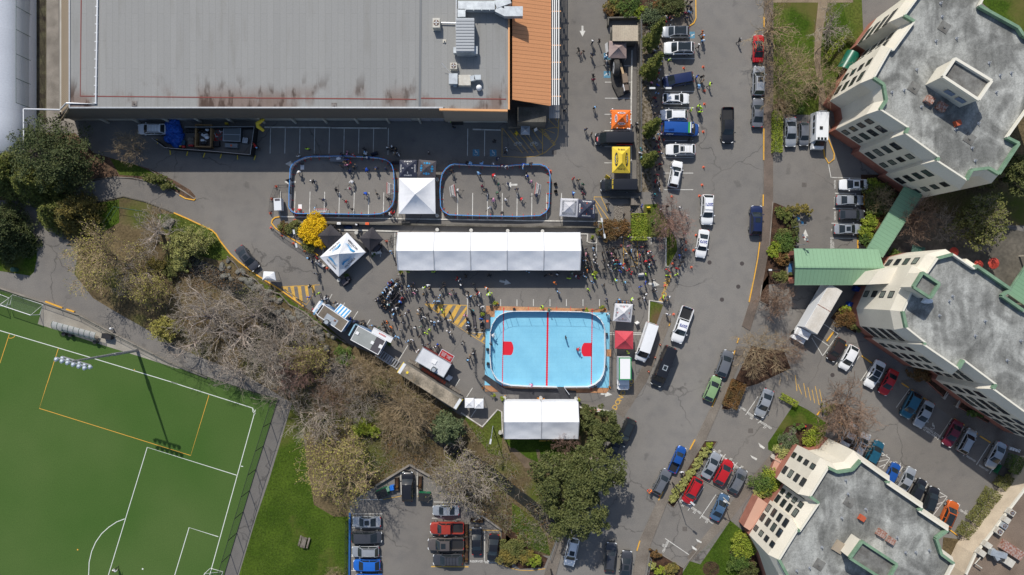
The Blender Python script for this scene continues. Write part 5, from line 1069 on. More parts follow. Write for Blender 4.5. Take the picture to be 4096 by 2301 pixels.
block('t32',[(20,660),(110,440),(125,447),(60,570),(140,545),(140,600),(60,690)],.8,BRICK,'brick_planter_wall','low pink brick wall by the white bench at the bottom right garden','wall',mt=MT['pink_coping'])
block('t32',[(1205,-10),(1240,-30),(1370,60),(1330,105)],.7,BRICK,'brick_planter','pink brick planter by the shaded steps of the middle block','planter',mt=SOIL);block('t32',[(1470,130),(1530,130),(1700,240),(1660,300),(1440,180)],.7,BRICK,'brick_planter','longer pink brick planter below the middle block','planter',mt=SOIL)
# ---------------------------------------------------------------- tents and canopies
def pole_legs(root,corners,h,m=STEEL,w_=.09):
    for a in corners:b=B();b.beam((a[0],a[1],0),(a[0],a[1],h),w_,w_);b.build('leg',m,root)
def canopy(f,quad,m,label,h=2.25,peak=3.3,ridge=None,texts=(),name='pop_up_canopy',valance=.28,sag=.12,group='canopies round the event',wmat=None,legs=True):
    """quad: picture corners at eave height, order nw, ne, se, sw (any orientation)"""
    q=pp(f,quad,h);c=sum(q,Vector())/4;c.z=0;r=empty(name,c,0,label,'canopy',group);Q=[v-c for v in q]
    n=10;b=B();apex=[Vector((0,0,peak))]*4
    if ridge:u=(Q[1]-Q[0]).normalized() if ridge=='x' else (Q[3]-Q[0]).normalized();L=((Q[1]-Q[0]).length-(Q[3]-Q[0]).length)/2*(1 if ridge=='x' else -1);L=max(.1,L)
    def ap(k):
        if not ridge:return Vector((0,0,peak))
        s=-1 if (k in (0,3) if ridge=='x' else k in (0,1)) else 1;return Vector((0,0,peak))+u*s*L
    for k in range(4):
        A0,A1=Q[k],Q[(k+1)%4];P0,P1=ap(k),ap((k+1)%4);base=len(b.v)
        for i in range(n+1):
            t=i/n
            for jx in range(n+1):
                s=jx/n;e=A0.lerp(A1,s);a_=P0.lerp(P1,s);v=e.lerp(a_,t);v=Vector(v);v.z -= sag*math.sin(math.pi*t)*(1-.35*abs(2*s-1))+.02*math.sin(s*22+k)*math.sin(math.pi*t);b.v.append(tuple(v))
        for i in range(n):
            for jx in range(n):a_=base+i*(n+1)+jx;b.f.append((a_,a_+1,a_+n+2,a_+n+1));b.m.append(0)
        dz=Vector((0,0,valance));b.add([A0,A1,A1-dz,A0-dz],[(0,3,2,1)])
    b.build('canopy_cover',m,r,smooth=True,sharp=25)
    if legs:
        for v in Q:l=B();l.beam((v.x*.97,v.y*.97,0),(v.x*.97,v.y*.97,h),.06,.06);l.build('leg',STEEL,r)
    for (k,s,size,tm,frac,flip) in texts:# lettering on face k
        A0,A1=Q[k],Q[(k+1)%4];P0,P1=ap(k),ap((k+1)%4);mid=(A0+A1)/2;pk_=(P0+P1)/2;pos=mid.lerp(pk_,frac);X=(A1-A0).normalized();Y=(pk_-mid).normalized()
        if flip:pass
        Zv=X.cross(Y)
        if Zv.z<0:X=-X;Zv=-Zv
        Yv=Zv.cross(X);M=Matrix((X,Yv,Zv)).transposed();pos.z -= sag*math.sin(math.pi*frac)*.8;text(s,size,pos+Zv*.06,tm,parent=r,rot=M.to_euler())
    return r,Q
def fabric(n,c,k=.93,c2=None):return mat(n,c,.6,c2 or tuple(v*k for v in c),.9,.05,6)
INK=mat('black_ink',(.03,.03,.035),.6);WINK=mat('white_ink',(.75,.75,.75),.6);BINK=mat('sky_blue_ink',(.05,.32,.62),.6);GINK=mat('grey_ink',(.25,.26,.28),.6);RINK=mat('red_ink',(.55,.03,.03),.6);YINK=mat('yellow_ink',(.75,.55,.04),.6)
DK=fabric('charcoal_fabric',(.035,.032,.038));NV=fabric('navy_fabric',(.03,.035,.062));DG=fabric('dark_grey_fabric',(.075,.068,.078))
S4=lambda s,z,m,fr=.45,ks=(0,1,2,3):[(k,s,z,m,fr,0) for k in ks]
canopy('t11',[(1078,-105),(1348,-105),(1352,165),(1076,165)],WHITE,'white peaked marquee between the two street hockey rinks',2.4,4.6,name='peaked_marquee',sag=.35)
canopy('t10',[(1082,1206),(1212,1206),(1212,1337),(1078,1337)],NV,'navy canopy with white source lettering north of the white marquee',texts=S4('SOURCE',.34,WINK,.22)+S4('S',.42,WINK,.5))
canopy('t10',[(1226,1203),(1358,1214),(1352,1342),(1216,1334)],DG,'charcoal canopy with bright blue round emblems north of the white marquee',texts=S4('+8+',.72,mat('cyan_ink',(.02,.30,.62),.6),.4))
canopy('t21',[(367,47),(500,52),(492,190),(358,182)],fabric('pale_grey_fabric',(.50,.50,.53)),'pale grey canopy with faint grey lettering, west of the joined pair by the hatched bay',texts=S4('BERWICK',.5,GINK,.3))
canopy('t21',[(500,56),(630,64),(624,200),(493,190)],NV,'navy canopy with orange emblem lettering, east one of the joined pair by the hatched bay',texts=S4('BERWICK',.34,WINK,.22)+S4('S',.36,ORANGE,.42))
vt,VQ=canopy('t11',[(685,306),(826,455),(622,640),(481,490)],WHITE,'large white marquee turned on its corner with blue city wave logos',2.5,5.0,name='stage_marquee',sag=.4)
for k in range(4):# wave logo: three blue swooshes and two lines of lettering
    A0,A1=VQ[k],VQ[(k+1)%4];mid=(A0+A1)/2;X=(A1-A0).normalized();Y=(Vector((0,0,5.0))-mid).normalized();Zv=X.cross(Y)
    if Zv.z<0:X=-X;Zv=-Zv
    Yv=Zv.cross(X);M=Matrix((X,Yv,Zv)).transposed();pos=mid.lerp(Vector((0,0,5.0)),.42)+Zv*.02;pos.z -= .28
    sgn=1 if k in (1,3) else -1
    b=B();
    for o_,th in ((.05,.2),(.26,.12),(.42,.07)):
        L=[(x*.55,.16*math.sin(-x*1.6)+o_*.8-.1+(x*.10),0) for x in [(-1.9+i*.3) for i in range(13)]]
        for i in range(12):
            t0=.8*th*(1.5-i/9) if i<12 else .02;t0=max(.03,t0);b.add([(L[i][0],L[i][1],.03),(L[i+1][0],L[i+1][1],.03),(L[i+1][0],L[i+1][1]+t0,.03),(L[i][0],L[i][1]+t0,.03)],[(0,1,2,3)])
    o=b.build('wave_logo',BINK,vt);o.location=pos+Zv*.08;o.rotation_euler=M.to_euler()
    text('VICTORIA',.5,pos-Yv*.75+Zv*.10,INK,parent=vt,rot=M.to_euler());text('CITY OF',.24,pos-Yv*.33+X*.3+Zv*.10,INK,parent=vt,rot=M.to_euler())
canopy('t11',[(560,245),(652,330),(545,430),(465,330)],DK,'black canopy between the yellow bush and the city marquee',2.4,3.5)
canopy('t11',[(875,265),(958,358),(858,450),(775,348)],DK,'black canopy on the east side of the city marquee',2.4,3.5)
b=B();b.prism(pp('t11',[(640,625),(660,600),(850,450),(830,400),(700,330),(560,470),(600,620)]),.0,.5,0);b.build('stage_deck',mat('stage_black',(.03,.03,.034),.7),label='low black stage deck under the turned white marquee',cat='stage')
canopy('t20',[(732,308),(862,320),(862,440),(728,436)],fabric('brown_fabric',(.33,.25,.23)),'faded brown canopy beside the ribbed shed',2.3,3.4)
orc,OQ=canopy('t20',[(752,828),(893,830),(892,968),(750,966)],fabric('orange_fabric',(.78,.17,.02)),'orange canopy with white oval burger stand logos and balloons',2.3,3.5)
for k in range(4):
    A0,A1=OQ[k],OQ[(k+1)%4];mid=(A0+A1)/2;X=(A1-A0).normalized();Y=(Vector((0,0,3.5))-mid).normalized();Zv=X.cross(Y)
    if Zv.z<0:X=-X;Zv=-Zv
    Yv=Zv.cross(X);M=Matrix((X,Yv,Zv)).transposed();pos=mid.lerp(Vector((0,0,3.5)),.42)
    b=B();b.add([(.66*math.cos(a*.314),.28*math.sin(a*.314),.0) for a in range(20)],[tuple(range(20))]);b.strip([(.6*math.cos(a*.33+.2),.235*math.sin(a*.33+.2),0) for a in range(18)],.05,.012,1)
    o=b.build('oval_logo',[WINK,RINK],orc);o.location=pos+Zv*.02;o.rotation_euler=M.to_euler();text('A&W',.38,pos+Zv*.045,mat('brown_ink',(.09,.02,.015),.6),parent=orc,rot=M.to_euler(),bold=.04)
for i in range(44):
    side=i%4;t=(i//4)/10;A0,A1=OQ[side],OQ[(side+1)%4];v=A0.lerp(A1,t)+orc.location
    if side==0 and i>8:continue
    b=B();rr=rnd.uniform(.11,.17);b.ball((0,0,0),rr,8,6);cw=rnd.random()<.5
    b.build('balloon',mat('white_balloon',(.75,.75,.75),.3) if cw else mat('orange_balloon',(.8,.22,.03),.3),smooth=True,loc=(v.x+rnd.uniform(-.15,.15),v.y+rnd.uniform(-.15,.15),rnd.uniform(1.6,2.3)),label=('white' if cw else 'orange')+' balloon tied to the %s edge of the orange canopy'%('north','east','south','west')[side],cat='balloon',group='balloons on the orange canopy')
yc,YQ=canopy('t20',[(755,1106),(890,1106),(889,1305),(755,1303)],fabric('yellow_fabric',(.72,.52,.05)),'yellow ridged canopy with black radio station logos',2.4,3.5,ridge='y')
for k,s,fr in ((1,'100.3-Q',.4),(3,'100.3-Q',.4)):
    A0,A1=YQ[k],YQ[(k+1)%4];mid=(A0+A1)/2;X=(A1-A0).normalized();P_=Vector((0,0,3.5));Y=(P_-mid).normalized();Zv=X.cross(Y)
    if Zv.z<0:X=-X;Zv=-Zv
    Yv=Zv.cross(X);M=Matrix((X,Yv,Zv)).transposed();pos=mid.lerp(P_,.42)
    b=B();b.add([(1.12*math.cos(a*.2618),.32*math.sin(a*.2618),0) for a in range(24)],[tuple(range(24))]);o=b.build('oval_logo',INK,yc);o.location=pos+Zv*.0;o.rotation_euler=M.to_euler();text(s,.44,pos+Zv*.03+Yv*.06,YINK,parent=yc,rot=M.to_euler(),bold=.04);text("THE ISLAND'S ROCK",.13,pos+Zv*.03-Yv*.2,WINK,parent=yc,rot=M.to_euler())
for k in (0,2):
    A0,A1=YQ[k],YQ[(k+1)%4];mid=(A0+A1)/2;X=(A1-A0).normalized();P_=Vector((0,(1 if k==0 else -1)*.85,3.5));Y=(P_-mid).normalized();Zv=X.cross(Y)
    if Zv.z<0:X=-X;Zv=-Zv
    Yv=Zv.cross(X);M=Matrix((X,Yv,Zv)).transposed();text('THE Q',.42,mid.lerp(P_,.4)+Zv*.02,INK,parent=yc,rot=M.to_euler(),bold=.03)
ic,IQ=canopy('zI',[(1622,98),(1830,108),(1806,318),(1597,303)],fabric('light_grey_fabric',(.56,.56,.58)),'white canopy with island lettering at the north east corner of the blue rink',texts=S4('ISLAND',.44,GINK,.26)+S4('V',.4,RINK,.36))
canopy('zI',[(1622,415),(1832,422),(1830,630),(1620,622)],fabric('red_fabric',(.52,.055,.075)),'red canopy between the island canopy and the green edged box truck',2.3,3.4)
for x,yy,lb in ((1608,150,'western'),(1680,155,'eastern')):canopy('t12',[(x-34,yy-36),(x+34,yy-36),(x+34,yy+36),(x-34,yy+36)],WHITE,lb+' of the two small white shelters by the white kerb notch',2.2,2.5,name='small_shelter',sag=.05)
canopy('D',[(663,683),(690,684),(694,706),(660,705)],WHITE,'small white domed shelter on the yellow kerb beside the grey saloon',2.0,2.5,name='small_shelter',sag=-.1)
canopy('t20',[(68,948),(135,952),(133,1015),(66,1012)],fabric('shelter_grey',(.4,.42,.45)),'small grey shelter in the hatched bicycle area',2.1,2.5,name='small_shelter')
def frame_tent(f,x0,x1,y0,y1,yr,n,label,he=3.0,hr=4.5,bulge=True):
    a=p(f,x0,y0,he);c=p(f,x1,y1,he);ym=(a.y+c.y)/2;r=empty('frame_tent',((a.x+c.x)/2,ym,0),0,label,'tent','white frame tents');W_=c.x-a.x;D_=a.y-c.y;bw=W_/n;x00=-W_/2
    for i in range(n):
        b=B();nx,ny=12,16
        for ix in range(nx+1):
            for iy in range(ny+1):
                s=ix/nx;t=iy/ny;yy=D_/2-t*D_;z=lerp(he,hr,1-abs(2*t-1));z -= (.16*math.sin(math.pi*s)*math.sin(math.pi*min(t,1-t)*2)+.03*math.sin(s*9+i)*math.sin(t*23+2*i));b.v.append((x00+bw*(i+s),yy,z))
        b.f=[(ix*(ny+1)+iy,ix*(ny+1)+iy+1,(ix+1)*(ny+1)+iy+1,(ix+1)*(ny+1)+iy) for ix in range(nx) for iy in range(ny)];b.m=[0]*len(b.f);b.build('roof_panel',WHITE,r,smooth=True,sharp=30)
    for i in range(n+1):
        x=x00+bw*i;b=B();b.beam((x,D_/2,he+.03),(x,0,hr+.04),.14,.08);b.beam((x,0,hr+.04),(x,-D_/2,he+.03),.14,.08);b.build('rafter',mat('grey_tent_frame',(.45,.46,.48),.5),r)
        for s in (1,-1):b=B();b.beam((x,s*D_/2,0),(x,s*D_/2,he),.14,.14);b.build('leg',STEEL,r);
    b=B();b.add([(x00,-D_/2,he),(x00,D_/2,he),(x00,0,hr)],[(0,1,2)]);b.build('gable',WHITE,r);b=B();b.add([(x00+W_,-D_/2,he),(x00+W_,D_/2,he),(x00+W_,0,hr)],[(0,1,2)]);b.build('gable',WHITE,r)
    for s in (1,-1):b=B();b.box((0,s*D_/2,he-.18),(W_,.03,.36));b.build('valance',WHITE,r)
    b=B();b.box((0,D_/2-.05,he/2),(W_,.03,he-.4));b.build('side_wall',WHITE,r);return r
frame_tent('D',1001,1459,585,680,628,5,'long white tent of five bays across the middle of the car park')
frame_tent('t22',-58,497,140,420,290,2,'white tent of two bays on the grass south of the blue rink',3.0,4.5)
for f,x,yy in (('zB',38,1352),('zB',652,1362),('zB',1315,1372),('zB',1945,1380),('zI',342,1195),('zI',762,1197),('zI',1172,1205),('t12',1840,375),('zB',35,440),('zB',35,1095),('zC',562,1090),('zC',880,230),('t21',510,345)):
    c=p(f,x,yy,.8);b=B();b.cyl((0,0,0),.3,.8,14);b.build('tent_weight',mat('weight_barrel',(.45,.44,.41),.7),loc=(c.x,c.y,0),label='round pale barrel weight holding down a tent corner',cat='weight',group='barrel weights at the tent corners')
# ---------------------------------------------------------------- rinks
BTOP=mat('blue_rail',(.05,.27,.66),.45);PANEL=mat('white_board',(.72,.73,.76),.35,fine=.04);REDF=mat('red_foot',(.6,.03,.02),.5)
def rink(f,pts,h,label,ntext=None,black=(0,0)):
    q=pp(f,pts,h);L=[]
    for i in range(len(q)):# resample into panels of about 2.3 m
        a,c=q[i],q[(i+1)%len(q)];k=max(1,round((c-a).length/1.9))
        for j in range(k):v=a.lerp(c,j/k);L.append(Vector((v.x,v.y,0)))
    c0=sum(L,Vector())/len(L);r=empty('street_rink_boards',c0,0,label,'rink boards','street hockey rinks');n=len(L)
    for i in range(n):
        a,c=L[i]-c0,L[(i+1)%n]-c0;u=Vector((0,0,1));d=(c-a).normalized();nn=Vector((-d.y,d.x,0));b=B();m=1 if black[0]<=i<black[1] else 0
        b.beam(a+u*(h/2),c-d*.03+u*(h/2),.05,h-.1,m);b.beam(a+u*(h-.02),c+u*(h-.02),.10,.08,2);b.beam(a+u*.1,a+u*(h-.1),.07,.07,1);b.build('board_panel',[PANEL,INK,BTOP],r)
        if i%1==0:mid=(a+c)/2;b=B();b.beam(mid-nn*.45+u*.06,mid+nn*.45+u*.06,.07,.06);b.beam(mid-nn*.4+u*.06,mid-nn*.05+u*.6,.04,.04);b.beam(mid+nn*.4+u*.06,mid+nn*.05+u*.6,.04,.04);b.build('support_foot',REDF,r)
    return r,L,c0
r1,L1,c1=rink('zA',[(310,600),(318,430),(345,370),(400,310),(490,260),(600,217),(720,205),(1290,200),(1700,215),(1900,232),(2040,262),(2120,315),(2165,380),(2190,480),(2205,700),(2200,950),(2170,1080),(2080,1190),(1950,1245),(1700,1258),(1000,1245),(430,1240),(340,1200),(295,1120),(298,850)],1.15,'western street hockey rink, white boards with blue rail, above the yellow bush')
r2,L2,c2=rink('zB',[(88,650),(98,480),(130,340),(190,250),(260,190),(340,162),(700,178),(1000,192),(1260,200),(1350,192),(1450,178),(1600,168),(1900,170),(2000,205),(2060,270),(2082,360),(2075,600),(2060,940),(2010,1030),(1900,1095),(1500,1112),(700,1098),(250,1082),(150,1020),(100,930)],1.15,'eastern street hockey rink, white boards with blue rail, by the navy canopy')
text('MIKE GERIC ARENA',.55,p('zA',325,760,.6)-c1+Vector((.06,0,.0)),WINK,parent=r1,rot=(R(90),0,R(92)),bold=.02)
b=B();b.beam(p('zA',330,490,.6)-c1+Vector((.02,0,0)),p('zA',308,1030,.6)-c1+Vector((.02,0,0)),.07,.95);b.build('banner',INK,r1)
def goal(f,x,yy,ang,label,k=1.0):
    c=p(f,x,yy,.5);r=empty('hockey_goal',(c.x,c.y,0),R(ang),label,'goal','hockey goals');b=B();w_,h,d=.92*k,1.2*k,.85*k
    b.tube([(0,-w_,.03),(0,-w_,h),(0,w_,h),(0,w_,.03)],.035,6);b.build('goal_frame',REDP,r)
    b=B();b.tube([(0,-w_,.03),(-d,-w_*.85,.03),(-d,w_*.85,.03),(0,w_,.03)],.035,5);b.tube([(0,-w_,h),(-.45,-w_*.8,h-.1),(-.45,w_*.8,h-.1),(0,w_,h)],.03,5);b.tube([(-.45,0,h-.1),(-d,0,.03)],.03,5);b.build('rear_frame',WINK,r)
    b=B();b.add([(-.45,-w_*.8,h-.1),(-.45,w_*.8,h-.1),(-d,w_*.85,.03),(-d,-w_*.85,.03),(0,-w_,h),(0,w_,h),(0,w_,.03),(0,-w_,.03)],[(0,1,2,3),(4,5,1,0),(4,0,3,7),(5,6,2,1)]);b.build('net',mat('goal_net',(.6,.6,.6),.8,alpha=.3),r)
goal('zA',2085,790,180,'red and white goal at the east end of the western street rink');goal('zA',905,1170,90,'red and white goal facing up beside the lower boards of the western street rink')
goal('zB',360,645,8,'red and white goal at the west end of the eastern street rink');goal('zB',1815,610,172,'red and white goal at the east end of the eastern street rink')
for f,x,yy,fl in (('zA',540,405,1),('zA',500,1120,-1)):
    c=p(f,x,yy);r=empty('shooting_target',(c.x,c.y,0),0,'white board with a small %s display in the western street rink'%('dark' if fl>0 else 'red topped'),'target');b=B();b.box((0,0,.03),(.6,.8,.05));b.build('board',WINK,r);b=B();b.box((0,fl*.5,.35),(.45,.25,.6));b.build('display',DK if fl>0 else REDP,r)
# big blue rink
TILE=mat('blue_sport_tile',A(140,208,234),.5,A(130,198,226),.35,.04,6);TRED=mat('red_sport_tile',(.62,.012,.03),.5)
def tiles_mat():
    m=TILE;t=m.node_tree;bs=t.nodes['Principled BSDF'];src=bs.inputs['Base Color'].links[0].from_socket;tc=t.nodes.new('ShaderNodeTexCoord');ck=t.nodes.new('ShaderNodeTexBrick')
    ck.inputs['Scale'].default_value=.3;ck.inputs['Mortar Size'].default_value=.008;ck.inputs['Color1'].default_value=(1,1,1,1);ck.inputs['Color2'].default_value=(.97,.98,.99,1);ck.inputs['Mortar'].default_value=(.86,.90,.93,1)
    t.links.new(tc.outputs['Object'],ck.inputs['Vector']);t.links.new(mul(t,src,ck.outputs[0],1),bs.inputs['Base Color'])
tiles_mat()
PLY=mat('plywood_deck',A(196,148,108),.85,A(172,120,84),.5,.15,5,det=6)
b=B();b.prism(pp('zI',[(128,126),(1525,165),(1560,1075),(1520,1135),(118,1118),(112,1045),(180,1045),(160,380),(225,257),(128,250)]),0,.06);b.build('plywood_deck',PLY,label='plywood deck showing along the edges of the blue rink',cat='deck')
for x in (293,455,618,780,945,1108,1275,1440):b=B();b.beam(p('zI',x,135,.064),p('zI',x,185,.064),.06,.01);b.build('red_seam',REDP,kind='structure')
b=B();b.prism(pp('zI',[(230,180),(1560,205),(1552,1075),(320,1052),(112,1045),(125,395),(175,390),(175,258),(228,257)]),.0,.10);b.build('rink_floor',TILE,label='pale blue plastic tile floor of the large rink',cat='rink floor')
b=B();zz=.105
def sc_line(b,f,a,c,w_,n=60):
    P0,P1=p(f,*a),p(f,*c);d=(P1-P0)/n;nn=Vector((-d.y,d.x,0)).normalized()
    L1_=[P0+d*i+nn*(w_/2+(.05 if i%2 else 0)) for i in range(n+1)];R1_=[P0+d*i-nn*(w_/2+(.05 if i%2 else 0)) for i in range(n+1)]
    b.add([(v.x,v.y,zz) for v in L1_+R1_],[(n+1+i,n+2+i,i+1,i) for i in range(n)])
sc_line(b,'zI',(842,200),(830,1055),.26);sc_line(b,'zI',(333,145),(316,1055),.09,80);sc_line(b,'zI',(1356,160),(1344,1110),.09,80)
b.sheet(pp('zI',[(325,538),(418,540),(430,555),(440,580),(446,615),(440,655),(428,685),(415,697),(325,695)]),zz);b.sheet(pp('zI',[(1350,555),(1265,555),(1250,570),(1236,600),(1230,635),(1234,670),(1248,700),(1258,711),(1350,712)]),zz)
b.build('rink_lines',TRED,kind='structure')
bq=pp('zI',[(330,212),(380,198),(450,190),(900,190),(1230,196),(1330,208),(1400,238),(1450,282),(1485,340),(1503,400),(1508,700),(1500,850),(1485,920),(1450,985),(1390,1035),(1310,1066),(1032,1068)],1.15)+pp('zI',[(950,1068),(600,1058),(420,1050),(330,1025),(260,985),(215,920),(185,850),(172,700),(175,430),(200,340),(245,270),(285,235)],1.15)
c0=sum(bq,Vector())/len(bq);c0.z=0;rb=empty('rink_boards',c0,0,'white clear topped boards round the large blue rink','rink boards');n=len(bq)
CLR=mat('clear_panel',(.75,.78,.80),.15,alpha=.22)
for i in range(n):
    if i==16:continue
    a,c=bq[i]-c0,bq[(i+1)%n]-c0;k=max(1,round((c-a).length/2.4))
    for j in range(k):
        s,e=a.lerp(c,j/k),a.lerp(c,(j+1)/k);s.z=e.z=.63;b=B();b.beam(s,e,.05,1.02);b.beam((s.x,s.y,.12),(e.x,e.y,.12),.08,.08);s.z=e.z=1.16;b.beam(s,e,.11,.09,1);b.build('board_panel',[mat('rink_board_white',(.62,.64,.68),.3),WINK],rb);s.z=e.z=1.65
        b=B();s.z=e.z=2.7;b.beam(s,e,.022,.022);b.beam((s.x,s.y,.1),(s.x,s.y,2.7),.045,.045);b.build('net_post',STEEL,rb)
b=B();b.beam(p('zI',1032,1070,.6)-c0,p('zI',1090,1150,.6)-c0,.07,1.05);b.build('gate',MT['rink_board_white'],rb)
MATB=mat('black_rubber_mat',(.03,.031,.036),.9,(.05,.05,.055),.6,.1,6)
for pts,lb in (([(515,1085),(960,1085),(955,1068),(1030,1068),(1055,1100),(1170,1110),(1168,1240),(505,1240)],'black rubber matting between the blue rink gate and the white tent'),([(120,920),(345,1075),(520,1085),(510,1150),(300,1140),(80,965)],'black rubber matting strip crossing the south west rink corner')):
    b=B();b.prism(pp('zI',pts),.0,.115 if 'gate' in lb else .118);b.build('rubber_mat',MATB,label=lb,cat='mat')
c=p('zI',145,305);r=empty('grey_bin_platform',(c.x,c.y,0),0,'grey platform box with an orange square at the north west rink corner','platform');b=B();b.box((0,0,.3),(.75,2.4,.6));b.build('box',DG,r);b=B();b.box((0,.05,.61),(.36,.36,.02));b.build('orange_label',ORANGE,r)
for i,(f,x,yy) in enumerate((('zI',145,633),('zI',149,797),('zI',1523,456),('zI',1513,830),('zI',185,130),('zI',453,166),('zI',1258,178),('zI',1395,1062))):c=p(f,x,yy,.7);b=B();b.box((0,0,.4),(.42,.42,.6));b.box((0,0,.72),(.36,.3,.06));b.build('loudspeaker',TRIM,loc=(c.x,c.y,.06),rz=R(rnd.uniform(-15,15)),label='black loudspeaker box standing at the edge of the blue rink',cat='loudspeaker',group='loudspeakers round the blue rink')
b=B();b.prism(pp('zI',[(1515,630),(1577,630),(1577,712),(1515,712)]),0,.12);b.build('plywood_ramp',PLY,label='small plywood ramp on the east side of the blue rink',cat='ramp')
for f,x,yy,m,lb in (('zI',235,95,'lime','green potted shrub at the north west rink corner'),('zI',1465,137,'lime','green potted shrub at the north east rink corner'),('zI',1290,178,'lime','green potted shrub on the deck north of the rink'),('zI',218,1157,'lime','green potted shrub south west of the rink'),('zI',95,220,'lime','green potted shrub beside the courtside chairs'),('zI',315,1200,'lime','green potted shrub at the west corner of the small white tent'),('zI',1195,1220,'lime','green potted shrub at the east corner of the small white tent'),('zE',550,860,'lime','green potted shrub at the south east corner of the long white tent'),('zC',1690,930,'lime','green potted shrub at the south west corner of the long white tent'),('zD',530,1250,'green','dark green potted plant behind the middle food truck'),('zC',1195,615,'green','dark green potted plant beside the white screen'),('zC',710,1005,'green','dark green potted plant at the stage front'),('t21',605,340,'lime','green bush in the notch of the white kerb')):
    c=p(f,x,yy,.6);r=empty('potted_shrub',(c.x,c.y,0),0,lb,'potted plant','potted shrubs round the event');b=B();b.cyl((0,0,0),.16,.34,10,0,.22);b.build('pot',DG,r);P=crown_pts(int(x),.38,.38,.34,.7,10,40,.5,.2);obj('foliage',leaves('foliage',P,.07,LF[m],int(x)),r)
for f,x,yy in (('zI',260,98),('zI',1505,160),('zI',88,1068),('zI',350,1180),('zI',735,1195),('zI',788,1200),('zI',1198,1198),('zI',1558,1068)):
    c=p(f,x,yy,.3);r=empty('flower_pot',(c.x,c.y,0),0,'small pot of orange and yellow flowers near the blue rink','flower pot','flower pots near the blue rink');b=B();b.cyl((0,0,0),.14,.22,10,0,.19);b.build('pot',TRIM,r);P=crown_pts(int(x),.2,.2,.14,.32,6,24,.5,.2);obj('flowers',leaves('flowers',P,.045,mat('orange_petals',(.7,.28,.03),.7),int(x)),r)
# ---------------------------------------------------------------- barriers, cones, chairs, signs
def barrier_mesh():
    b=B();L=2.3;h=1.1
    b.tube([(-L/2,0,.15),(-L/2,0,h),(L/2,0,h),(L/2,0,.15)],.022,5);b.tube([(-L/2,0,.2),(L/2,0,.2)],.02,4)
    for i in range(1,18):x=-L/2+L*i/18;b.beam((x,0,.2),(x,0,h),.018,.018)
    for x in (-.8,.8):b.beam((x,-.3,.03),(x,.3,.03),.05,.04);b.beam((x,0,.03),(x,0,.2),.04,.04)
    return b.mesh('barrier',mat('dark_barrier_steel',(.07,.075,.08),.5))
BAR=barrier_mesh()
def barriers(f,pts,where):
    q=pp(f,pts,.6)
    for i in range(len(q)-1):
        a,c=q[i],q[i+1];L=(c-a).length;k=max(1,round(L/2.35));d=(c-a)
        for j in range(k):m=a.lerp(c,(j+.5)/k);o=obj('crowd_barrier',BAR,None,(m.x,m.y,0),math.atan2(d.y,d.x));o.scale=(L/k/2.33,1,1);tag(o,'dark steel crowd barrier '+where,'barrier','steel crowd barriers')
barriers('zJ',[(350,1045),(525,1035)],'running into the west end of the western rink');barriers('zJ',[(350,1050),(285,1230),(270,1420)],'west of the white generator');barriers('t11',[(110,270),(190,335),(280,395),(360,450),(430,500)],'outside the yellow kerb round the bush')
barriers('zE',[(280,370),(740,370),(1060,375)],'along the north side of the fenced queue');barriers('zE',[(1060,380),(1570,385)],'north east side of the fenced queue');barriers('zE',[(600,855),(1060,855),(1480,855)],'along the south side of the fenced queue');barriers('zE',[(735,590),(735,850)],'across the middle of the fenced queue');barriers('zE',[(1175,560),(1175,850)],'dividing the fenced queue');barriers('zE',[(1480,600),(1480,850)],'at the east gap of the fenced queue');barriers('zE',[(455,600),(460,840)],'beside the east end of the long tent')
barriers('zC',[(1380,385),(1640,300)],'beside the north west corner of the long tent');barriers('zI',[(235,110),(130,210)],'at the north west rink corner');barriers('zI',[(1460,150),(1340,185)],'at the north east rink corner');barriers('zI',[(1600,1048),(1545,1060)],'at the south east rink corner')
barriers('zI',[(112,230),(115,400)],'behind the courtside chairs');barriers('zI',[(105,560),(85,780),(120,870)],'west of the blue rink');barriers('zI',[(0,930),(85,1060),(215,1150)],'south west of the blue rink');barriers('zI',[(1590,430),(1580,700),(1570,1040)],'east of the blue rink')
barriers('zD',[(2040,1310),(2050,1440)],'standing alone west of the blue rink');barriers('t11',[(1645,1180),(1650,1380)],'in a short run west of the blue rink')
CONEM=B();CONEM.box((0,0,.02),(.36,.36,.04));CONEM.cyl((0,0,.04),.13,.62,12,0,.03);CONEM.cyl((0,0,.34),.085,.12,12,1,.062);CONE=CONEM.mesh('cone',[ORANGE,WINK])
def cones(f,L,where):
    for x,yy in L:c=p(f,x,yy,.4);o=obj('traffic_cone',CONE,None,(c.x,c.y,0),rnd.uniform(0,1.5));tag(o,'orange traffic cone '+where,'traffic cone','orange traffic cones')
cones('t20',[(1298,508),(1455,780),(1445,990),(1448,1258),(1437,1392),(1455,680),(1445,500),(1148,1050)],'standing on the road side of the parking bays');cones('t21',[(1417,28),(1207,34),(1391,326),(1373,440)],'beside the numbered white cars');cones('t21',[(1356,568),(1156,706),(1213,540),(1138,795)],'by the road entrance of the lower lot')
cones('t21',[(1222,923),(1120,1154),(1081,1250),(1033,1357)],'along the kerb beside the white vans');cones('t11',[(113,52),(103,157),(106,270),(187,330),(275,388),(362,448),(530,575),(980,370)],'by the steel barriers west of the city marquee');cones('t11',[(287,212),(300,178)],'at the kerb above the yellow bush');cones('zE',[(1020,375),(2195,450)],'at the edge of the crowd')
cones('zJ',[(350,1050),(288,1222),(268,1418)],'standing by the barriers near the generator');cones('t22',[(753,232),(1030,815)],'by the road south of the rink');cones('zB',[(2090,285)],'outside the north east corner of the eastern street rink');cones('t11',[(1070,315)],'at the north west corner of the long tent');cones('t22',[(603,195),(655,205)],'by the striped boards south of the rink')
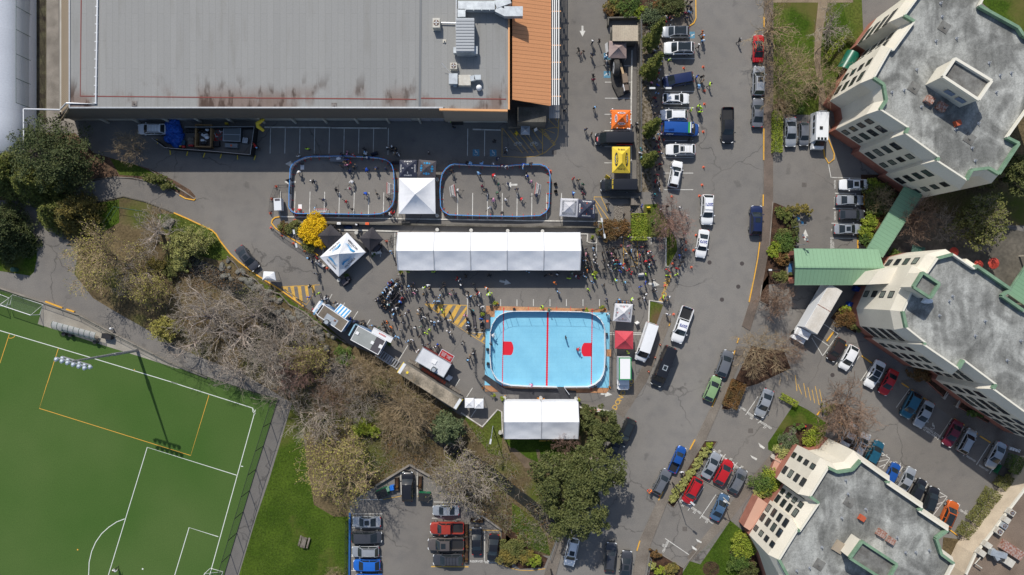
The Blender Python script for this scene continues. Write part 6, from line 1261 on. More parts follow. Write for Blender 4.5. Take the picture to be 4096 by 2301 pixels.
CH=B();CH.box((0,0,.45),(.44,.44,.04));CH.box((-.21,0,.68),(.03,.42,.4));CHAIR_SEAT=CH.mesh('seat',DG);CL_=B()
for x in (-.19,.19):
    for yy in (-.19,.19):CL_.beam((x,yy,0),(x,yy,.45),.025,.025)
CHAIR_LEG=CL_.mesh('legs',STEEL)
def chairs(f,L,rz,where):
    for x,yy in L:
        c=p(f,x,yy,.45);r=empty('folding_chair',(c.x,c.y,0),R(rz),'dark folding chair '+where,'chair','folding chairs for the audience');obj('seat',CHAIR_SEAT,r);
        for a in (-.19,.19):
            for b_ in (-.19,.19):l=B();
        obj('legs',CHAIR_LEG,r)
chairs('zD',[(690,330),(650,370),(612,410),(575,445),(540,480),(670,350),(630,395),(595,432),(790,390),(430,330),(740,410),(640,450),(560,300),(600,330),(470,520),(420,590),(640,560)],135,'left empty amid the seated audience');chairs('zD',[(2055,740),(2060,790),(2070,840),(2075,890),(2190,740),(2195,900),(2195,940),(2050,700),(1945,800),(1950,900),(2075,930),(2195,680)],0,'in the rows facing the blue rink')
for i,(x,yy) in enumerate(((585,100),(510,175),(640,180),(460,230),(450,290),(575,255),(560,320),(490,405),(365,370),(335,435),(505,550),(370,555),(455,575),(660,590),(600,620),(730,480),(700,510))):chairs('zD',[(x,yy)],135,'under a person in the seated audience')
# ---------------------------------------------------------------- trailers, food trucks, sponsor bays
def rot_box(f,quad,h):q=pp(f,quad,h);c=sum(q,Vector())/4;c.z=0;d=q[1]-q[0];return c,math.atan2(d.y,d.x),(q[1]-q[0]).length,(q[2]-q[1]).length
def wheels(r,L,W_,xs,rad=.42):
    for x in xs:
        for s in (1,-1):b=B();b.v=[];
        for s in (1,-1):
            b=B();n=14;b.add([(rad*math.cos(2*math.pi*k/n),s*.12,rad*math.sin(2*math.pi*k/n)) for k in range(n)]+[(rad*math.cos(2*math.pi*k/n),-s*.12,rad*math.sin(2*math.pi*k/n)) for k in range(n)],[(k,(k+1)%n,n+(k+1)%n,n+k) for k in range(n)]+[tuple(range(n)),tuple(range(n,2*n))]);b.build('wheel',RUBBER,r,loc=(x,s*(W_/2-.15),rad))
def truck_body(name,f,quad,h,side,roofm_,label,cat='food truck',zb=.55,xs=None,trim=None):
    c,a,L,W_=rot_box(f,quad,h);r=empty(name,c,a,label,cat);b=B();b.box((0,0,(zb+h)/2),(L,W_,h-zb));b.build('body',side,r);b=B();b.box((0,0,h+.02),(L-.16,W_-.16,.05));b.build('roof',roofm_,r)
    b=B();z=h+.03
    for s in (1,-1):b.box((0,s*(W_/2-.04),z),(L+.02,.1,.08));b.box((s*(L/2-.04),0,z+.003),(.1,W_-.12,.08))
    b.build('roof_trim',trim or WINK,r);wheels(r,L,W_,xs or (-L*.3,L*.3));return r,L,W_
BLUEB=mat('blue_graphic_side',(.05,.16,.38),.4,(.45,.55,.65),.7,.05,5,stops=(.45,.55));WB=mat('white_truck_side',(.66,.68,.70),.4,fine=.04)
def vent(r,x,yy,z,m=WINK,s=.5):b=B();b.box((x,yy,z+.1),(s,s,.14));b.build('roof_vent',m,r)
def fan(r,x,yy,z):b=B();b.box((x,yy,z+.1),(.9,.9,.18));b.build('fan_base',DUCT,r);b=B();b.cyl((x,yy,z+.18),.42,.4,18,0,.44);b.build('exhaust_fan',TRIM,r);b=B();b.cyl((x,yy,z+.585),.34,.02,18);b.build('fan_cap',DUCT,r)
ft,L,W_=truck_body('food_truck','zH',[(165,178),(448,372),(362,494),(82,270)],3.2,BLUEB,mat('tan_roof',A(128,118,104),.85,A(108,98,86),.5,.1,6),'blue food truck with tan roof and striped awning, nearest the city marquee')
fan(ft,-.4,-1.0,3.2);b=B();b.box((-.1,-.45,3.24),(2.2,1.3,.04));b.build('roof_plate',DUCT,ft);vent(ft,.5,-.1,3.2,mat('brown_vent',(.2,.1,.07),.6),.3)
b=B();b.add([(-.6,W_/2,2.7),(1.6,W_/2,2.7),(1.7,W_/2+1.5,2.3),(-.5,W_/2+1.5,2.3)],[(0,1,2,3)]);b.build('awning',WINK,ft);b=B()
for i in range(4):b.add([(-.5+i*.55,W_/2+.02,2.72),(-.25+i*.55,W_/2+.02,2.72),(-.1+i*.55,W_/2+1.45,2.33),(-.35+i*.55,W_/2+1.45,2.33)],[(0,1,2,3)])
b.build('awning_stripes',BINK,ft);b=B();b.box((-L/2-.55,0,2.5),(1.1,W_,.6));b.build('cab_front',WINK,ft);text('GREEK STREET',.42,(-L/2-.6,0,2.82),BINK,R(90),ft)
b=B();b.box((-L/2-.15,0,3.22),(.3,W_*.8,.12));b.build('roof_bar',TRIM,ft)
mt_,L,W_=truck_body('food_truck','zH',[(565,425),(885,600),(772,748),(472,560)],3.1,BLUEB,mat('pale_grey_roof',A(160,164,162),.8,A(148,152,150),.6,.06,6),'pale blue food truck with grey and black roof, middle of the three')
b=B();b.box((L*.34,0,3.15),(L*.3,W_-.2,.03));b.build('dark_roof_panel',DG,mt_);vent(mt_,-2.1,.2,3.1);vent(mt_,.8,0,3.1);vent(mt_,2.3,.1,3.12,s=.6);b=B();b.add([(-.2,W_/2+.02,2.9),(3.4,W_/2+.02,2.9),(3.4,W_/2+.95,3.0),(-.2,W_/2+.95,3.0)],[(0,1,2,3)]);b.box((1.6,W_/2+.97,2.95),(3.6,.06,.3));b.build('serving_hatch',WINK,mt_);text('BURGERS',.3,(1.6,W_/2+.55,3.03),RINK,0,mt_)
b=B();b.box((-L/2-.45,0,1.5),(.95,W_*.92,1.6),taper=.8);b.build('cab',mat('pale_blue_cab',(.28,.48,.62),.35),mt_);b=B();b.box((-L/2-.35,0,2.1),(.5,W_*.8,.5));b.build('windshield',GLASS,mt_);text('COASTAL',.35,(L/2+.03,0,2.4),RINK,0,mt_,rot=(R(90),0,R(90)))
rt,L,W_=truck_body('food_truck','zH',[(1308,670),(1640,865),(1535,1012),(1222,812)],3.0,mat('dark_red_side',(.18,.03,.03),.5),mat('shiny_roof',(.62,.63,.65),.3,(.52,.53,.56),.5,.04,5),'silver roofed dark red food trailer with red menu board beside the long container',trim=DUCT)
vent(rt,.1,.2,3.0,WINK,.7);fan(rt,.7,-.9,3.0);b=B();b.add([(.1,W_/2+.03,2.4),(2.5,W_/2+.03,2.4),(2.5,W_/2+1.4,3.1),(.1,W_/2+1.4,3.1)],[(0,1,2,3)]);b.build('hatch_frame',WINK,rt);b=B();b.add([(.22,W_/2+.12,2.49),(2.38,W_/2+.12,2.49),(2.38,W_/2+1.3,3.09),(.22,W_/2+1.3,3.09)],[(0,1,2,3)]);b.build('menu_board',RINK,rt)
text('POUTINE\nCLASSIC\nDELUXE\nCHEESE\nBACON',.2,(.8,W_/2+.7,2.85),WINK,0,rt,rot=(R(28),0,0));text('HOT DOGS\nBURGERS\nFRIES\nDRINKS',.2,(1.8,W_/2+.7,2.85),WINK,0,rt,rot=(R(28),0,0))
c,a,L,W_=rot_box('zH',[(1090,845),(1760,1270),(1680,1390),(1022,950)],2.7);r=empty('storage_container',c,a,'long weathered shipping container with stained flat roof beside the creek bank','container');b=B();b.box((0,0,1.35),(L,W_,2.7));b.build('body',mat('container_grey',(.20,.19,.17),.7),r);b=B();b.box((0,0,2.72),(L-.1,W_-.1,.05));b.build('roof',mat('stained_roof',A(168,156,138),.9,A(104,98,86),.42,.22,4,det=8,stops=(.4,.62)),r)
b=B();b.box((-L/2+.2,0,2.76),(.5,W_-.2,.05));b.build('pale_end_strip',WB,r);b=B();b.box((L/2-.2,0,2.76),(.5,W_-.2,.05));b.build('pale_end_strip',WB,r);b=B();b.box((-L/2-.1,0,2.5),(.14,W_,.2));b.box((L/2+.1,0,2.5),(.14,W_,.2));b.build('yellow_strip',YINK,r);b=B();b.box((-L/2+1.3,-.1,2.76),(.35,.4,.03));b.build('yellow_mark',YINK,r)
ded=empty('pallet_deck',c,a,'row of red and grey trailer deck boards along the north side of the container','deck')
for i in range(24):b=B();b.box((-L/2+.5+i*(L-1)/24,W_/2+.45,.95),((L-1)/24-.08,.5,.12));b.build('deck_board',mat('red_deck',(.38,.09,.05),.8) if 4<i<17 and i%2==0 or 5<i<16 else WOOD,ded)
for f,x,yy,lb in (('zH',880,785,'western'),('zH',950,830,'eastern')):
    c=p(f,x,yy,.3);r=empty('metal_ramp',(c.x,c.y,0),R(-35),lb+' metal ramp lying behind the middle food truck','ramp');b=B()
    for i in range(5):b.beam((-.9+i*.45,-.6,.25),(-.9+i*.45,.6,.25),.14,.06)
    b.build('rungs',STEEL,r);b=B();b.beam((-1.1,-.62,.22),(1.1,-.62,.22),.06,.08);b.beam((-1.1,.62,.22),(1.1,.62,.22),.06,.08);b.build('rails',STEEL,r)
for x,yy in ((1618,1012),(1598,1032)):c=p('zH',x,yy,.5);r=empty('cool_box',(c.x,c.y,0),R(-28),'white lidded cool box on the ground east of the red food trailer','cool box','cool boxes');b=B();b.box((0,0,.22),(.85,.45,.44));b.build('box',WB,r);b=B();b.box((0,0,.46),(.8,.4,.05));b.build('lid',WINK,r)
b=B();c=p('zH',1607,815,.8);b.box((0,0,.5),(.5,.5,1.0));b.build('blue_bin',BLUEP,loc=(c.x,c.y,0),rz=R(-30),label='blue bin with round white mark beside the red food trailer',cat='bin')
# ribbed shed, wheel sculpture trailer, white screens
c,a,L,W_=rot_box('t20',[(757,193),(950,193),(948,311),(757,309)],3.2);r=empty('storage_shed',c,a,'cream ribbed roof shed in the walled corner by the shrubs','shed');b=B();b.box((0,0,1.6),(L-.2,W_-.2,3.15));b.build('body',CONCD,r);b=B();b.box((0,0,3.22),(L,W_,.08))
for i in range(12):b.beam((-L/2+L*(i+.5)/12,-W_/2,3.28),(-L/2+L*(i+.5)/12,W_/2,3.28),.12,.06)
b.build('ribbed_roof',mat('cream_ribbed',(.44,.38,.29),.7,(.36,.30,.23),.5,.12,4),r)
o=p('t20',810,610);r=empty('giant_wheel_display',(o.x,o.y,0),0,'black trailer carrying a giant tyre, pale timber arm and brown box beside the brown canopy','display trailer');TR=mat('black_tarp',(.035,.033,.03),.8,(.06,.055,.05),2,.2,6)
b=B();q=pp('t20',[(735,450),(825,445),(880,620),(893,690),(800,732),(755,640)],.5);b.prism([(v.x-o.x,v.y-o.y) for v in q],0,.55);b.build('deck',TR,r)
b=B();c=p('t20',788,508,1.9)-o;n=26
def ring(ra,xa):return [(c.x+xa+.0,c.y+ra*math.cos(2*math.pi*k/n)*.98,1.7+ra*math.sin(2*math.pi*k/n)) for k in range(n)]
b.add(ring(.95,-.46)+ring(1.18,-.44)+ring(1.32,-.3)+ring(1.32,.3)+ring(1.18,.44)+ring(.6,.46),[(j*n+k,j*n+(k+1)%n,(j+1)*n+(k+1)%n,(j+1)*n+k) for j in range(5) for k in range(n)]+[tuple(5*n+k for k in range(n))]);o1=b.build('tyre',TR,r,smooth=True,sharp=40);b=B();b.add(ring(.96,-.47),[tuple(range(n))]);o2=b.build('hub_disc',WINK,r);o3_=text('K',1.0,(c.x-.5,c.y,1.7),INK,parent=r,rot=(R(90),0,R(-90)))
for k_ in (o1,o2,o3_):k_.rotation_euler.y+=0
b=B();b.beam(p('t20',815,480,1.0)-o,p('t20',868,670,.9)-o,.35,.3);b.build('timber_arm',mat('pale_timber',(.50,.36,.22),.8),r);b=B();c=p('t20',850,592,1.2)-o;b.box((c.x,c.y,1.0),(.85,1.5,.9),rz=.15);b.build('brown_box',mat('brown_crate',(.20,.15,.11),.8),r);b=B();c=p('t20',858,662,1.1)-o;b.box((c.x,c.y,.9),(.9,.9,.8),rz=.1);b.build('engine',mat('engine_brown',(.13,.10,.08),.7),r);b=B();b.beam(p('t20',835,640,1.0)-o,p('t20',845,690,1.0)-o,.1,.9);b.build('banner',WINK,r)
def aframe(f,x,yy,rz,m,label,w_=.7,h=1.0,name='sign_board'):
    c=p(f,x,yy,h/2);r=empty(name,(c.x,c.y,0),R(rz),label,'sign');b=B();b.add([(-w_/2,-.3,.02),(w_/2,-.3,.02),(w_/2,0,h),(-w_/2,0,h)],[(0,1,2,3)]);b.build('front_panel',m,r);b=B();b.add([(-w_/2,.3,.02),(w_/2,.3,.02),(w_/2,.01,h),(-w_/2,.01,h)],[(3,2,1,0)]);b.build('rear_panel',m,r)
aframe('t20',720,1332,-35,YINK,'yellow sign board beside the yellow canopy',.75);aframe('t11',908,455,10,WINK,'white screen board beside the east black canopy',1.6,1.2);aframe('zE',1372,902,5,WINK,'white notice board by the queue exit',1.0);aframe('zA',1835,150,20,NV,'navy flag board north of the western street rink',1.1,1.4);aframe('zA',2230,310,0,NV,'navy flag board beside the navy canopy',1.3,1.2);aframe('zA',300,630,15,NV,'navy flag board leaning on the west boards',.9,1.3)
aframe('t20',720,360,95,WINK,'white panel leaning on the brown canopy',1.6,1.0);aframe('t21',1030,122,10,YINK,'yellow notice board on the garden bank',.55,.9);aframe('zI',1880,330,30,WINK,'white poster stand beside the island canopy',.6,1.2);aframe('t11',480,545,-35,WINK,'white table screen at the west corner of the city marquee',1.7,.9)
aframe('t20',175,972,30,WINK,'small white board beside the grey shelter',.6);aframe('t20',30,1005,60,YINK,'yellow board in the hatched bicycle area',.6)
# table with shirts, generator, planters with bins, speakers
c=p('zA',1168,262,.75);r=empty('folding_table',(c.x,c.y,0),R(-2),'long grey table with white shirts inside the western rink','table');b=B();b.box((0,0,.74),(2.35,.75,.05));b.build('table_top',mat('grey_cloth_top',(.16,.17,.19),.7),r)
for x in (-1.05,1.05):b=B();b.beam((x,0,0),(x,0,.72),.05,.5);b.build('leg',STEEL,r)
b=B();b.box((c.x+.25,c.y+.12,.79),(.7,.35,.05),rz=.1);b.box((c.x+.25,c.y+.16,.82),(.4,.45,.03),rz=.4);b.build('folded_shirts',WINK,label='folded white shirts on the grey rinkside table',cat='shirts')
c=p('zI',1705,85,.75);r=empty('folding_table',(c.x,c.y,0),0,'table covered with bottles and caps north of the island canopy','table');b=B();b.box((0,0,.74),(2.2,.7,.05));b.build('table_top',DG,r)
for x in (-.95,.95):b=B();b.beam((x,0,0),(x,0,.72),.05,.5);b.build('leg',STEEL,r)
for i in range(18):b=B();b.cyl((0,0,0),.055,.2,8,0,.05);b.build('bottle',(BINK,mat('orange_bottle',(.75,.3,.04),.4),WINK)[i%3],loc=(c.x-.95+.23*(i%9),c.y-.15+.28*(i//9),.765),label='%s bottle standing in the %s row on the crowded table'%(('blue','orange','white')[i%3],('front','back')[i//9]),cat='bottle',group='bottles on the crowded table')
c=p('zA',122,1085,.9);r=empty('generator_trailer',(c.x,c.y,0),R(3),'white generator trailer west of the western street rink','generator');b=B();b.box((0,0,1.1),(1.2,2.0,1.3));b.build('housing',WB,r);b=B();b.beam((0,1,.5),(0,2.6,.45),.1,.1);b.build('drawbar',TRIM,r);b=B();b.box((0,.75,1.77),(.85,.35,.04));b.build('vent_louvre',DG,r);wheels(r,2,1.5,(0,),.3)
for f,x,yy,lb in (('zB',2180,530,'upper'),('zB',2185,660,'lower')):c=p(f,x,yy,.4);b=B();b.prism([(-.25,-.25),(.25,-.25),(.25,.25),(-.25,.25)],0,.5,top=False);b.prism([(-.2,-.2),(.2,-.2),(.2,.2),(-.2,.2)],0,.1);b.build('open_crate',mat('dark_crate',(.06,.05,.04),.8),loc=(c.x,c.y,0),rz=R(20),label=lb+' open dark crate on the asphalt east of the eastern street rink',cat='crate')
for f,x,yy,w_,d_,rz,lb in (('zC',680,1120,1.3,1.1,35,'large black loudspeaker stack at the corner of the stage'),('zC',1260,510,.9,1.6,-30,'black equipment case under the east black canopy'),('zC',730,1070,.8,.8,35,'smaller black loudspeaker at the stage corner')):c=p(f,x,yy,.6);r=empty('loudspeaker_stack',(c.x,c.y,0),R(rz),lb,'loudspeaker');b=B();b.box((0,0,.35),(w_,d_,.7));b.build('lower_cabinet',TRIM,r);b=B();b.box((.05,0,.95),(w_*.8,d_*.8,.45));b.build('upper_cabinet',DG,r)
c=p('zC',730,130,.2);b=B();b.ball((0,0,.1),(.8,.35,.22),12,6,jit=.12,rn=rnd);b.build('blue_tarp_bundle',mat('dark_blue_tarp',(.02,.05,.13),.6),smooth=True,loc=(c.x,c.y,0),label='dark blue folded tarp on the kerb behind the black canopies',cat='tarp')
for x,yy,m,lb in ((1085,70,ORANGE,'orange toolbox on the concrete wall'),(573,65,WINK,'small white box on the concrete wall'),(900,90,TRIM,'round black case by the concrete wall'),(1780,40,TRIM,'long black case on the concrete wall by the marquee')):c=p('zC',x,yy,.9);b=B();b.box((0,0,.15),(.6 if x != 1780 else 1.4,.4,.3));b.box((0,0,.33),(.2,.06,.06));b.build('toolbox',m,loc=(c.x,c.y,.9),label=lb,cat='box')
# pallet slats by the marquee, bikes
def bicycle(f,x,yy,ang,label):
    c=p(f,x,yy,.5);r=empty('bicycle',(c.x,c.y,0),R(ang),label,'bicycle','bicycles');
    for xx in (-.52,.52):b=B();b.tube([(xx+.34*math.cos(a*.4488),0,.35+.34*math.sin(a*.4488)) for a in range(15)],.025,4);b.build('wheel',RUBBER,r)
    b=B();b.tube([(-.52,0,.35),(-.12,0,.32),(.42,0,.85),(-.2,0,.8),(-.12,0,.32)],.022,5);b.tube([(-.52,0,.35),(-.2,0,.8)],.015,4);b.tube([(.42,0,.9),(.52,0,.35)],.02,4);b.build('frame',TRIM,r);b=B();b.tube([(.36,-.3,.98),(.42,0,.95),(.36,.3,.98)],.02,5);b.build('handlebar',TRIM,r);b=B();b.box((-.24,0,.9),(.26,.13,.06));b.build('saddle',TRIM,r)
bicycle('zE',870,985,5,'black bicycle beside the rider in the yellow jacket');bicycle('zE',1095,1035,-8,'black bicycle beside the rider in the green jacket');bicycle('t11',335,820,-30,'black bicycle lying by the yellow kerb and hatching');bicycle('zI',1185,180,8,'bicycle leaning on the north rink boards');bicycle('zC',1500,370,80,'bicycle parked inside the barriers by the long tent');
for i in range(9):c=p('zA',760+i*33,250 if i<4 else 255,.5);o=obj('leaning_hockey_stick',STICKM,None,(c.x-.6,c.y-.3,.0),R(75+rnd.uniform(-12,12)));tag(o,'dark hockey stick leaning on the north boards of the western rink','hockey stick','sticks leaning on the western rink boards')
# site compound along the arena wall: black mesh fence, blue tarp, crate, panels, giant goalie, mascot sign
FB=mat('black_shade_cloth',(.012,.012,.014),.9)
def screen_fence(f,pts,h,label):
    q=pp(f,pts,h);c0=q[0].copy();c0.z=0;r=empty('screened_site_fence',c0,0,label,'fence','site fences')
    for i in range(len(q)-1):
        a,c=q[i]-c0,q[i+1]-c0;b=B();a.z=c.z=h/2;b.beam(a,c,.03,h);b.build('shade_cloth',FB,r);a.z=c.z=h;b=B();b.tube([a,c],.04,5);b.build('top_rail',STEEL,r)
screen_fence('t00',[(1142,1040),(1240,1112),(1290,1118),(1600,1140),(1885,1166),(1915,955),(1390,958)],2.0,'black shade cloth fence round the equipment compound by the arena')
b=B();g=random.Random(3)
for i in range(11):x=g.uniform(1265,1370);yy=g.uniform(925,1085);c=p('t00',x,yy,.8);b.ball((c.x,c.y,g.uniform(.3,.7)),(g.uniform(.7,1.1),g.uniform(.7,1.2),g.uniform(.5,.9)),14,8,0,.16,g)
b.v=[(x,y,max(.02,z)) for x,y,z in b.v];b.build('blue_tarpaulin',mat('blue_tarpaulin',(.01,.10,.46),.4,(.005,.06,.33),2.5,.12,6),label='rumpled bright blue tarpaulin over equipment beside the white estate car',cat='tarpaulin')
c,a,L,W_=rot_box('t00',[(1478,942),(1593,945),(1582,1108),(1468,1100)],1.2);r=empty('wooden_bin',c,a,'tall open plywood bin full of black and white bags','bin');OSB=mat('osb_board',(.38,.23,.10),.85,(.28,.17,.08),4,.25,9);b=B()
for s in (1,-1):b.box((0,s*W_/2,.6),(L+.2,.22,1.2));
b.build('side',OSB,r);b=B();[b.box((s*L/2,0,.598),(.22,W_-.24,1.196)) for s in (1,-1)];b.build('end',OSB,r)
for i in range(16):b=B();b.ball((0,0,0),(g.uniform(.3,.5),g.uniform(.25,.45),.25),9,6,0,.2,g);m=WINK if i%2 else TRIM;b.build('bag',m,smooth=True,loc=(c.x+g.uniform(-.7,.7),c.y+g.uniform(-1.2,1.2),.4+.04*i),label=('white' if i%2 else 'black')+' bag piled in the open plywood bin',cat='bag',group='bags in the plywood bin')
c=p('t00',1748,1015,.9);r=empty('panel_stack',(c.x,c.y,0),R(-2),'stack of grey slatted panels in the compound','panels');b=B();b.box((0,0,.5),(2.9,2.3,.9));b.build('stack',mat('grey_slats',(.13,.145,.15),.6),r);b=B();[b.box((0,y_,.97),(2.95,.08,.05)) for y_ in (-1.1,0,1.1)];[b.box((x_,0,.975),(.08,2.3,.05)) for x_ in (-1.4,1.4)];b.build('pale_frame',DUCT,r)
c=p('t00',1742,1097,.6);r=empty('equipment_case',(c.x,c.y,0),R(-3),'long grey case with orange square in the compound','case');b=B();b.box((0,0,.3),(2.3,.75,.6),taper=.92);b.build('case',mat('grey_case',(.24,.26,.27),.6),r);b=B();b.box((0,0,.61),(.3,.3,.02));b.build('orange_label',ORANGE,r)
for x,yy,w_,d_,m,lb in ((1370,1075,1.2,.8,mat('blue_pallet',(.03,.10,.16),.7),'dark blue pallet beside the blue tarpaulin'),(1440,1065,1.0,1.2,WOOD,'yellowish wooden pallet next to the plywood bin'),(1630,1085,1.1,.9,TRIM,'black case south of the plywood bin'),(1708,933,.5,.35,YINK,'yellow toolbox by the arena wall'),(1850,1060,.9,.9,DUCT,'wire cage in the compound'),(1385,1108,.5,.35,REDP,'small red fuel can by the compound fence'),(1440,1098,.8,.3,REDP,'red gas bottles by the plywood bin'),(1435,983,1.9,.7,TRIM,'black covered crate north of the blue pallet'),(1352,1102,.7,.25,YINK,'yellow plank by the blue tarpaulin')):
    c=p('t00',x,yy,.4);r=empty('stored_crate',(c.x,c.y,0),R(g.uniform(-8,8)),lb,'crate');b=B()
    for i in range(4):b.box((-w_/2+w_*(i+.5)/4,0,.35),(w_/4*.86,d_,.5));
    b.build('slats',m,r);b=B();b.box((0,0,.06),(w_,d_,.1));b.build('base',DG,r)
for i in range(26):c=p('t00',g.uniform(1595,1672),g.uniform(965,1070),.1);b=B();b.box((0,0,.06),(g.uniform(.3,.8),.1,.07));b.build('barrier_part',REDP if i%3 else WINK,loc=(c.x,c.y,.02*i/4),rz=g.uniform(0,3.1),label=('red' if i%3 else 'white')+' barrier part in the jumbled heap',cat='barrier part',group='heap of red barrier parts')
for f,L_ in (('t00',((1186,1067),(1283,1150),(1411,1157),(1538,1170),(1664,1176),(1790,1185),(1920,1190))),):
    for x,yy in L_:c=p(f,x,yy,.05);b=B();b.box((0,0,.06),(.12,.8,.1));b.build('fence_foot',YINK,loc=(c.x,c.y,0),rz=R(g.uniform(-25,10)),label='yellow foot bar of the black site fence',cat='foot bar',group='yellow foot bars of the site fence')
# yellow arch-like inflatable arm by the wall and oversized goalie figure
b=B();b.tube([p('zJ',190,125,2.6),p('zJ',100,190,2.4),p('zJ',110,225,2.2),p('zJ',190,290,1.9)],[.25,.34,.34,.22],10,cap=True);b.build('yellow_banner_arm',YINK,smooth=True,label='bent yellow flag banner standing by the arena wall',cat='banner')
# portable things near the south car park
b=None
def dumpster(f,x,yy,rz,m,label,w_=1.9,d_=1.3,h=1.2,name='dumpster',cat='bin'):
    c=p(f,x,yy,h/2);r=empty(name,(c.x,c.y,0),R(rz),label,cat);b=B();b.box((0,0,h/2),(w_,d_,h),taper=1.0);b.build('body',m,r);b=B();b.box((-w_/4,0,h+.04),(w_/2-.03,d_+.05,.07));b.build('lid',TRIM if name=='dumpster' else m,r);b=B();b.box((w_/4,0,h+.04),(w_/2-.03,d_+.05,.07));b.build('lid',TRIM if name=='dumpster' else m,r)
GRN=mat('green_bin_metal',(.01,.13,.06),.5)
dumpster('t12',953,825,25,GRN,'dark green dumpster left of the black van with open doors');dumpster('t12',1270,852,-3,GRN,'dark green dumpster right of the black van with open doors');dumpster('t12',998,795,20,mat('pale_green_bin',(.15,.28,.2),.5),'pale green wheeled bin beside the dumpster',.55,.6,1.0,'wheeled_bin');dumpster('t12',1027,785,10,BLUEP,'blue wheeled bin beside the pale green one',.65,.65,1.0,'wheeled_bin')
for x,yy in ((658,730),(685,740),(713,755)):dumpster('t31',x,yy,-30,mat('deep_blue_bin',(.01,.05,.26),.5),'dark blue wheeled bin of the row of three beside the lorry',.62,.72,1.0,'wheeled_bin')
for x,yy in ((610,845),(640,858)):dumpster('t31',x,yy,-15,MT['deep_blue_bin'],'dark blue wheeled bin of the pair by the flower bed',.6,.7,1.0,'wheeled_bin')
dumpster('t32',1765,665,-32,GRN,'green dumpster with black lids beside the clipped hedge',1.9,1.5);
for f,x,yy,rz,lb in (('t12',1062,760,2,'left of the black van'),('t12',1237,750,-2,'right of the black van'),('t12',1665,1035,85,'by the low wall and the dark cars'),('t12',1585,1110,0,'beside the red pickup'),('t12',1587,1210,0,'beside the taupe pickup'),('t12',1585,1305,0,'beside the charcoal car')):
    c=p(f,x,yy,.4);r=empty('wooden_planter',(c.x,c.y,0),R(rz),'weathered wooden trough planter '+lb,'planter','wooden trough planters');b=B();b.prism([(-.33,-1.1),(.33,-1.1),(.33,1.1),(-.33,1.1)],0,.5,top=False);b.prism([(-.25,-1.02),(.25,-1.02),(.25,1.02),(-.25,1.02)],0,.5,top=False);b.build('trough',WOOD,r);b=B();b.box((0,0,.36),(.5,2.0,.1));b.build('soil',SOIL,r);P=crown_pts(int(yy),.25,.25,.2,.5,6,30,.5,.2);P[:,1] -= .4;obj('plant',leaves('plant',P,.06,LF['rust'],3),r)
# benches, picnic table
c=p('t12',358,1200,.7);r=empty('picnic_table',(c.x,c.y,0),R(-15),'grey picnic table on the lawn','picnic table');b=B();[b.box((-.3+.2*i,0,.73),(.17,1.8,.05)) for i in range(4)];b.build('table_top',WOOD,r)
for s in (1,-1):b=B();b.box((s*.72,0,.45),(.28,1.8,.05));b.build('bench_seat',WOOD,r)
b=B();[b.beam((-.7,y_,.4),(.7,y_,.4),.06,.1) for y_ in (-.6,.6)];[b.beam((s*.55,y_,0),(s*.2,y_,.7),.06,.1) for y_ in (-.6,.6) for s in (1,-1)];b.build('frame',WOOD,r)
def bench(f,x,yy,rz,m,label,L=1.8):
    c=p(f,x,yy,.45);r=empty('park_bench',(c.x,c.y,0),R(rz),label,'bench');b=B();[b.box((0,-.2+.14*i,.45),(L,.11,.04)) for i in range(4)];b.build('seat',m,r);b=B();[b.box((0,.32+.03*i,.6+.14*i),(L,.04,.1)) for i in range(3)];b.build('backrest',m,r)
    for s in (1,-1):b=B();b.beam((s*L*.42,-.2,0),(s*L*.42,-.2,.45),.06,.06);b.beam((s*L*.42,.3,0),(s*L*.42,.4,.95),.06,.06);b.build('leg',m,r)
bench('t22',1768,1030,62,mat('honey_wood',(.55,.34,.12),.7),'honey coloured wooden bench against the pink brick wall');bench('t32',60,560,152,CREAM,'white bench by the round garden bed');bench('t32',1345,85,60,CREAM,'pale bench by the brick planter of the middle block');bench('t32',1440,150,60,CREAM,'second pale bench by the shaded steps of the middle block')
# team shelter on the pitch side, goals, bins
r0_=p('t01',610,1035);r=empty('team_shelter',(r0_.x,r0_.y,0),R(-15),'curved clear roof team shelter beside the football pitch','shelter');b=B();n=10;Ls=7.4
for i in range(9):
    for k in range(n+1):a=math.pi*.62*k/n;b.v.append((-Ls/2+Ls*i/8,1.0-1.15*math.cos(a)*1.0-.9,2.0*math.sin(a)**.8+.1))
b.f=[(i*(n+1)+k,i*(n+1)+k+1,(i+1)*(n+1)+k+1,(i+1)*(n+1)+k) for i in range(8) for k in range(n)];b.m=[0]*len(b.f);b.build('clear_roof',mat('shelter_polycarbonate',(.38,.41,.42),.15,alpha=.6),r,smooth=True)
for i in range(9):b=B();b.tube([(-Ls/2+Ls*i/8,1.0-1.15*math.cos(math.pi*.62*k/n)-.9,2.03*math.sin(math.pi*.62*k/n)**.8+.1) for k in range(n+1)],.03,4);b.build('rib',GFM,r)
b=B();b.box((0,-.5,.42),(6.8,.4,.06));b.build('bench',WOOD,r)
def soccer_goal(f,quad,label):
    q=pp(f,quad,0);c0=q[0].copy();r=empty('football_goal',c0,0,label,'football goal','football goals');a,b_,c,d=[v-c0 for v in q];u=Vector((0,0,2.2));w_=B();w_.tube([a,a+u,b_+u,b_],.06,6);w_.build('goal_posts',WINK,r);w_=B();w_.tube([a,d,c,b_],.05,6);w_.tube([a+u,d],.03,5);w_.tube([b_+u,c],.03,5);w_.build('base_frame',WINK,r);w_=B();w_.add([a+u,b_+u,c,d],[(0,1,2,3)]);w_.build('net',NET,r)
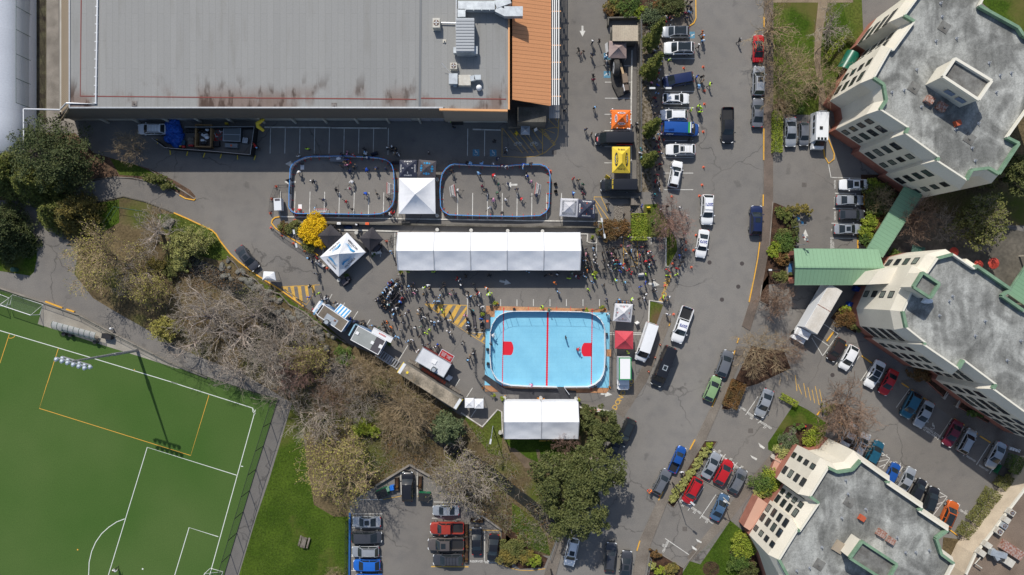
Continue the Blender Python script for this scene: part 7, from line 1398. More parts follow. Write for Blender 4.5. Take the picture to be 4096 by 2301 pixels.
soccer_goal('t01',[(75,850),(300,925),(325,850),(95,775)],'white football goal in the corner of the pitch beside the footpath');soccer_goal('t01',[(-180,775),(50,860),(70,800),(-160,710)],'white football goal cut by the left edge of the photo');soccer_goal('t02',[(1585,1395),(1530,1580),(1620,1600),(1680,1420)],'white football goal at the bottom edge of the pitch')
b=B();c=p('t01',815,1088,.4);b.box((0,0,.45),(1.5,.75,.9));b.box((0,0,.93),(1.6,.85,.06));b.build('storage_box',TRIM,loc=(c.x,c.y,0),rz=R(-12),label='black storage box on the pitch side paving',cat='storage box')
for x,yy in ((487,1070),(535,1078),(722,1130)):c=p('t01',x,yy,.5);b=B();b.cyl((0,0,0),.28,.8,12,0,.32);b.cyl((0,0,.8),.34,.06,12);b.build('litter_bin',TRIM,loc=(c.x,c.y,0),label='black litter bin beside the clear roofed shelter',cat='bin',group='litter bins by the pitch')
c=p('t01',97,585,.9);b=B();b.cyl((0,0,0),.36,.95,14,0,.4);b.ball((0,0,.95),(.42,.42,.25),14,6);b.build('green_bin',GFM,loc=(c.x,c.y,0),label='round green bin on the left lawn corner',cat='bin')
c=p('t01',838,1030,.6);b=B();b.cyl((0,0,0),.12,.7,10);b.ball((0,0,.8),.22,10,6);b.build('hydrant',WINK,loc=(c.x,c.y,0),label='white topped post beside the footpath fence',cat='post')
# floodlight and lamp posts
def post(f,bx,by,h,label,arms=(),head=.55,m=STEEL,r=.09,name='lamp_post'):
    c=p(f,bx,by);R_=empty(name,c,0,label,'lamp post','lamp posts');b=B();b.tube([(0,0,0),(0,0,h)],[r,r*.7],8);b.build('pole',m,R_)
    for a,L in arms:
        d=Vector((math.cos(R(a)),math.sin(R(a)),0));b=B();b.tube([(0,0,h-.1),d*L+Vector((0,0,h))],.045,5);b.build('arm',m,R_);b=B();b.box((d.x*(L+head*.4),d.y*(L+head*.4),h),(head,.28,.14),rz=R(a));b.build('lamp_head',mat('lamp_housing',(.55,.56,.56),.4),R_)
c=p('t01',1035,1195);R_=empty('floodlight_mast',c,0,'tall galvanised floodlight mast leaning over the pitch corner with two rows of lamps','floodlight');b=B();b.tube([(0,0,0),(0,0,17.2)],[.26,.14],12);b.build('mast',STEEL,R_);ax=Vector((math.cos(R(-17)),math.sin(R(-17)),0));nx_=Vector((-ax.y,ax.x,0))
for z_ in (16.0,17.3):b=B();b.beam(-ax*2.2+Vector((0,0,z_)),ax*2.2+Vector((0,0,z_)),.14,.14);b.build('crossbar',STEEL,R_)
for i in range(6):
    for z_ in (16.0,17.3):pc=ax*(-2.1+.84*i)+Vector((0,0,z_))-nx_*.4;b=B();b.cyl((0,0,-.2),.36,.34,12,0,.2);o=b.build('lamp',mat('lamp_reflector',(.45,.50,.56),.3,metal=.4),R_,loc=pc);o.rotation_euler=(R(35),0,R(-17))
b=B();b.box((.4*0-1.6*0,.0,6.0),(.5,.4,1.6));b.build('control_box',STEEL,R_)
post('t22',1205,745,7.5,'lamp post rising from the yellow green hedge over the red estate car',((-40,1.6),),.8,TRIM);post('t22',1580,850,4.5,'lamp post with a round head between reserved bays',((150,.8),),.5,CREAM);post('t11',395,375,7,'double headed lamp post in the yellow kerbed bed beside the golden bush',((100,.8),(-80,.8)),.7,TRIM)
post('t20',1040,770,8,'double headed lamp post leaning over the spectators by the navy van',((180,.9),(0,.9)),.9,TRIM);post('t21',645,300,7,'double headed lamp post in the kerb notch beside the long tent',((100,1.0),(-80,1.0)),.7,DUCT);post('t12',1785,325,6,'lamp post on the grass notch west of the small white tent',((-100,.9),),.8,DUCT)
post('t21',1925,595,6,'dark lamp arm over the right pavement',((180,1.6),),.5,TRIM);post('t22',292,1400,8,'dark pole at the pavement by the creek bridge',(),r=.12,m=TRIM)
post('t31',170,272,6.5,'flag pole with blue and white flag beside the green canopy',(),r=.06,m=DUCT,name='flag_pole');post('t31',178,410,6.5,'flag pole with red and white flag beside the green canopy',(),r=.06,m=DUCT,name='flag_pole')
for f,x,yy,ms,lb in (('t31',250,222,(WINK,BINK),'blue and white flag flying by the green canopy'),('t31',285,350,(REDP,WINK),'red and white flag flying by the green canopy')):
    c=p(f,x,yy,6.0);b=B();n=12
    for i in range(n+1):b.v+=[(-.9+1.8*i/n,.12*math.sin(i*1.1),.35),(-.9+1.8*i/n,.12*math.sin(i*1.1+.6),-.35)]
    b.f=[(2*i,2*i+1,2*i+3,2*i+2) for i in range(n)];b.m=[0 if (i//3)%2 else 1 for i in range(n)];b.build('flag',list(ms),loc=(c.x,c.y,5.9),rz=R(-48),label=lb,cat='flag')
# fountain basin, cycle rack, terrace umbrellas, misc right side
c=p('t31',166,572,.4);r=empty('fountain_basin',(c.x,c.y,0),0,'rectangular stone fountain basin with blue water by the brick piers','fountain');b=B();b.prism([(-.6,-1.1),(.6,-1.1),(.6,1.1),(-.6,1.1)],0,.5);b.build('basin',CONC,r);b=B();b.box((0,0,.51),(.7,1.5,.02));b.build('water',mat('pool_blue',(.05,.14,.3),.1),r)
for x,yy,rr in ((1707,537,.95),(1593,548,.8),(1408,452,.8)):
    c=p('t31',x,yy,2.2);r=empty('patio_umbrella',(c.x,c.y,0),0,'red patio umbrella on the shaded terrace','umbrella','red patio umbrellas');b=B();b.cyl((0,0,2.0),rr,.45,10,0,.03);b.build('canopy',mat('umbrella_red',(.45,.05,.03),.7),r);b=B();b.beam((0,0,0),(0,0,2.3),.05,.05);b.build('pole',WOOD,r)
c=p('t31',1127,455,2);r=empty('patio_umbrella',(c.x,c.y,0),R(30),'square dark green patio umbrella on the terrace','umbrella');b=B();b.cyl((0,0,2.0),1.5,.5,4,0,.05);b.build('canopy',GFM,r);b=B();b.beam((0,0,0),(0,0,2.3),.05,.05);b.build('pole',WOOD,r)
bench('t31',1105,198,-35,mat('red_wood',(.28,.12,.05),.7),'brown wooden seat beside the green walkway roof',2.4);bench('t31',995,345,0,WOOD,'pale wooden bench in the terrace corner',1.2)
c=p('t30',628,455,2.6);r=empty('entrance_dome',(c.x,c.y,0),R(60),'dark green curved entrance awning on the top right block','awning');b=B();n=10
for i in range(7):
    for k in range(n+1):a=math.pi*k/n;b.v.append((-1.6+3.2*i/6,1.2*math.cos(a),1.6+1.1*math.sin(a)))
b.f=[(i*(n+1)+k,i*(n+1)+k+1,(i+1)*(n+1)+k+1,(i+1)*(n+1)+k) for i in range(6) for k in range(n)];b.m=[0]*len(b.f);b.build('awning_cover',mat('green_awning',(.01,.11,.07),.35),r,smooth=True);b=B();b.beam((-1.5,1.1,0),(-1.5,1.1,1.6),.08,.08);b.beam((-1.5,-1.1,0),(-1.5,-1.1,1.6),.08,.08);b.build('post',TRIM,r)
c=p('t32',277,325,.4);b=B();b.cyl((0,0,0),.16,.55,10);b.ball((0,0,.6),.17,10,6);b.beam((-.28,0,.4),(.28,0,.4),.14,.14);b.build('fire_hydrant',REDP,loc=(c.x,c.y,0),label='red and white fire hydrant in the round garden bed',cat='hydrant')
c=p('t32',1858,508,.5);r=empty('drying_rack',(c.x,c.y,0),R(-30),'pile of white crates and poles beside the green dumpster','rack');b=B();[b.box((-.6+.4*i,.1*i,.2+.1*i),(.34,.5,.35)) for i in range(4)];b.build('crate',WINK,r);b=B();b.beam((-1,.5,.8),(1,.3,.9),.06,.06);b.build('pole',TRIM,r)
for x0,y0,x1,y1,lb in ((512,193,643,208,'upper'),(520,205,640,214,'lower')):b=B();b.beam(p('t22',x0+80 if 0 else x0+60,y0,.8),p('t22',x1+40,y1,.8),.1,.3);b.beam(p('t22',x0+70,y0+2,0),p('t22',x0+70,y0+2,.8),.08,.08);b.beam(p('t22',x1+20,y1,0),p('t22',x1+20,y1,.8),.08,.08);b.build('striped_barricade',mat('orange_white_board',(.75,.30,.18),.6,(.7,.68,.66),2.2,stops=(.49,.51)),label=lb+' orange and white barricade board on the grass east of the small tent',cat='barricade')
b=B();b.beam(p('t22',205,436,.6),p('t22',358,428,.6),.12,.3);b.beam(p('t22',225,434,0),p('t22',225,434,.6),.08,.08);b.beam(p('t22',340,430,0),p('t22',340,430,.6),.08,.08);b.build('striped_barricade',mat('yellow_black_board',(.62,.40,.05),.6,(.1,.08,.05),2.5,stops=(.52,.54)),label='yellow and black barricade board on the grass behind the small white tent',cat='barricade')
# boulders along the creek, log rail
ROCK=mat('grey_boulder',A(132,130,122),.9,A(90,90,82),1.4,.25,6,det=8);RK=[]
for s in range(6):
    b=B();g2=random.Random(s);b.ball((0,0,0),(1,.8,.55),9,6,0,.17,g2);RK.append(b.mesh('boulder',ROCK))
path=[(1690,530,'t01'),(1720,600,'t01'),(1780,640,'t01'),(1850,680,'t01'),(1910,750,'t01'),(60,790,'t11'),(130,860,'t11'),(260,930,'t11'),(320,970,'t11'),(400,1030,'t11'),(480,1080,'t11'),(560,1120,'t11'),(600,1170,'t11')]
P_=[p(f,x,yy) for x,yy,f in path];kk=0;gr=random.Random(77)
for i in range(len(P_)-1):
    d=(P_[i+1]-P_[i]);n=int(d.length/.5)
    for j in range(n):
        nn=Vector((-d.y,d.x,0)).normalized();v=P_[i]+d*(j/n)+nn*gr.uniform(-1.35,1.35);s=gr.uniform(.38,.85);o=obj('boulder',gr.choice(RK),None,(v.x,v.y,s*.15+.0),gr.uniform(0,6.3));o.scale=(s,s*gr.uniform(.7,1),s);tag(o,'rough grey boulder %s in the riprap bank above the creek'%('large' if s>.68 else 'medium' if s>.52 else 'small'),'boulder','boulders of the creek bank')
o=obj('boulder',RK[1],None,p('t01',1275,240),.6);o.scale=(1.3,1.0,1.0);tag(o,'single large pale boulder on the grass inside the culvert rail','boulder')
b=B();q=pp('t01',[(1710,485),(1770,540),(1810,600),(1929,665)],.35)+pp('t11',[(60,735),(180,770),(250,850),(360,905),(430,965),(560,1060),(680,1140)],.35)
r=empty('log_rail',q[0],0,'weathered log rail on short posts along the top of the creek bank','rail');
for i in range(len(q)-1):b=B();b.tube([q[i]-q[0],q[i+1]-q[0]],.13,7,cap=True);b.build('log',WOOD,r)
# ---------------------------------------------------------------- vehicles
for a in (
 ('t00',1143,974,180,'wagon','white','white estate car with roof rack beside the blue tarpaulin',4.7,'r'),('D',622,650,-50,'sedan','dark grey','dark grey saloon with sunroof waiting by the curved yellow kerb',4.6,'s'),
 ('t12',1143,778,90,'suv','black','black van with open doors between two dumpsters at the top of the bottom lot',4.9,''),('t12',833,1045,180,'sedan','silver','white sedan with sunroof in the first bay of the bottom lot',4.7,'s'),
 ('t12',835,1160,0,'minivan','dark grey','dark grey minivan in the second bay of the bottom lot',5.0,''),('t12',825,1267,180,'suv','silver','silver ribbed roof car in the third bay of the bottom lot',4.5,'l'),
 ('t12',835,1370,180,'hatch','bright blue','bright blue hatchback in the fourth bay of the bottom lot',4.5,''),('t12',850,1482,180,'hatch','bright blue','bright blue car cut by the bottom edge of the photo',4.5,''),
 ('t12',1430,960,180,'sedan','silver','silver sedan under the grey budding tree',4.4,''),('t12',1440,1090,180,'pickup','orange red','orange red pickup half under the grey budding tree',5.6,''),
 ('t12',1432,1210,180,'pickup','taupe','long taupe pickup beside the wooden planters',6.0,'s'),('t12',1445,1330,180,'wagon','dark grey','dark estate car above the thick yellow line',4.9,'r'),
 ('t12',1663,1190,90,'sedan','black','black sedan in the left reserved bay of the bottom lot',4.5,''),('t12',1788,1243,265,'sedan','black','black sedan in the right reserved bay of the bottom lot',4.6,''),
 ('t20',1232,243,180,'suv','silver','grey car with black glass roof in the topmost bay by the blue symbol',4.6,'P'),('t20',1257,365,180,'suv','white','white suv with twin glass roof, second in the row by the hedge',5.0,'P'),
 ('t20',1252,603,190,'minivan','navy','navy van parked askew beside the double headed lamp',5.1,''),('t20',1235,745,0,'suv','white','white suv facing the road below the navy van',4.4,'s'),
 ('t20',1218,868,180,'suv','white','white suv directly above the blue wrapped van',4.5,''),('t20',1270,1128,180,'wagon','white','white estate with sunroof and roof bars below the blue van',4.9,'sr'),
 ('t20',1230,1315,78,'suv','white','white car with green lettering parked slantwise by the feather flag',4.5,'s'),('t20',1857,365,88,'sedan','red','bright red saloon on the right kerb at the top',4.6,'P'),
 ('t20',1857,610,88,'suv','silver','silver suv with roof window on the right kerb',4.9,'s'),('t20',1852,850,88,'sedan','grey','dark grey saloon behind the silver suv on the right kerb',4.8,''),
 ('t20',1623,945,-90,'pickup','black','black pickup driving down the road',5.9,''),('t21',1838,215,88,'suv','navy','navy black suv alone on the right kerb',4.9,'s'),
 ('t21',1603,1293,70,'hatch','grey','grey hatchback on the right kerb above the green car',4.5,''),('D',1792,978,66,'hatch','green','pale green hatchback on the right kerb',4.3,''),
 ('t22',858,370,-115,'suv','black','black suv with glass roof at the left kerb below the small tent',4.7,'P'),('D',1538,1144,-112,'sedan','black','dark car almost hidden by the big evergreens',4.5,''),
 ('t22',1245,575,66,'pickup','blue','blue pickup with canopy at the right kerb',4.6,''),('t22',1130,745,62,'wagon','grey','grey estate behind the blue pickup',4.5,''),
 ('t22',1503,620,62,'sedan','silver','silver saloon in bay 30 beside the yellow green hedge',4.6,''),('t22',1595,670,62,'hatch','red','red hatchback in bay 29',4.4,''),('t22',1700,735,62,'hatch','grey','blue grey hatchback in bay 28',4.3,''),
 ('t22',1358,810,242,'suv','red','red estate in bay 31 against the yellow green hedge',4.6,'l'),('t22',1567,935,65,'sedan','steel blue','steel blue saloon in bay 33',4.6,''),
 ('t22',448,1270,258,'suv','white','white suv with sunroof at the pavement beside the creek bridge',4.7,'s'),
 ('t22',742,1310,84,'wagon','dark grey','dark grey estate on the road at the bottom, left of the pair',4.8,''),('t22',858,1370,84,'sedan','dark grey','dark grey saloon with sunroof at the bottom, right of the pair',4.7,'s'),
 ('t22',1900,150,248,'sedan','silver','silver saloon in bay 26 under the bare tree',4.8,''),
 ('t30',170,995,-90,'sedan','silver','silver saloon beside the clipped green hedge, top right court',4.9,''),('t30',272,1010,-90,'hatch','grey','small grey hatchback between the silver saloon and the camper',3.9,''),
 ('t30',645,1392,180,'sedan','white','white saloon with sunroof in the first visitor bay',4.7,'s'),('t31',618,62,0,'sedan','silver','pearl white saloon in the second visitor bay',4.5,''),('t31',632,172,0,'hatch','dark grey','dark hatchback in the third visitor bay',4.2,''),('t31',602,280,0,'sedan','silver','silver saloon with sunroof in bay 32',4.5,'s'),
 ('t31',515,1190,240,'hatch','brown','dark brown hatchback by the hatched lorry bay',4.0,''),('t31',608,1250,242,'hatch','white','white hatchback next to the dark brown one',4.3,''),('t31',805,1375,242,'sedan','white','white saloon with glass roof beside the red car',4.8,'P'),('t31',910,1435,242,'sedan','red','red saloon half shaded beside the white glass roofed one',4.5,''),
 ('t32',1075,165,242,'hatch','teal','dark blue car in the building shadow',4.6,''),('t32',1175,235,242,'sedan','silver','white saloon beside the dark blue car',4.7,''),('t32',1393,380,242,'sedan','maroon','maroon saloon beside the loading zone',4.6,''),('t32',1500,437,62,'suv','silver','white suv next to the maroon saloon',4.3,''),('t32',1718,545,242,'sedan','silver','silver saloon by the green dumpster',4.7,''),
 ('t32',612,400,242,'sedan','silver','silver saloon under the spreading bare tree',4.5,''),('t32',700,465,62,'suv','silver','silver suv with sunroof at the bare tree edge',4.4,'s'),('t32',800,528,62,'hatch','teal','teal car partly hidden by the bottom right block',4.4,''),
 ('t32',935,685,62,'hatch','blue','bright blue small car in bay 22',3.9,''),('t32',1045,730,62,'sedan','silver','silver car next to bay 22',4.5,''),('t32',1130,808,62,'hatch','black','black hatchback in bay 20',4.0,''),('t32',1222,882,70,'hatch','black','black car with glass roof in bay 19',4.6,'P'),('t32',1362,990,66,'suv','orange','orange suv with black roof in bay 18',4.7,'P')):
    car(*a)
# numbered white duty cars
for f,x,yy,ang,kind,num,L,lb in (('t21',1470,135,-92,'suv','2071',5.0,'white duty car numbered 2071 on its roof'),('t21',1434,390,-99,'sedan','2073',4.7,'white duty saloon numbered 2073 on its roof'),('t21',1280,1000,-109,'pickup','2075',6.2,'white duty pickup numbered 2075 on its roof')):
    r=car(f,x,yy,ang,kind,'white',lb,L);hh=KINDS[kind][2];xc=KINDS[kind][0]/2-(KINDS[kind][4]+KINDS[kind][5])/2
    text(num,.62,(xc-(.1 if kind != 'pickup' else 0),0,hh+.045),mat('navy_ink',(.01,.03,.25),.5),R(-90),r,.03)
    if kind != 'pickup' or 1:b=B();b.box((xc+.62,0,hh+.07),(.22,1.1,.09));b.build('light_bar',WINK,r)
# vans
v=car('t20',1265,977,-2,'van','blue','blue wrapped cargo van with green and white stripe and large side lettering',6.2);b=B();b.box((1.35,0,2.56),(.14,1.75,.03));b.build('white_stripe',WINK,v);b=B();b.box((1.12,0,2.558),(.34,1.76,.03));b.build('green_stripe',mat('green_vinyl',(.03,.30,.04),.4),v)
text('FIN',.8,(-1.9,-1.04,1.75),WINK,0,v,rot=(R(82),0,0),bold=.04);text('FIN',.4,(1.7,.2,2.58),WINK,R(90),v)
v=car('t20',770,1050,180,'van','black','black van with red and white radio emblem on its bonnet',6.3);b=B();b.cyl((0,0,0),.5,.02,20);o=b.build('red_emblem',RINK,v,loc=(2.5,.05,1.16));text('HOT\n103',.34,(2.5,.05,1.2),WINK,R(-90),v,.04);b=B();b.box((-1.6,1.035,1.5),(2.6,.02,.5));b.build('red_side_panel',RINK,v)
v=car('t20',803,1400,180,'van','black','black van with yellow lettering below the yellow canopy',6.0);text('100.3-Q',.38,(2.5,0,1.17),YINK,R(-90),v,.03);text('100.3 THE Q',.3,(1.3,0,2.57),YINK,R(-90),v,.03)
v=car('t21',1008,1130,-108,'van','white','white panel van parked at an angle beside the red canopy',6.6)
v=car('t21',1138,1312,-112,'van','black','long black passenger van with roof hatch at the left kerb',6.9);b=B();b.box((.1,0,2.58),(.8,.75,.07));b.build('roof_hatch',DUCT,v);b=B();b.box((.1,0,2.62),(.55,.5,.03));b.build('hatch_glass',GLASS,v)
# green edged box truck
def cab(r,x,W_,m,h=2.1,L=1.9):
    b=B();b.box((x-L*.1,0,.75),(L,W_,.75));b.box((x-.45,0,1.45),(L*.6,W_*.94,h-1.1),taper=.88);b.build('cab',m,r);b=B();b.add([(x+.12,-W_*.42,1.15),(x+.12,W_*.42,1.15),(x-.12,W_*.38,h-.3),(x-.12,-W_*.38,h-.3)],[(0,1,2,3)]);b.v=[(a+.06,c,d) for a,c,d in b.v];b.build('windshield',GLASS,r)
    b=B();b.box((x+.55,0,1.08),(.75,W_*.82,.12));b.build('bonnet',m,r)
    for s in (1,-1):b=B();b.box((x+.1,s*(W_/2+.14),1.3),(.1,.2,.3));b.build('wing_mirror',TRIM,r);b=B();b.box((x+L*.41,s*W_*.36,.85),(.1,.35,.2));b.build('headlight',LAMPW,r)
c,a,L,W_=rot_box('zI',[(1665,725),(1665,985),(1810,985),(1810,725)],3.0);r=empty('box_truck',c,a,'white box truck with green roof edging beside the red canopy','truck');b=B();b.box((0,0,1.8),(L,W_,2.4));b.build('box',WB,r);b=B();b.box((0,0,3.02),(L,W_,.05));b.build('green_roof_edge',mat('green_edge',(.02,.25,.08),.5),r);b=B();b.box((0,0,3.05),(L-.35,W_-.38,.03));b.build('roof',WINK,r);cab(r,L/2+.95,2.0,PAINT['white']);wheels(r,L,W_,(-L*.28,L/2+.9),.4);text('*',.5,(L/2+1.6,0,1.17),RINK,0,r)
# box lorry by the green canopy
c,a,L,W_=rot_box('t31',[(485,705),(265,1030),(378,1062),(540,735)],3.7);q=pp('t31',[(512,720),(322,1046)],3.7);d=q[1]-q[0];a=math.atan2(d.y,d.x);L=d.length;c=(q[0]+q[1])/2;r=empty('box_lorry',(c.x,c.y,0),a,'large white box lorry with patched roof backed towards the green canopy','lorry');W_=2.45;b=B();b.box((0,0,2.2),(L,W_,3.0));b.build('box',WB,r);b=B();b.box((0,0,3.73),(L-.1,W_-.1,.05));b.build('roof',mat('cream_tarp_roof',(.60,.57,.52),.7,(.52,.48,.42),.7,.08,5),r);b=B();b.beam((-.2,-W_/2,3.77),(-.2,W_/2,3.77),.12,.03);b.build('rust_streak',RUST,r);cab(r,L/2+1.2,2.3,PAINT['white'],2.5,2.3);wheels(r,L,W_,(-L*.3,L/2+1.2),.48)
# camper van
c=p('t30',388,985,1.6);r=empty('camper_van',(c.x,c.y,0),R(-92),'white camper van with roof windows by the yellow kerb loop','camper van');b=B();b.box((-.55,0,1.55),(4.9,2.15,2.2),taper=.94);b.build('body',PAINT['white'],r);b=B();b.box((2.35,0,.95),(1.3,2.0,.8),taper=.92);b.build('bonnet',PAINT['white'],r);b=B();b.add([(2.5,-.85,1.4),(2.5,.85,1.4),(1.85,.75,2.2),(1.85,-.75,2.2)],[(0,1,2,3)]);b.build('windshield',GLASS,r)
for s in (-.55,0,.55):b=B();b.box((1.55,s,2.66),(.42,.38,.05));b.build('roof_window',GLASS,r)
b=B();b.box((-.2,-.2,2.7),(.5,.5,.08));b.build('roof_vent',TRIM,r)
for x in (-2,-.9,.2):b=B();b.box((x,-1.09,1.9),(.8,.04,.6));b.build('side_window',GLASS,r)
wheels(r,5.6,2.1,(-1.9,2.1),.38);b=B();b.beam((-3.0,0,2.2),(-3.0,0,2.7),1.2,.1);b.build('rear_ladder',STEEL,r)
# open doors of the black van and the pickup man, feather flag
b=B();c=p('t20',1218,1200,2.0);b.add([(0,0,1),(.28,0,1.2),(.35,0,3.0),(.15,0,3.6),(0,0,3.4)],[(0,1,2,3,4)]);b.beam((0,0,0),(0,0,3.5),.04,.04);b.build('feather_flag',WINK,loc=(c.x-.3,c.y-.6,0),rz=R(60),label='white feather flag in front of the slanting white car',cat='flag')
# ---------------------------------------------------------------- people
crowd('zA','628,72,y 465,203,w 1340,145,p 1250,175,n 1465,190,r 1630,190,e 1690,175,w,l 1720,245,n 1655,80,k 2075,55,k 2165,45,k 2150,90,k 2235,80,k 2205,160,t 2280,165,w','north of western rink')
crowd('zA','1345,260,b 1400,305,r 1300,325,t 1240,380,k 1335,365,p 1465,410,k 1500,365,g,,,.75 1400,480,n,h 1720,455,b,h 1865,390,n,h 2035,440,n,h,,.75 455,465,w,h 755,665,k,h 1455,655,w,h 1140,830,k,h 1410,790,m,h,,.7 1690,855,b,h 1895,900,k,h,,.65 930,998,n,h,,.8 1340,1035,r,h,,.8 770,1185,w,h,90,.8 1450,1170,k,h,,.65 2110,990,k,h','inside western rink')
crowd('zA','2105,1265,w,l 2165,1250,r,l','south east of western rink')
crowd('zB','550,150,k 670,145,c 855,170,c 1040,130,g 1110,50,n 1200,170,m 1285,185,w 1585,150,b 1710,145,k','north boards of eastern rink','lean')
crowd('zB','300,285,k 1590,225,c 1660,315,k 1690,380,b,h,,.75 780,350,c,h 1035,350,r,h 845,580,m,h,,.8 935,610,k,h 1160,535,e,h,,.85 1335,520,n,h,,.75 1475,615,n 1755,490,p,h,,.8 390,635,w,h,0,.85 1120,660,e,h,,.8 1550,780,r,h,,.85 1855,725,n,h,180,.9 1075,825,p,h 1265,820,w,h,,.85 1020,940,g,h 1205,1025,k,h,,.85','inside eastern rink')
crowd('zC','30,695,k 95,750,n 115,650,k 155,690,r 210,765,w 145,965,g 40,1200,k 190,1330,y 330,1390,k 290,1440,w 15,1400,b','west of city marquee')
crowd('zC','1510,590,c 480,130,k 560,190,k 905,95,k 1620,800,k 1630,825,e 1665,995,t','near the black canopies');crowd('zC','1810,940,y 2280,940,y','south side of long tent')
crowd('zD','585,100,c,s 545,130,m,s 510,175,b,s 640,180,c,s 665,120,k,s 705,135,g,s 460,230,c,s 450,290,w,s 430,330,k,s 575,255,w,s 610,225,t,s 560,320,w,s 530,365,g,s 490,405,c,s 365,370,k,s 335,435,n,s 280,465,k,s 370,440,k 400,490,k 455,460,k,s 430,510,k 540,505,g,s 505,550,u,s 370,555,g,s 455,575,k,s 470,605,k 740,430,r,s 730,480,b,s 700,510,k,s 655,530,k,s 660,590,g,s 600,620,n,s 565,680,k 610,720,k','seated audience')
crowd('zD','725,270,w 700,210,k 765,220,n 885,250,w 855,300,n 820,335,n 1005,275,w 980,330,p 940,200,k 895,200,g 975,150,n','behind the seated audience')
crowd('zD','730,735,k 815,715,w 870,660,n 1050,635,t 1105,610,k 1050,705,t 1220,715,k 1165,765,w 1105,810,g 1410,705,n 1485,655,y 1625,680,k 1370,765,n 1420,845,g 1285,835,k 1340,880,c 1540,795,n 1620,820,w 600,815,n 755,860,g 725,995,g 870,930,k 985,950,k 1090,940,e 1240,1000,y 1195,1060,y 1080,1115,k','by the big yellow hatching')
crowd('zD','1235,180,w 1260,240,k 1155,240,y 1150,350,k 1210,495,n 1355,400,n 1435,390,c 1330,495,c 1415,475,c 1455,250,k 1500,150,k 1520,210,k 1670,280,n 1635,350,p,,,.8 1725,350,n 1755,70,r 1795,90,w 1830,190,k 1940,300,k 1945,395,w 2000,390,t 2070,390,t,w 2055,160,k 2290,235,o 2100,280,k 2130,330,r 2165,350,w 2360,330,y 2325,365,y 1925,20,k 2340,20,k','crowd south of long tent')
crowd('zD','2150,560,k 2210,575,w 1995,620,k 2035,635,u,s 2190,790,b,s 2190,850,g,s 1950,850,k,s 1945,915,w,s 1950,970,k,s 2070,965,g,s 2200,990,k,s 1910,740,p','chairs west of blue rink')
crowd('zD','490,855,o 435,855,k 400,890,k 430,945,k 565,945,o 545,1010,k 450,1010,k 330,960,e 265,945,k 200,915,c 40,835,k 20,895,k 70,880,k 630,1130,c 695,1130,c 855,1210,c 900,1230,k 940,1175,w','near middle food truck')
crowd('zD','1150,1275,g 1235,1255,n 1355,1305,w 1390,1275,b 1440,1285,k 1590,1030,w 1645,1085,k 1845,1225,k 2040,1420,k','near the red food trailer');crowd('t11','1635,1215,k 1610,1240,t 1590,1265,k 1220,1200,w','near the red food trailer');crowd('zH','175,110,w,l 285,155,k 310,170,w 30,235,r 470,335,b 510,355,n,l 540,365,n','near striped awning truck')
crowd('zE','385,430,n 510,440,c 530,385,k 375,530,p 425,540,k 440,580,n 320,575,g 350,645,c 405,650,t 410,720,k 370,775,e 405,835,o 335,885,w 365,935,c 515,905,y 540,965,y 495,1030,c 430,1170,y 700,1085,k 520,550,k 555,620,k 515,650,w 560,690,w 490,770,k 610,770,g 695,800,k 680,505,k 695,635,k','at tent end')
crowd('zE','770,435,k 815,420,k 885,430,k 965,420,k 775,490,n 860,490,k 850,540,p 800,520,k 930,520,k 970,590,t 890,580,t 865,640,k 935,640,r 850,700,n 915,705,u 1000,715,b 1060,720,r 790,745,w 840,815,w 905,795,e 1000,835,b 1040,770,m 1145,820,r','west half of fenced queue')
crowd('zE','1150,380,p 1165,440,k 1200,470,c 1270,480,k 1070,515,k 1110,520,k 1095,605,g 1130,610,k 1120,670,k 1240,590,g 1285,655,k 1350,470,n 1410,480,n 1360,565,r 1420,570,k 1395,400,m 1465,385,k,l 1510,480,r 1560,490,w 1500,520,g 1590,570,m 1540,645,m 1625,640,n 1460,640,r,l 1375,655,n 1350,720,g 1245,755,k 1310,785,g 1520,710,n 1580,715,n 1530,780,u 1210,870,r,,,.7 1480,860,n','east half of fenced queue')
crowd('zE','1160,205,y 1275,250,y 1840,800,r 1895,840,r 2030,795,r 1935,770,k 1850,915,y 2015,905,y 1465,900,y 1985,640,k 2110,425,k 2140,345,g 2190,320,r 2105,495,k 2080,570,b 2155,585,k 2125,665,k 2070,735,k 1810,70,b 2165,160,p 2120,250,k','by the road entrance lawn')
crowd('zE','1595,1005,k 1460,1050,b 1365,1120,b 1600,1165,k 1645,1180,w 1450,1260,k 1345,1330,k 1435,1340,w 1780,1300,y 1880,1310,n 1840,1370,k 1205,1345,y 985,1350,t 765,1360,n 915,1010,y 1080,1030,e','between queue and island canopy');crowd('zE','70,970,y 120,880,e 200,920,m 245,940,m 270,920,k','south of long tent near end')
crowd('t21','350,755,c 323,690,o 120,600,c 250,630,k 290,625,t 345,625,k','south of the long tent');crowd('t21','405,1098,k 490,1185,r,l','playing on the blue rink');crowd('zI','195,468,w,l 185,572,k 665,1040,p,l','at the blue rink boards');crowd('zI','790,155,y,l 855,160,e,l 1540,225,k 1772,660,y','on the deck round the blue rink');crowd('t21','1175,925,w','on the small grass wedge')
crowd('t20','505,372,k 540,385,k,,,.7 522,400,m,,,.7 608,318,k 660,305,k 605,410,n 610,570,k 615,600,m 622,810,k 400,830,k 558,975,n 600,1010,k','on asphalt beside arena rails');crowd('t20','715,410,n 710,430,c 715,470,g 940,935,k 975,1125,u 968,1155,w 970,1190,e','at the sponsor canopies');crowd('t20','460,1345,r 500,1355,k 535,1390,e 527,1420,k','north of the grey and navy canopies')
crowd('t20','1437,245,o 1445,275,o 1440,305,c 1410,345,k 1185,450,y 1395,575,b 1435,575,k 1440,610,t 1490,635,y,w 1410,650,c 1355,825,y 1405,795,y 1425,810,y 1420,845,y 1345,1050,k 1715,300,k,w','roadside of the parked row')
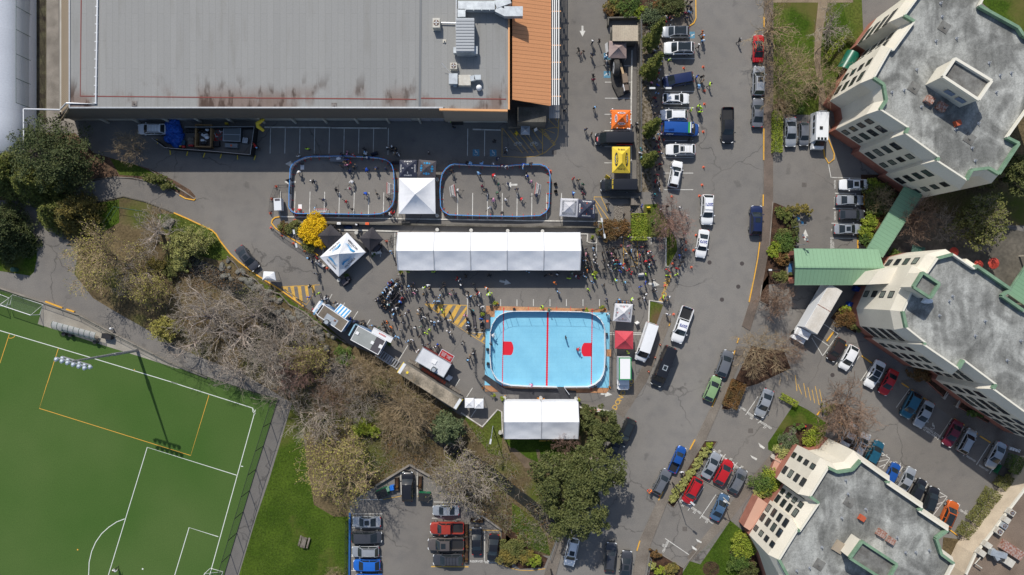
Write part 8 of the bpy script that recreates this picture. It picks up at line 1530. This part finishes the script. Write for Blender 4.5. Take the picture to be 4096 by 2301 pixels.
crowd('t20','1160,130,w 1190,130,m 1215,125,k 1265,110,k 1205,150,g 1310,100,m 1325,130,n 1155,160,r 1130,140,k 1340,90,c 1350,60,k 1330,45,n 1350,15,k 1320,10,k','curved pavement at top');crowd('t20','1120,275,w 1105,315,r 1120,340,t 1095,350,w 1080,380,w 1075,410,n 1130,435,w 1132,460,w 1125,485,t 1110,520,w 1100,555,r 1090,580,m 1105,600,w 1050,620,p 1060,660,g 1100,640,b 1095,700,c 1075,735,r 1085,760,n 1065,800,g 1095,800,n 1075,860,k 1100,885,w','behind upper conical trees')
crowd('t20','1115,870,g 1130,1010,w 1105,1010,c 1070,1045,k 1110,1045,r 1095,1070,m 1105,1105,r 1075,1110,n 1110,1145,r 1130,1155,w 1105,1185,k 1120,1235,r 1090,1250,k 1110,1270,k 1080,1320,k 1095,1320,m 1080,1365,r 1100,1375,w 1110,1400,k 1075,1405,k 1110,1430,w','behind lower conical trees');crowd('t21','1085,20,u 1065,45,n 980,105,b 905,140,n 845,170,k 1125,130,w 1270,120,w 1320,185,w 1170,110,k','under the bare street tree');crowd('t21','722,90,k 460,12,b 538,10,m','by the navy canopy')
crowd('t10','1480,920,y 1490,960,k 1798,1065,k 1890,1125,w 1880,1150,k 1300,1150,k','in the shadow along the arena');crowd('t22','640,505,c 1045,820,o,w 1280,670,w','beside the lower road');crowd('t02','860,1415,w,w','walking on the football pitch');crowd('t12','1440,1150,w,l','beside the orange red pickup');crowd('zJ','60,480,r,,,1.3 110,530,k','beside the equipment compound')
build_mass()
# ---------------------------------------------------------------- trees and planting
T=tree
T('D',262,655,6,6.6,'wide','tan','bud','wide tree with yellow green buds, left of the woodland',.32,.11);T('D',352,578,7,4.9,'wide2','pale',None,'pale bare tree with twisting limbs above the culvert');T('D',343,712,6,4.2,'wide','tan','bud','budding tree with long trunk shadow beside the footpath',.25,.11);T('D',442,615,4,2.6,'thin','tan','pal','small pale yellow budding tree on the grass bank',.8,.12);T('D',492,600,3,2.6,'thin','tan','pal','low pale yellow budding tree near the curved kerb',.6,.11)
T('D',485,800,8,6.4,'wide2','pale',None,'great pinkish bare tree, upper left of the grove',sz=1.1);T('D',572,850,8,6.6,'wide2','pale',None,'great pinkish bare tree in the middle of the grove',sz=1.1);T('D',650,905,8,6.0,'wide','pale',None,'pale bare tree spreading over the footpath');T('D',705,845,7,5.4,'wide2','pale',None,'pale bare tree beside the boulder bank');T('D',560,945,7,4.6,'wide2','pale',None,'pale bare tree overhanging the pitch corner');T('D',720,935,7,4.6,'wide','red',None,'reddish bare tree east of the grove');T('D',640,760,6,3.4,'thin','pale',None,'thin bare tree by the creek water')
for i,(x,y,r,pr) in enumerate(((520,760,4.2,'wide2'),(455,870,4.6,'wide2'),(610,800,4.8,'wide2'),(745,835,4.2,'wide2'),(690,985,4.2,'thin'),(850,950,4.0,'thin'),(890,1030,3.8,'thin'),(310,690,4.2,'wide2'))):T('D',x,y,6.5,r,pr,'pale' if i%3 else 'grey',None,('pale bare tree filling the grove' if i%3 else 'grey bare tree filling the grove'),seed=i)
T('D',388,830,5,2.4,'thin','tan','bud','small budding tree beside the footpath',.7,.11);T('D',765,890,5,4.4,'wide','tan','bud','yellow green budding tree beyond the boulders',.2,.11);T('D',822,1010,5,3.9,'thin','brown',None,'thin brown tree in the lower thicket');T('D',915,950,3,3.8,'star','tan',None,'star shaped bare bush of radiating tan stems');T('D',1022,1040,3,4.9,'star','tan',None,'big round bare bush of radiating stems below the container')
T('D',780,1060,7,5.2,'thin','pale',None,'leaning bare tree over the park lawn');T('D',845,1195,6.5,7.4,'wide','tan','bud','very wide budding maple beside the bottom lot',.42,.12);T('D',1157,1228,6,6.6,'wide','grey','bud','grey budding maple over the orange red pickup',.07,.10);T('D',835,1460,3,2.2,'thin','tan',None,'small bare tree at the bottom edge of the lawn');T('D',1425,1115,4,2.9,'thin','red',None,'small reddish bare tree behind the small white tent')
T('D',322,368,3.5,3.4,'thin','tan',None,'small bare tree in the bed by the arena drive');T('D',1700,548,5.5,4.6,'wide','red',None,'reddish bare street tree beside the numbered duty cars')
T('D',1968,45,7,5.4,'wide2','tan',None,'bare tree at the top beside the right pavement');T('D',2125,40,7,4.2,'wide2','grey',None,'bare tree by the corner of the top right block');T('D',2000,165,7,5.2,'thin','tan',None,'bare tree over the garden of the top right block');T('D',2085,190,6,4.4,'thin','tan',None,'bare tree nearest the wall of the top right block');T('D',1990,240,6,3.6,'thin','tan',None,'bare tree above the parked silver saloon')
T('D',1975,755,5,3.8,'wide','brown',None,'brown bare tree below the fountain basin');T('D',1922,890,5,5.0,'thin','tan',None,'bare tree in the triangular bed by the hatched lines');T('D',1990,880,4,3.4,'thin','brown',None,'smaller brown bare tree beside the lorry bays');T('D',2145,1035,6,6.4,'wide','brown',None,'spreading brown bare tree over the silver cars');T('D',2350,545,7,4.4,'wide','brown',None,'brown bare tree behind the green walkway')
T('D',2435,560,7,3.4,'wide2','grey',None,'grey bare tree over the terrace');T('D',2525,550,8,4.8,'wide','pale','olive','olive green tree with pale limbs at the right edge',.6,.2);T('D',2232,500,4,2.6,'thin','tan',None,'small bare tree beside the walkway roof');T('D',2515,420,6,3.0,'wide','brown','olive','olive leaved tree below the top right block',.4,.16)
conifer('D',178,412,10,6.6,'pine','dark pine with layered branches by the dome corner',21,ls=.18,lv=14,nb=9,flat=-.45,droop=.05,top=.15,dens=34);conifer('D',50,440,10,6.0,'cedar','bright green cedar at the left edge beside the dark pine',22,ls=.18,droop=.4,dens=30);conifer('D',118,470,8,4.8,'cedar','feathery cedar between the pine and the footpath',23,ls=.17,droop=.4,dens=30);conifer('D',30,585,7,5.0,'pine','dark rounded pine on the left lawn',24,ls=.17,flat=-.35,dens=30);conifer('D',205,545,6,4.6,'golden','golden tipped cedar beside the culvert',25,ls=.16,droop=.35,dens=28);conifer('D',155,540,5.5,3.6,'cedar','small cedar west of the golden tipped one',26,ls=.16,droop=.35)
conifer('D',-5,360,9,3.6,'cedar','cedar cut by the left edge under the white dome',27,ls=.17,droop=.4)
conifer('D',1130,1072,6.0,2.9,'blue','blue green spruce below the container end',31,lv=13,ls=.17,droop=.1,dens=40,flat=-.25)
for i,(bx,by,h,r,lb) in enumerate(((1630,118,12.5,1.25,'topmost'),(1628,190,11.0,1.3,'second'),(1628,334,9.5,1.1,'third'),(1624,410,8.5,1.1,'lowest'))):conifer('D',bx,by,h,r,'cedar',lb+' of the conical trees in the cobbled strip',40+i,lv=24,nb=12,ls=.12,droop=.1,dens=60,group='conical trees in the cobbled strip',top=.22,flat=-.1)
leafy('D',1400,1200,6,4.6,'dark','dark evergreen at the north west of the big clump by the road',51,n=105,nl=90,ls=.17,barkc='grey',cl=.24);leafy('D',1500,1182,6.5,4.6,'dark','dark evergreen beside the road at the north east of the clump',52,n=105,nl=90,ls=.17,barkc='grey',cl=.24);leafy('D',1455,1282,6.5,4.9,'dark','dark evergreen at the south of the big clump by the road',53,n=105,nl=90,ls=.17,barkc='grey',cl=.24);leafy('D',1452,1215,7,3.4,'dark','dark evergreen in the heart of the big clump',57,n=90,nl=80,ls=.17,cl=.26)
leafy('D',1520,1074,3,2.9,'dark','round dark evergreen beside the black suv',54,n=80,nl=80,ls=.14);leafy('D',1474,1050,2.5,1.9,'dark','small dark evergreen at the east end of the small tent',55,n=50,nl=70,ls=.13,ry=2.6)
leafy('D',2572,440,5,3.4,'dark','dark evergreen at the right edge below the top right block',58,n=80,nl=70)
SH=shrub
SH('D',790,580,2.3,'yellow','round bush covered in bright yellow flowers by the street rink',61,2.8,2.6,n=110,nl=110,name='flowering_bush');SH('D',738,574,2.6,'olive','low olive shrub mass left of the yellow bush',62,1.2,1.3,n=50);SH('D',778,612,1.9,'olive','olive shrub below the yellow bush',63,1.0,n=30);SH('D',715,572,1.2,'rust','small rusty shrub at the tip of the yellow kerb',64,.9,n=24)
for i,(f,x,yy,r,m,lb,ry) in enumerate((('t20',770,50,1.7,'golden','golden shrub at the top left of the walled bed',1.2),('t20',865,30,2.6,'green','broad green shrub at the top edge of the bed',1.9),('t20',960,85,1.7,'lime','lime green shrub above the ribbed shed',1.1),('t20',850,90,1.3,'golden','golden shrub above the shed corner',.9),('t20',1055,105,2.2,'blue','blue green rounded shrub beside the cobbles',2.2),('t20',1200,45,3.0,'dark','large dark rounded shrub near the curved pavement',2.0),('t20',1110,60,1.6,'rust','bronze shrub between the blue green and the dark one',1.2),('t20',745,90,1.0,'rust','reddish shrub at the wall corner',1.0),
 ('t21',768,280,3.4,'rust','wide bronze shrub above the white kerb',1.9),('t21',1078,232,1.0,'green','small clipped green cube shrub by the street tree',1.0),('t21',1090,300,1.2,'olive','olive shrub below the small clipped cube',1.2),('t21',690,290,1.4,'olive','olive shrub at the west end of the bronze one',1.4),
 ('t30',630,440,1.4,'dark','dark shrub beside the green entrance awning',1.4),('t30',345,650,1.3,'green','round green shrub beside the tan path',1.2),('t30',490,665,1.1,'olive','olive shrub near the block wall',1.1),('t30',175,810,1.4,'olive','olive shrub above the silver saloon',1.1),('t30',240,830,1.0,'green','green shrub above the grey hatchback',.9),('t30',90,790,1.2,'rust','rusty shrub at the garden corner',1.0),
 ('t31',240,135,2.4,'golden','golden conifer shrub spilling over the drive',1.0),('t31',125,155,1.6,'cedar','pale green conifer shrub beside the golden one',1.4),('t31',140,370,2.0,'green','tall green shrub beside the flag poles',2.4),('t31',115,310,1.3,'olive','olive shrub above the tall green one',1.1),('t31',70,420,1.5,'lime','yellow green shrub left of the flag poles',1.3),('t31',40,460,1.2,'lime','smaller yellow green shrub by the cycle rack',1.0),('t31',105,505,1.4,'rust','brown rounded shrub by the brick pier',1.2),('t31',100,640,2.0,'olive','olive shrub mass below the fountain basin',1.0),('t31',190,300,1.0,'dark','dark climbing shrub by the flag pole',3.2),
 ('t31',820,40,2.6,'dark','dark glossy shrub beside the pearl saloon',2.9),('t31',800,-30,2.0,'lime','lime green shrub beside the first visitor bay',1.5),('t31',820,130,2.0,'green','green shrub beside the dark hatchback',1.6),('t31',770,215,1.9,'lime','yellow green shrub beside bay 32',1.4),('t31',825,240,1.6,'rust','bronze shrub against the walkway roof',1.6),('t31',745,300,1.6,'lime','lime shrub at the end of bay 32',1.3),('t31',745,360,1.6,'green','green shrub at the canopy corner',1.2),('t31',950,470,1.3,'green','green shrub at the end of the green canopy',1.0),
 ('t31',580,885,1.3,'lime','yellow flowered plant in the dark bed by the bins',.8),('t31',610,950,2.6,'rust','brown heathery shrub in the dark bed',2.0),('t31',660,1000,1.4,'olive','olive shrub at the point of the dark bed',1.2),
 ('t22',1890,745,2.6,'green','large round green shrub before the pink brick wall',2.2),('t22',1868,820,1.4,'pal','pale flowering shrub below the large round one',1.1),('t22',1755,1220,2.6,'lime','big yellow green shrub on the bottom lawn',2.4),('t22',1700,1330,2.2,'green','green shrub below the big yellow green one',2.0),('t22',1820,1200,2.0,'green','green shrub against the cream wall',2.0),('t22',1790,1400,1.7,'dark','dark shrub at the bottom edge by the wall',1.7),('t22',1195,1405,1.4,'golden','golden orange shrub in the bottom bed',1.2),('t22',1095,1408,.9,'lime','small lime shrub in the bottom bed',.8),('t22',1055,1370,.7,'pal','pale tuft in the bottom bed',.6),('t22',1070,1285,1.1,'rust','reddish shrub at the tip of the bottom bed',.9),('t22',1148,1415,.7,'lime','second small lime shrub beside the golden orange one',.7),('t22',1487,468,.6,'lime','small round shrub at the tip of the hedge bed',.6),
 ('t22',35,1235,2.2,'olive','grey green clipped shrub by the bridge corner',1.8),('t22',90,1300,1.9,'golden','golden green shrub in the kerbed corner bed',1.3),('t22',165,1335,1.6,'lime','lime shrub at the right of the kerbed corner bed',1.2),('t12',1890,1310,2.0,'golden','golden green shrub at the left of the kerbed corner bed',1.8),('t12',1890,1230,1.4,'olive','olive shrub at the top of the kerbed corner bed',1.3),
 ('t32',160,430,1.9,'blue','blue green round shrub in the round garden bed',1.9),('t32',350,410,2.2,'lime','yellow green shrub in the round garden bed',2.0),('t32',105,515,1.6,'pal','pale flowering shrub by the white bench',1.3),('t32',235,325,.9,'green','low green shrub at the top of the round bed',.6),('t32',445,190,1.3,'olive','olive shrub in the kerb island under the bare tree',1.0),('t32',25,740,2.3,'lime','green shrub cut by the corner of the bottom right block',2.3),
 ('t32',1600,220,2.2,'green','white flowering shrub below the middle block',.9),('t31',1140,1370,2.4,'rust','dark flowering shrub at the foot of the middle block',1.5),
 ('t00',1180,1350,2.6,'olive','long green shrub in the bed by the arena drive',1.1),('t00',1260,1400,1.6,'olive','green shrub near the yellow kerb tip',.9),('t11',660,1240,1.6,'green','bright green bush on the bank above the creek',1.8),('t12',790,330,1.7,'lime','yellow green bramble in the lower thicket',1.6),('t12',870,360,1.5,'lime','second yellow green bramble in the lower thicket',1.2),('t01',1360,550,1.9,'pal','pale budding bush beside the creek',1.3),('t01',1480,430,2.0,'olive','olive bush on the grass bank',1.6),('t01',1290,600,1.5,'olive','dark olive bush in the woodland',1.2),('t01',1180,560,1.8,'golden','brownish bush in the woodland',1.5))):
    nn=int(18+r*max(r,ry)*7);SH(f,x,yy,r,m,lb,200+i,min(2.2,.7+r*.5),ry,0,n=min(90,nn),nl=55,ls=.105)
for i in range(10):
    x=1470-i*29;yy=505+i*40;SH('t22',x,yy,.82,'pal','pale yellow green rounded shrub in the sloping hedge beside the reserved bays',400+i,1.0,.8,n=18,nl=55,ls=.09,group='rounded shrubs of the sloping hedge')
for i,(f,pts,w_,h,m,lb) in enumerate((('t32',[(1835,715),(1765,800)],2.6,1.8,'olive','clipped olive hedge block nearest the dumpster'),('t32',[(1735,830),(1665,945)],3.4,1.8,'olive','second clipped olive hedge block down the slope'),('t32',[(1660,965),(1570,1070)],3.2,1.8,'olive','third clipped olive hedge block down the slope'),('t32',[(1555,1085),(1500,1170)],3.2,1.8,'olive','lowest clipped olive hedge block'),('t32',[(1905,560),(1860,680)],2.6,2.0,'green','dark clipped hedge beside the green dumpster'),('t32',[(100,95),(215,160)],1.0,1.0,'lime','small clipped lime hedge by the lawn edge'),
 ('t22',[(1712,-5),(1642,180)],2.3,1.7,'rust','long bronze clipped hedge beside the green hatchback'),('t30',[(72,845),(70,1145)],1.5,1.5,'lime','long clipped lime hedge beside the silver saloon'),('t30',[(440,450),(480,390),(525,335),(570,300)],1.0,1.0,'lime','curved lime hedge in the top right garden'),('t30',[(570,300),(610,292),(650,315)],.9,1.0,'olive','curved clipped hedge near the entrance awning'),('t21',[(905,265),(1010,265)],4.4,1.6,'lime','clipped yellow green block hedge on the garden lawn'))):hedge(f,pts,w_,h,m,lb,300+i)
# woodland undergrowth: brambles, dead stems, leaf litter (nobody could count it)
def inside(x,y,P):
    c=False;n=len(P)
    for i in range(n):
        a,b=P[i],P[(i+1)%n]
        if (a[1]>y) != (b[1]>y) and x<(b[0]-a[0])*(y-a[1])/(b[1]-a[1])+a[0]:c=not c
    return c
g=random.Random(99);th=[(640,700),(700,900),(760,870),(870,880),(950,900),(1010,960),(1140,1050),(1215,1085),(1262,1100),(1300,1180),(1350,1200),(1400,1300),(1385,1390),(1300,1350),(1205,1290),(1080,1195),(1031,1165),(940,1215),(880,1230),(800,1100),(740,1010),(640,930),(480,880),(420,800),(380,700),(420,640),(520,660)]
P=pp('D',th);TW=B();bx=[min(v.x for v in P),max(v.x for v in P),min(v.y for v in P),max(v.y for v in P)];PT=[];PG=[]
for i in range(9000):
    x,y=g.uniform(bx[0],bx[1]),g.uniform(bx[2],bx[3])
    if not inside(x,y,P):continue
    dns=noise.noise(Vector((x*.13,y*.13,3)))
    if dns<-.12 and g.random()<.75:continue
    k=2 if g.random()<.6 else 3
    for j in range(k):
        a=g.uniform(0,6.28);L=g.uniform(.5,1.5);h=g.uniform(.15,.9);TW.tube([(x,y,0),(x+math.cos(a)*L*.5,y+math.sin(a)*L*.5,h),(x+math.cos(a+.4)*L,y+math.sin(a+.4)*L,h*.7)],[.018,.014,.008],3)
    for j in range(8):
        q=(x+g.gauss(0,.5),y+g.gauss(0,.5),abs(g.gauss(.2,.25)));(PG if noise.noise(Vector((x*.2,y*.2,9)))>.02 else PT).append(q)
TW.build('bramble_stems',BK['grey'],kind='stuff',label='tangle of bare bramble stems over the creek banks',cat='undergrowth')
obj('undergrowth',leaves('undergrowth',PT,.10,LF['rust'],7));tag(bpy.context.scene.collection.objects[-1],'brown leafy undergrowth over the creek banks','undergrowth',kind='stuff');obj('undergrowth',leaves('undergrowth',PG,.11,LF['olive'],8));tag(bpy.context.scene.collection.objects[-1],'green bramble patches over the creek banks','undergrowth',kind='stuff')
# grass tufts on the lawns
def tufts(f,pts,n,m,seed,label,hmax=.12,s=.05):
    P=pp(f,pts);g=random.Random(seed);C=[];bx=[min(v.x for v in P),max(v.x for v in P),min(v.y for v in P),max(v.y for v in P)]
    while len(C)<n:
        x,y=g.uniform(bx[0],bx[1]),g.uniform(bx[2],bx[3])
        if inside(x,y,P) and noise.noise(Vector((x*.5,y*.5,seed)))>-.25:C.append((x,y,g.uniform(.02,hmax)))
    o=obj('grass',leaves('grass',C,s,m,seed,.1,.3));tag(o,label,'grass',kind='stuff')
GR=leafm('grass_blades',(.05,.10,.012),(.11,.17,.03));tufts('D',[(735,1016),(760,1060),(770,1150),(790,1270),(877,1300),(877,1447),(605,1447),(646,1304),(680,1207)],26000,GR,1,'short grass of the park lawn');tufts('D',[(541,590),(437,540),(380,540),(470,625),(560,630)],4000,GR,2,'rough grass of the bank by the curved kerb',.2,.07);tufts('D',[(1268,1108),(1415,1108),(1450,1150),(1360,1178),(1290,1130)],5000,GR,3,'short grass behind the small white tent');tufts('D',[(1290,1270),(1370,1350),(1383,1395),(1330,1380),(1285,1330)],5000,GR,4,'rough grass of the bank by the creek bridge',.25,.08);tufts('D',[(1840,1310),(1880,1340),(1860,1447),(1720,1447),(1735,1415)],6000,GR,5,'short grass of the bottom lawn')
# ---------------------------------------------------------------- labels that would repeat get their place in the photo
def order(n):return '%d%s'%(n,'th' if 10<n%100<14 else {1:'st',2:'nd',3:'rd'}.get(n%10,'th'))
by={}
for o in S.objects:
    if o.parent is None and o.get('label'):by.setdefault(o['label'],[]).append(o)
for lab,L in by.items():
    if len(L)<2:continue
    P=[img(o.location) for o in L];hz_=max(a[0] for a in P)-min(a[0] for a in P)>=max(a[1] for a in P)-min(a[1] for a in P)
    for i,(a,o) in enumerate(sorted(zip(P,L),key=lambda t:t[0][0] if hz_ else t[0][1])):
        o['label']='%s, %s from %s'%(lab,order(i+1),'left' if hz_ else 'top')
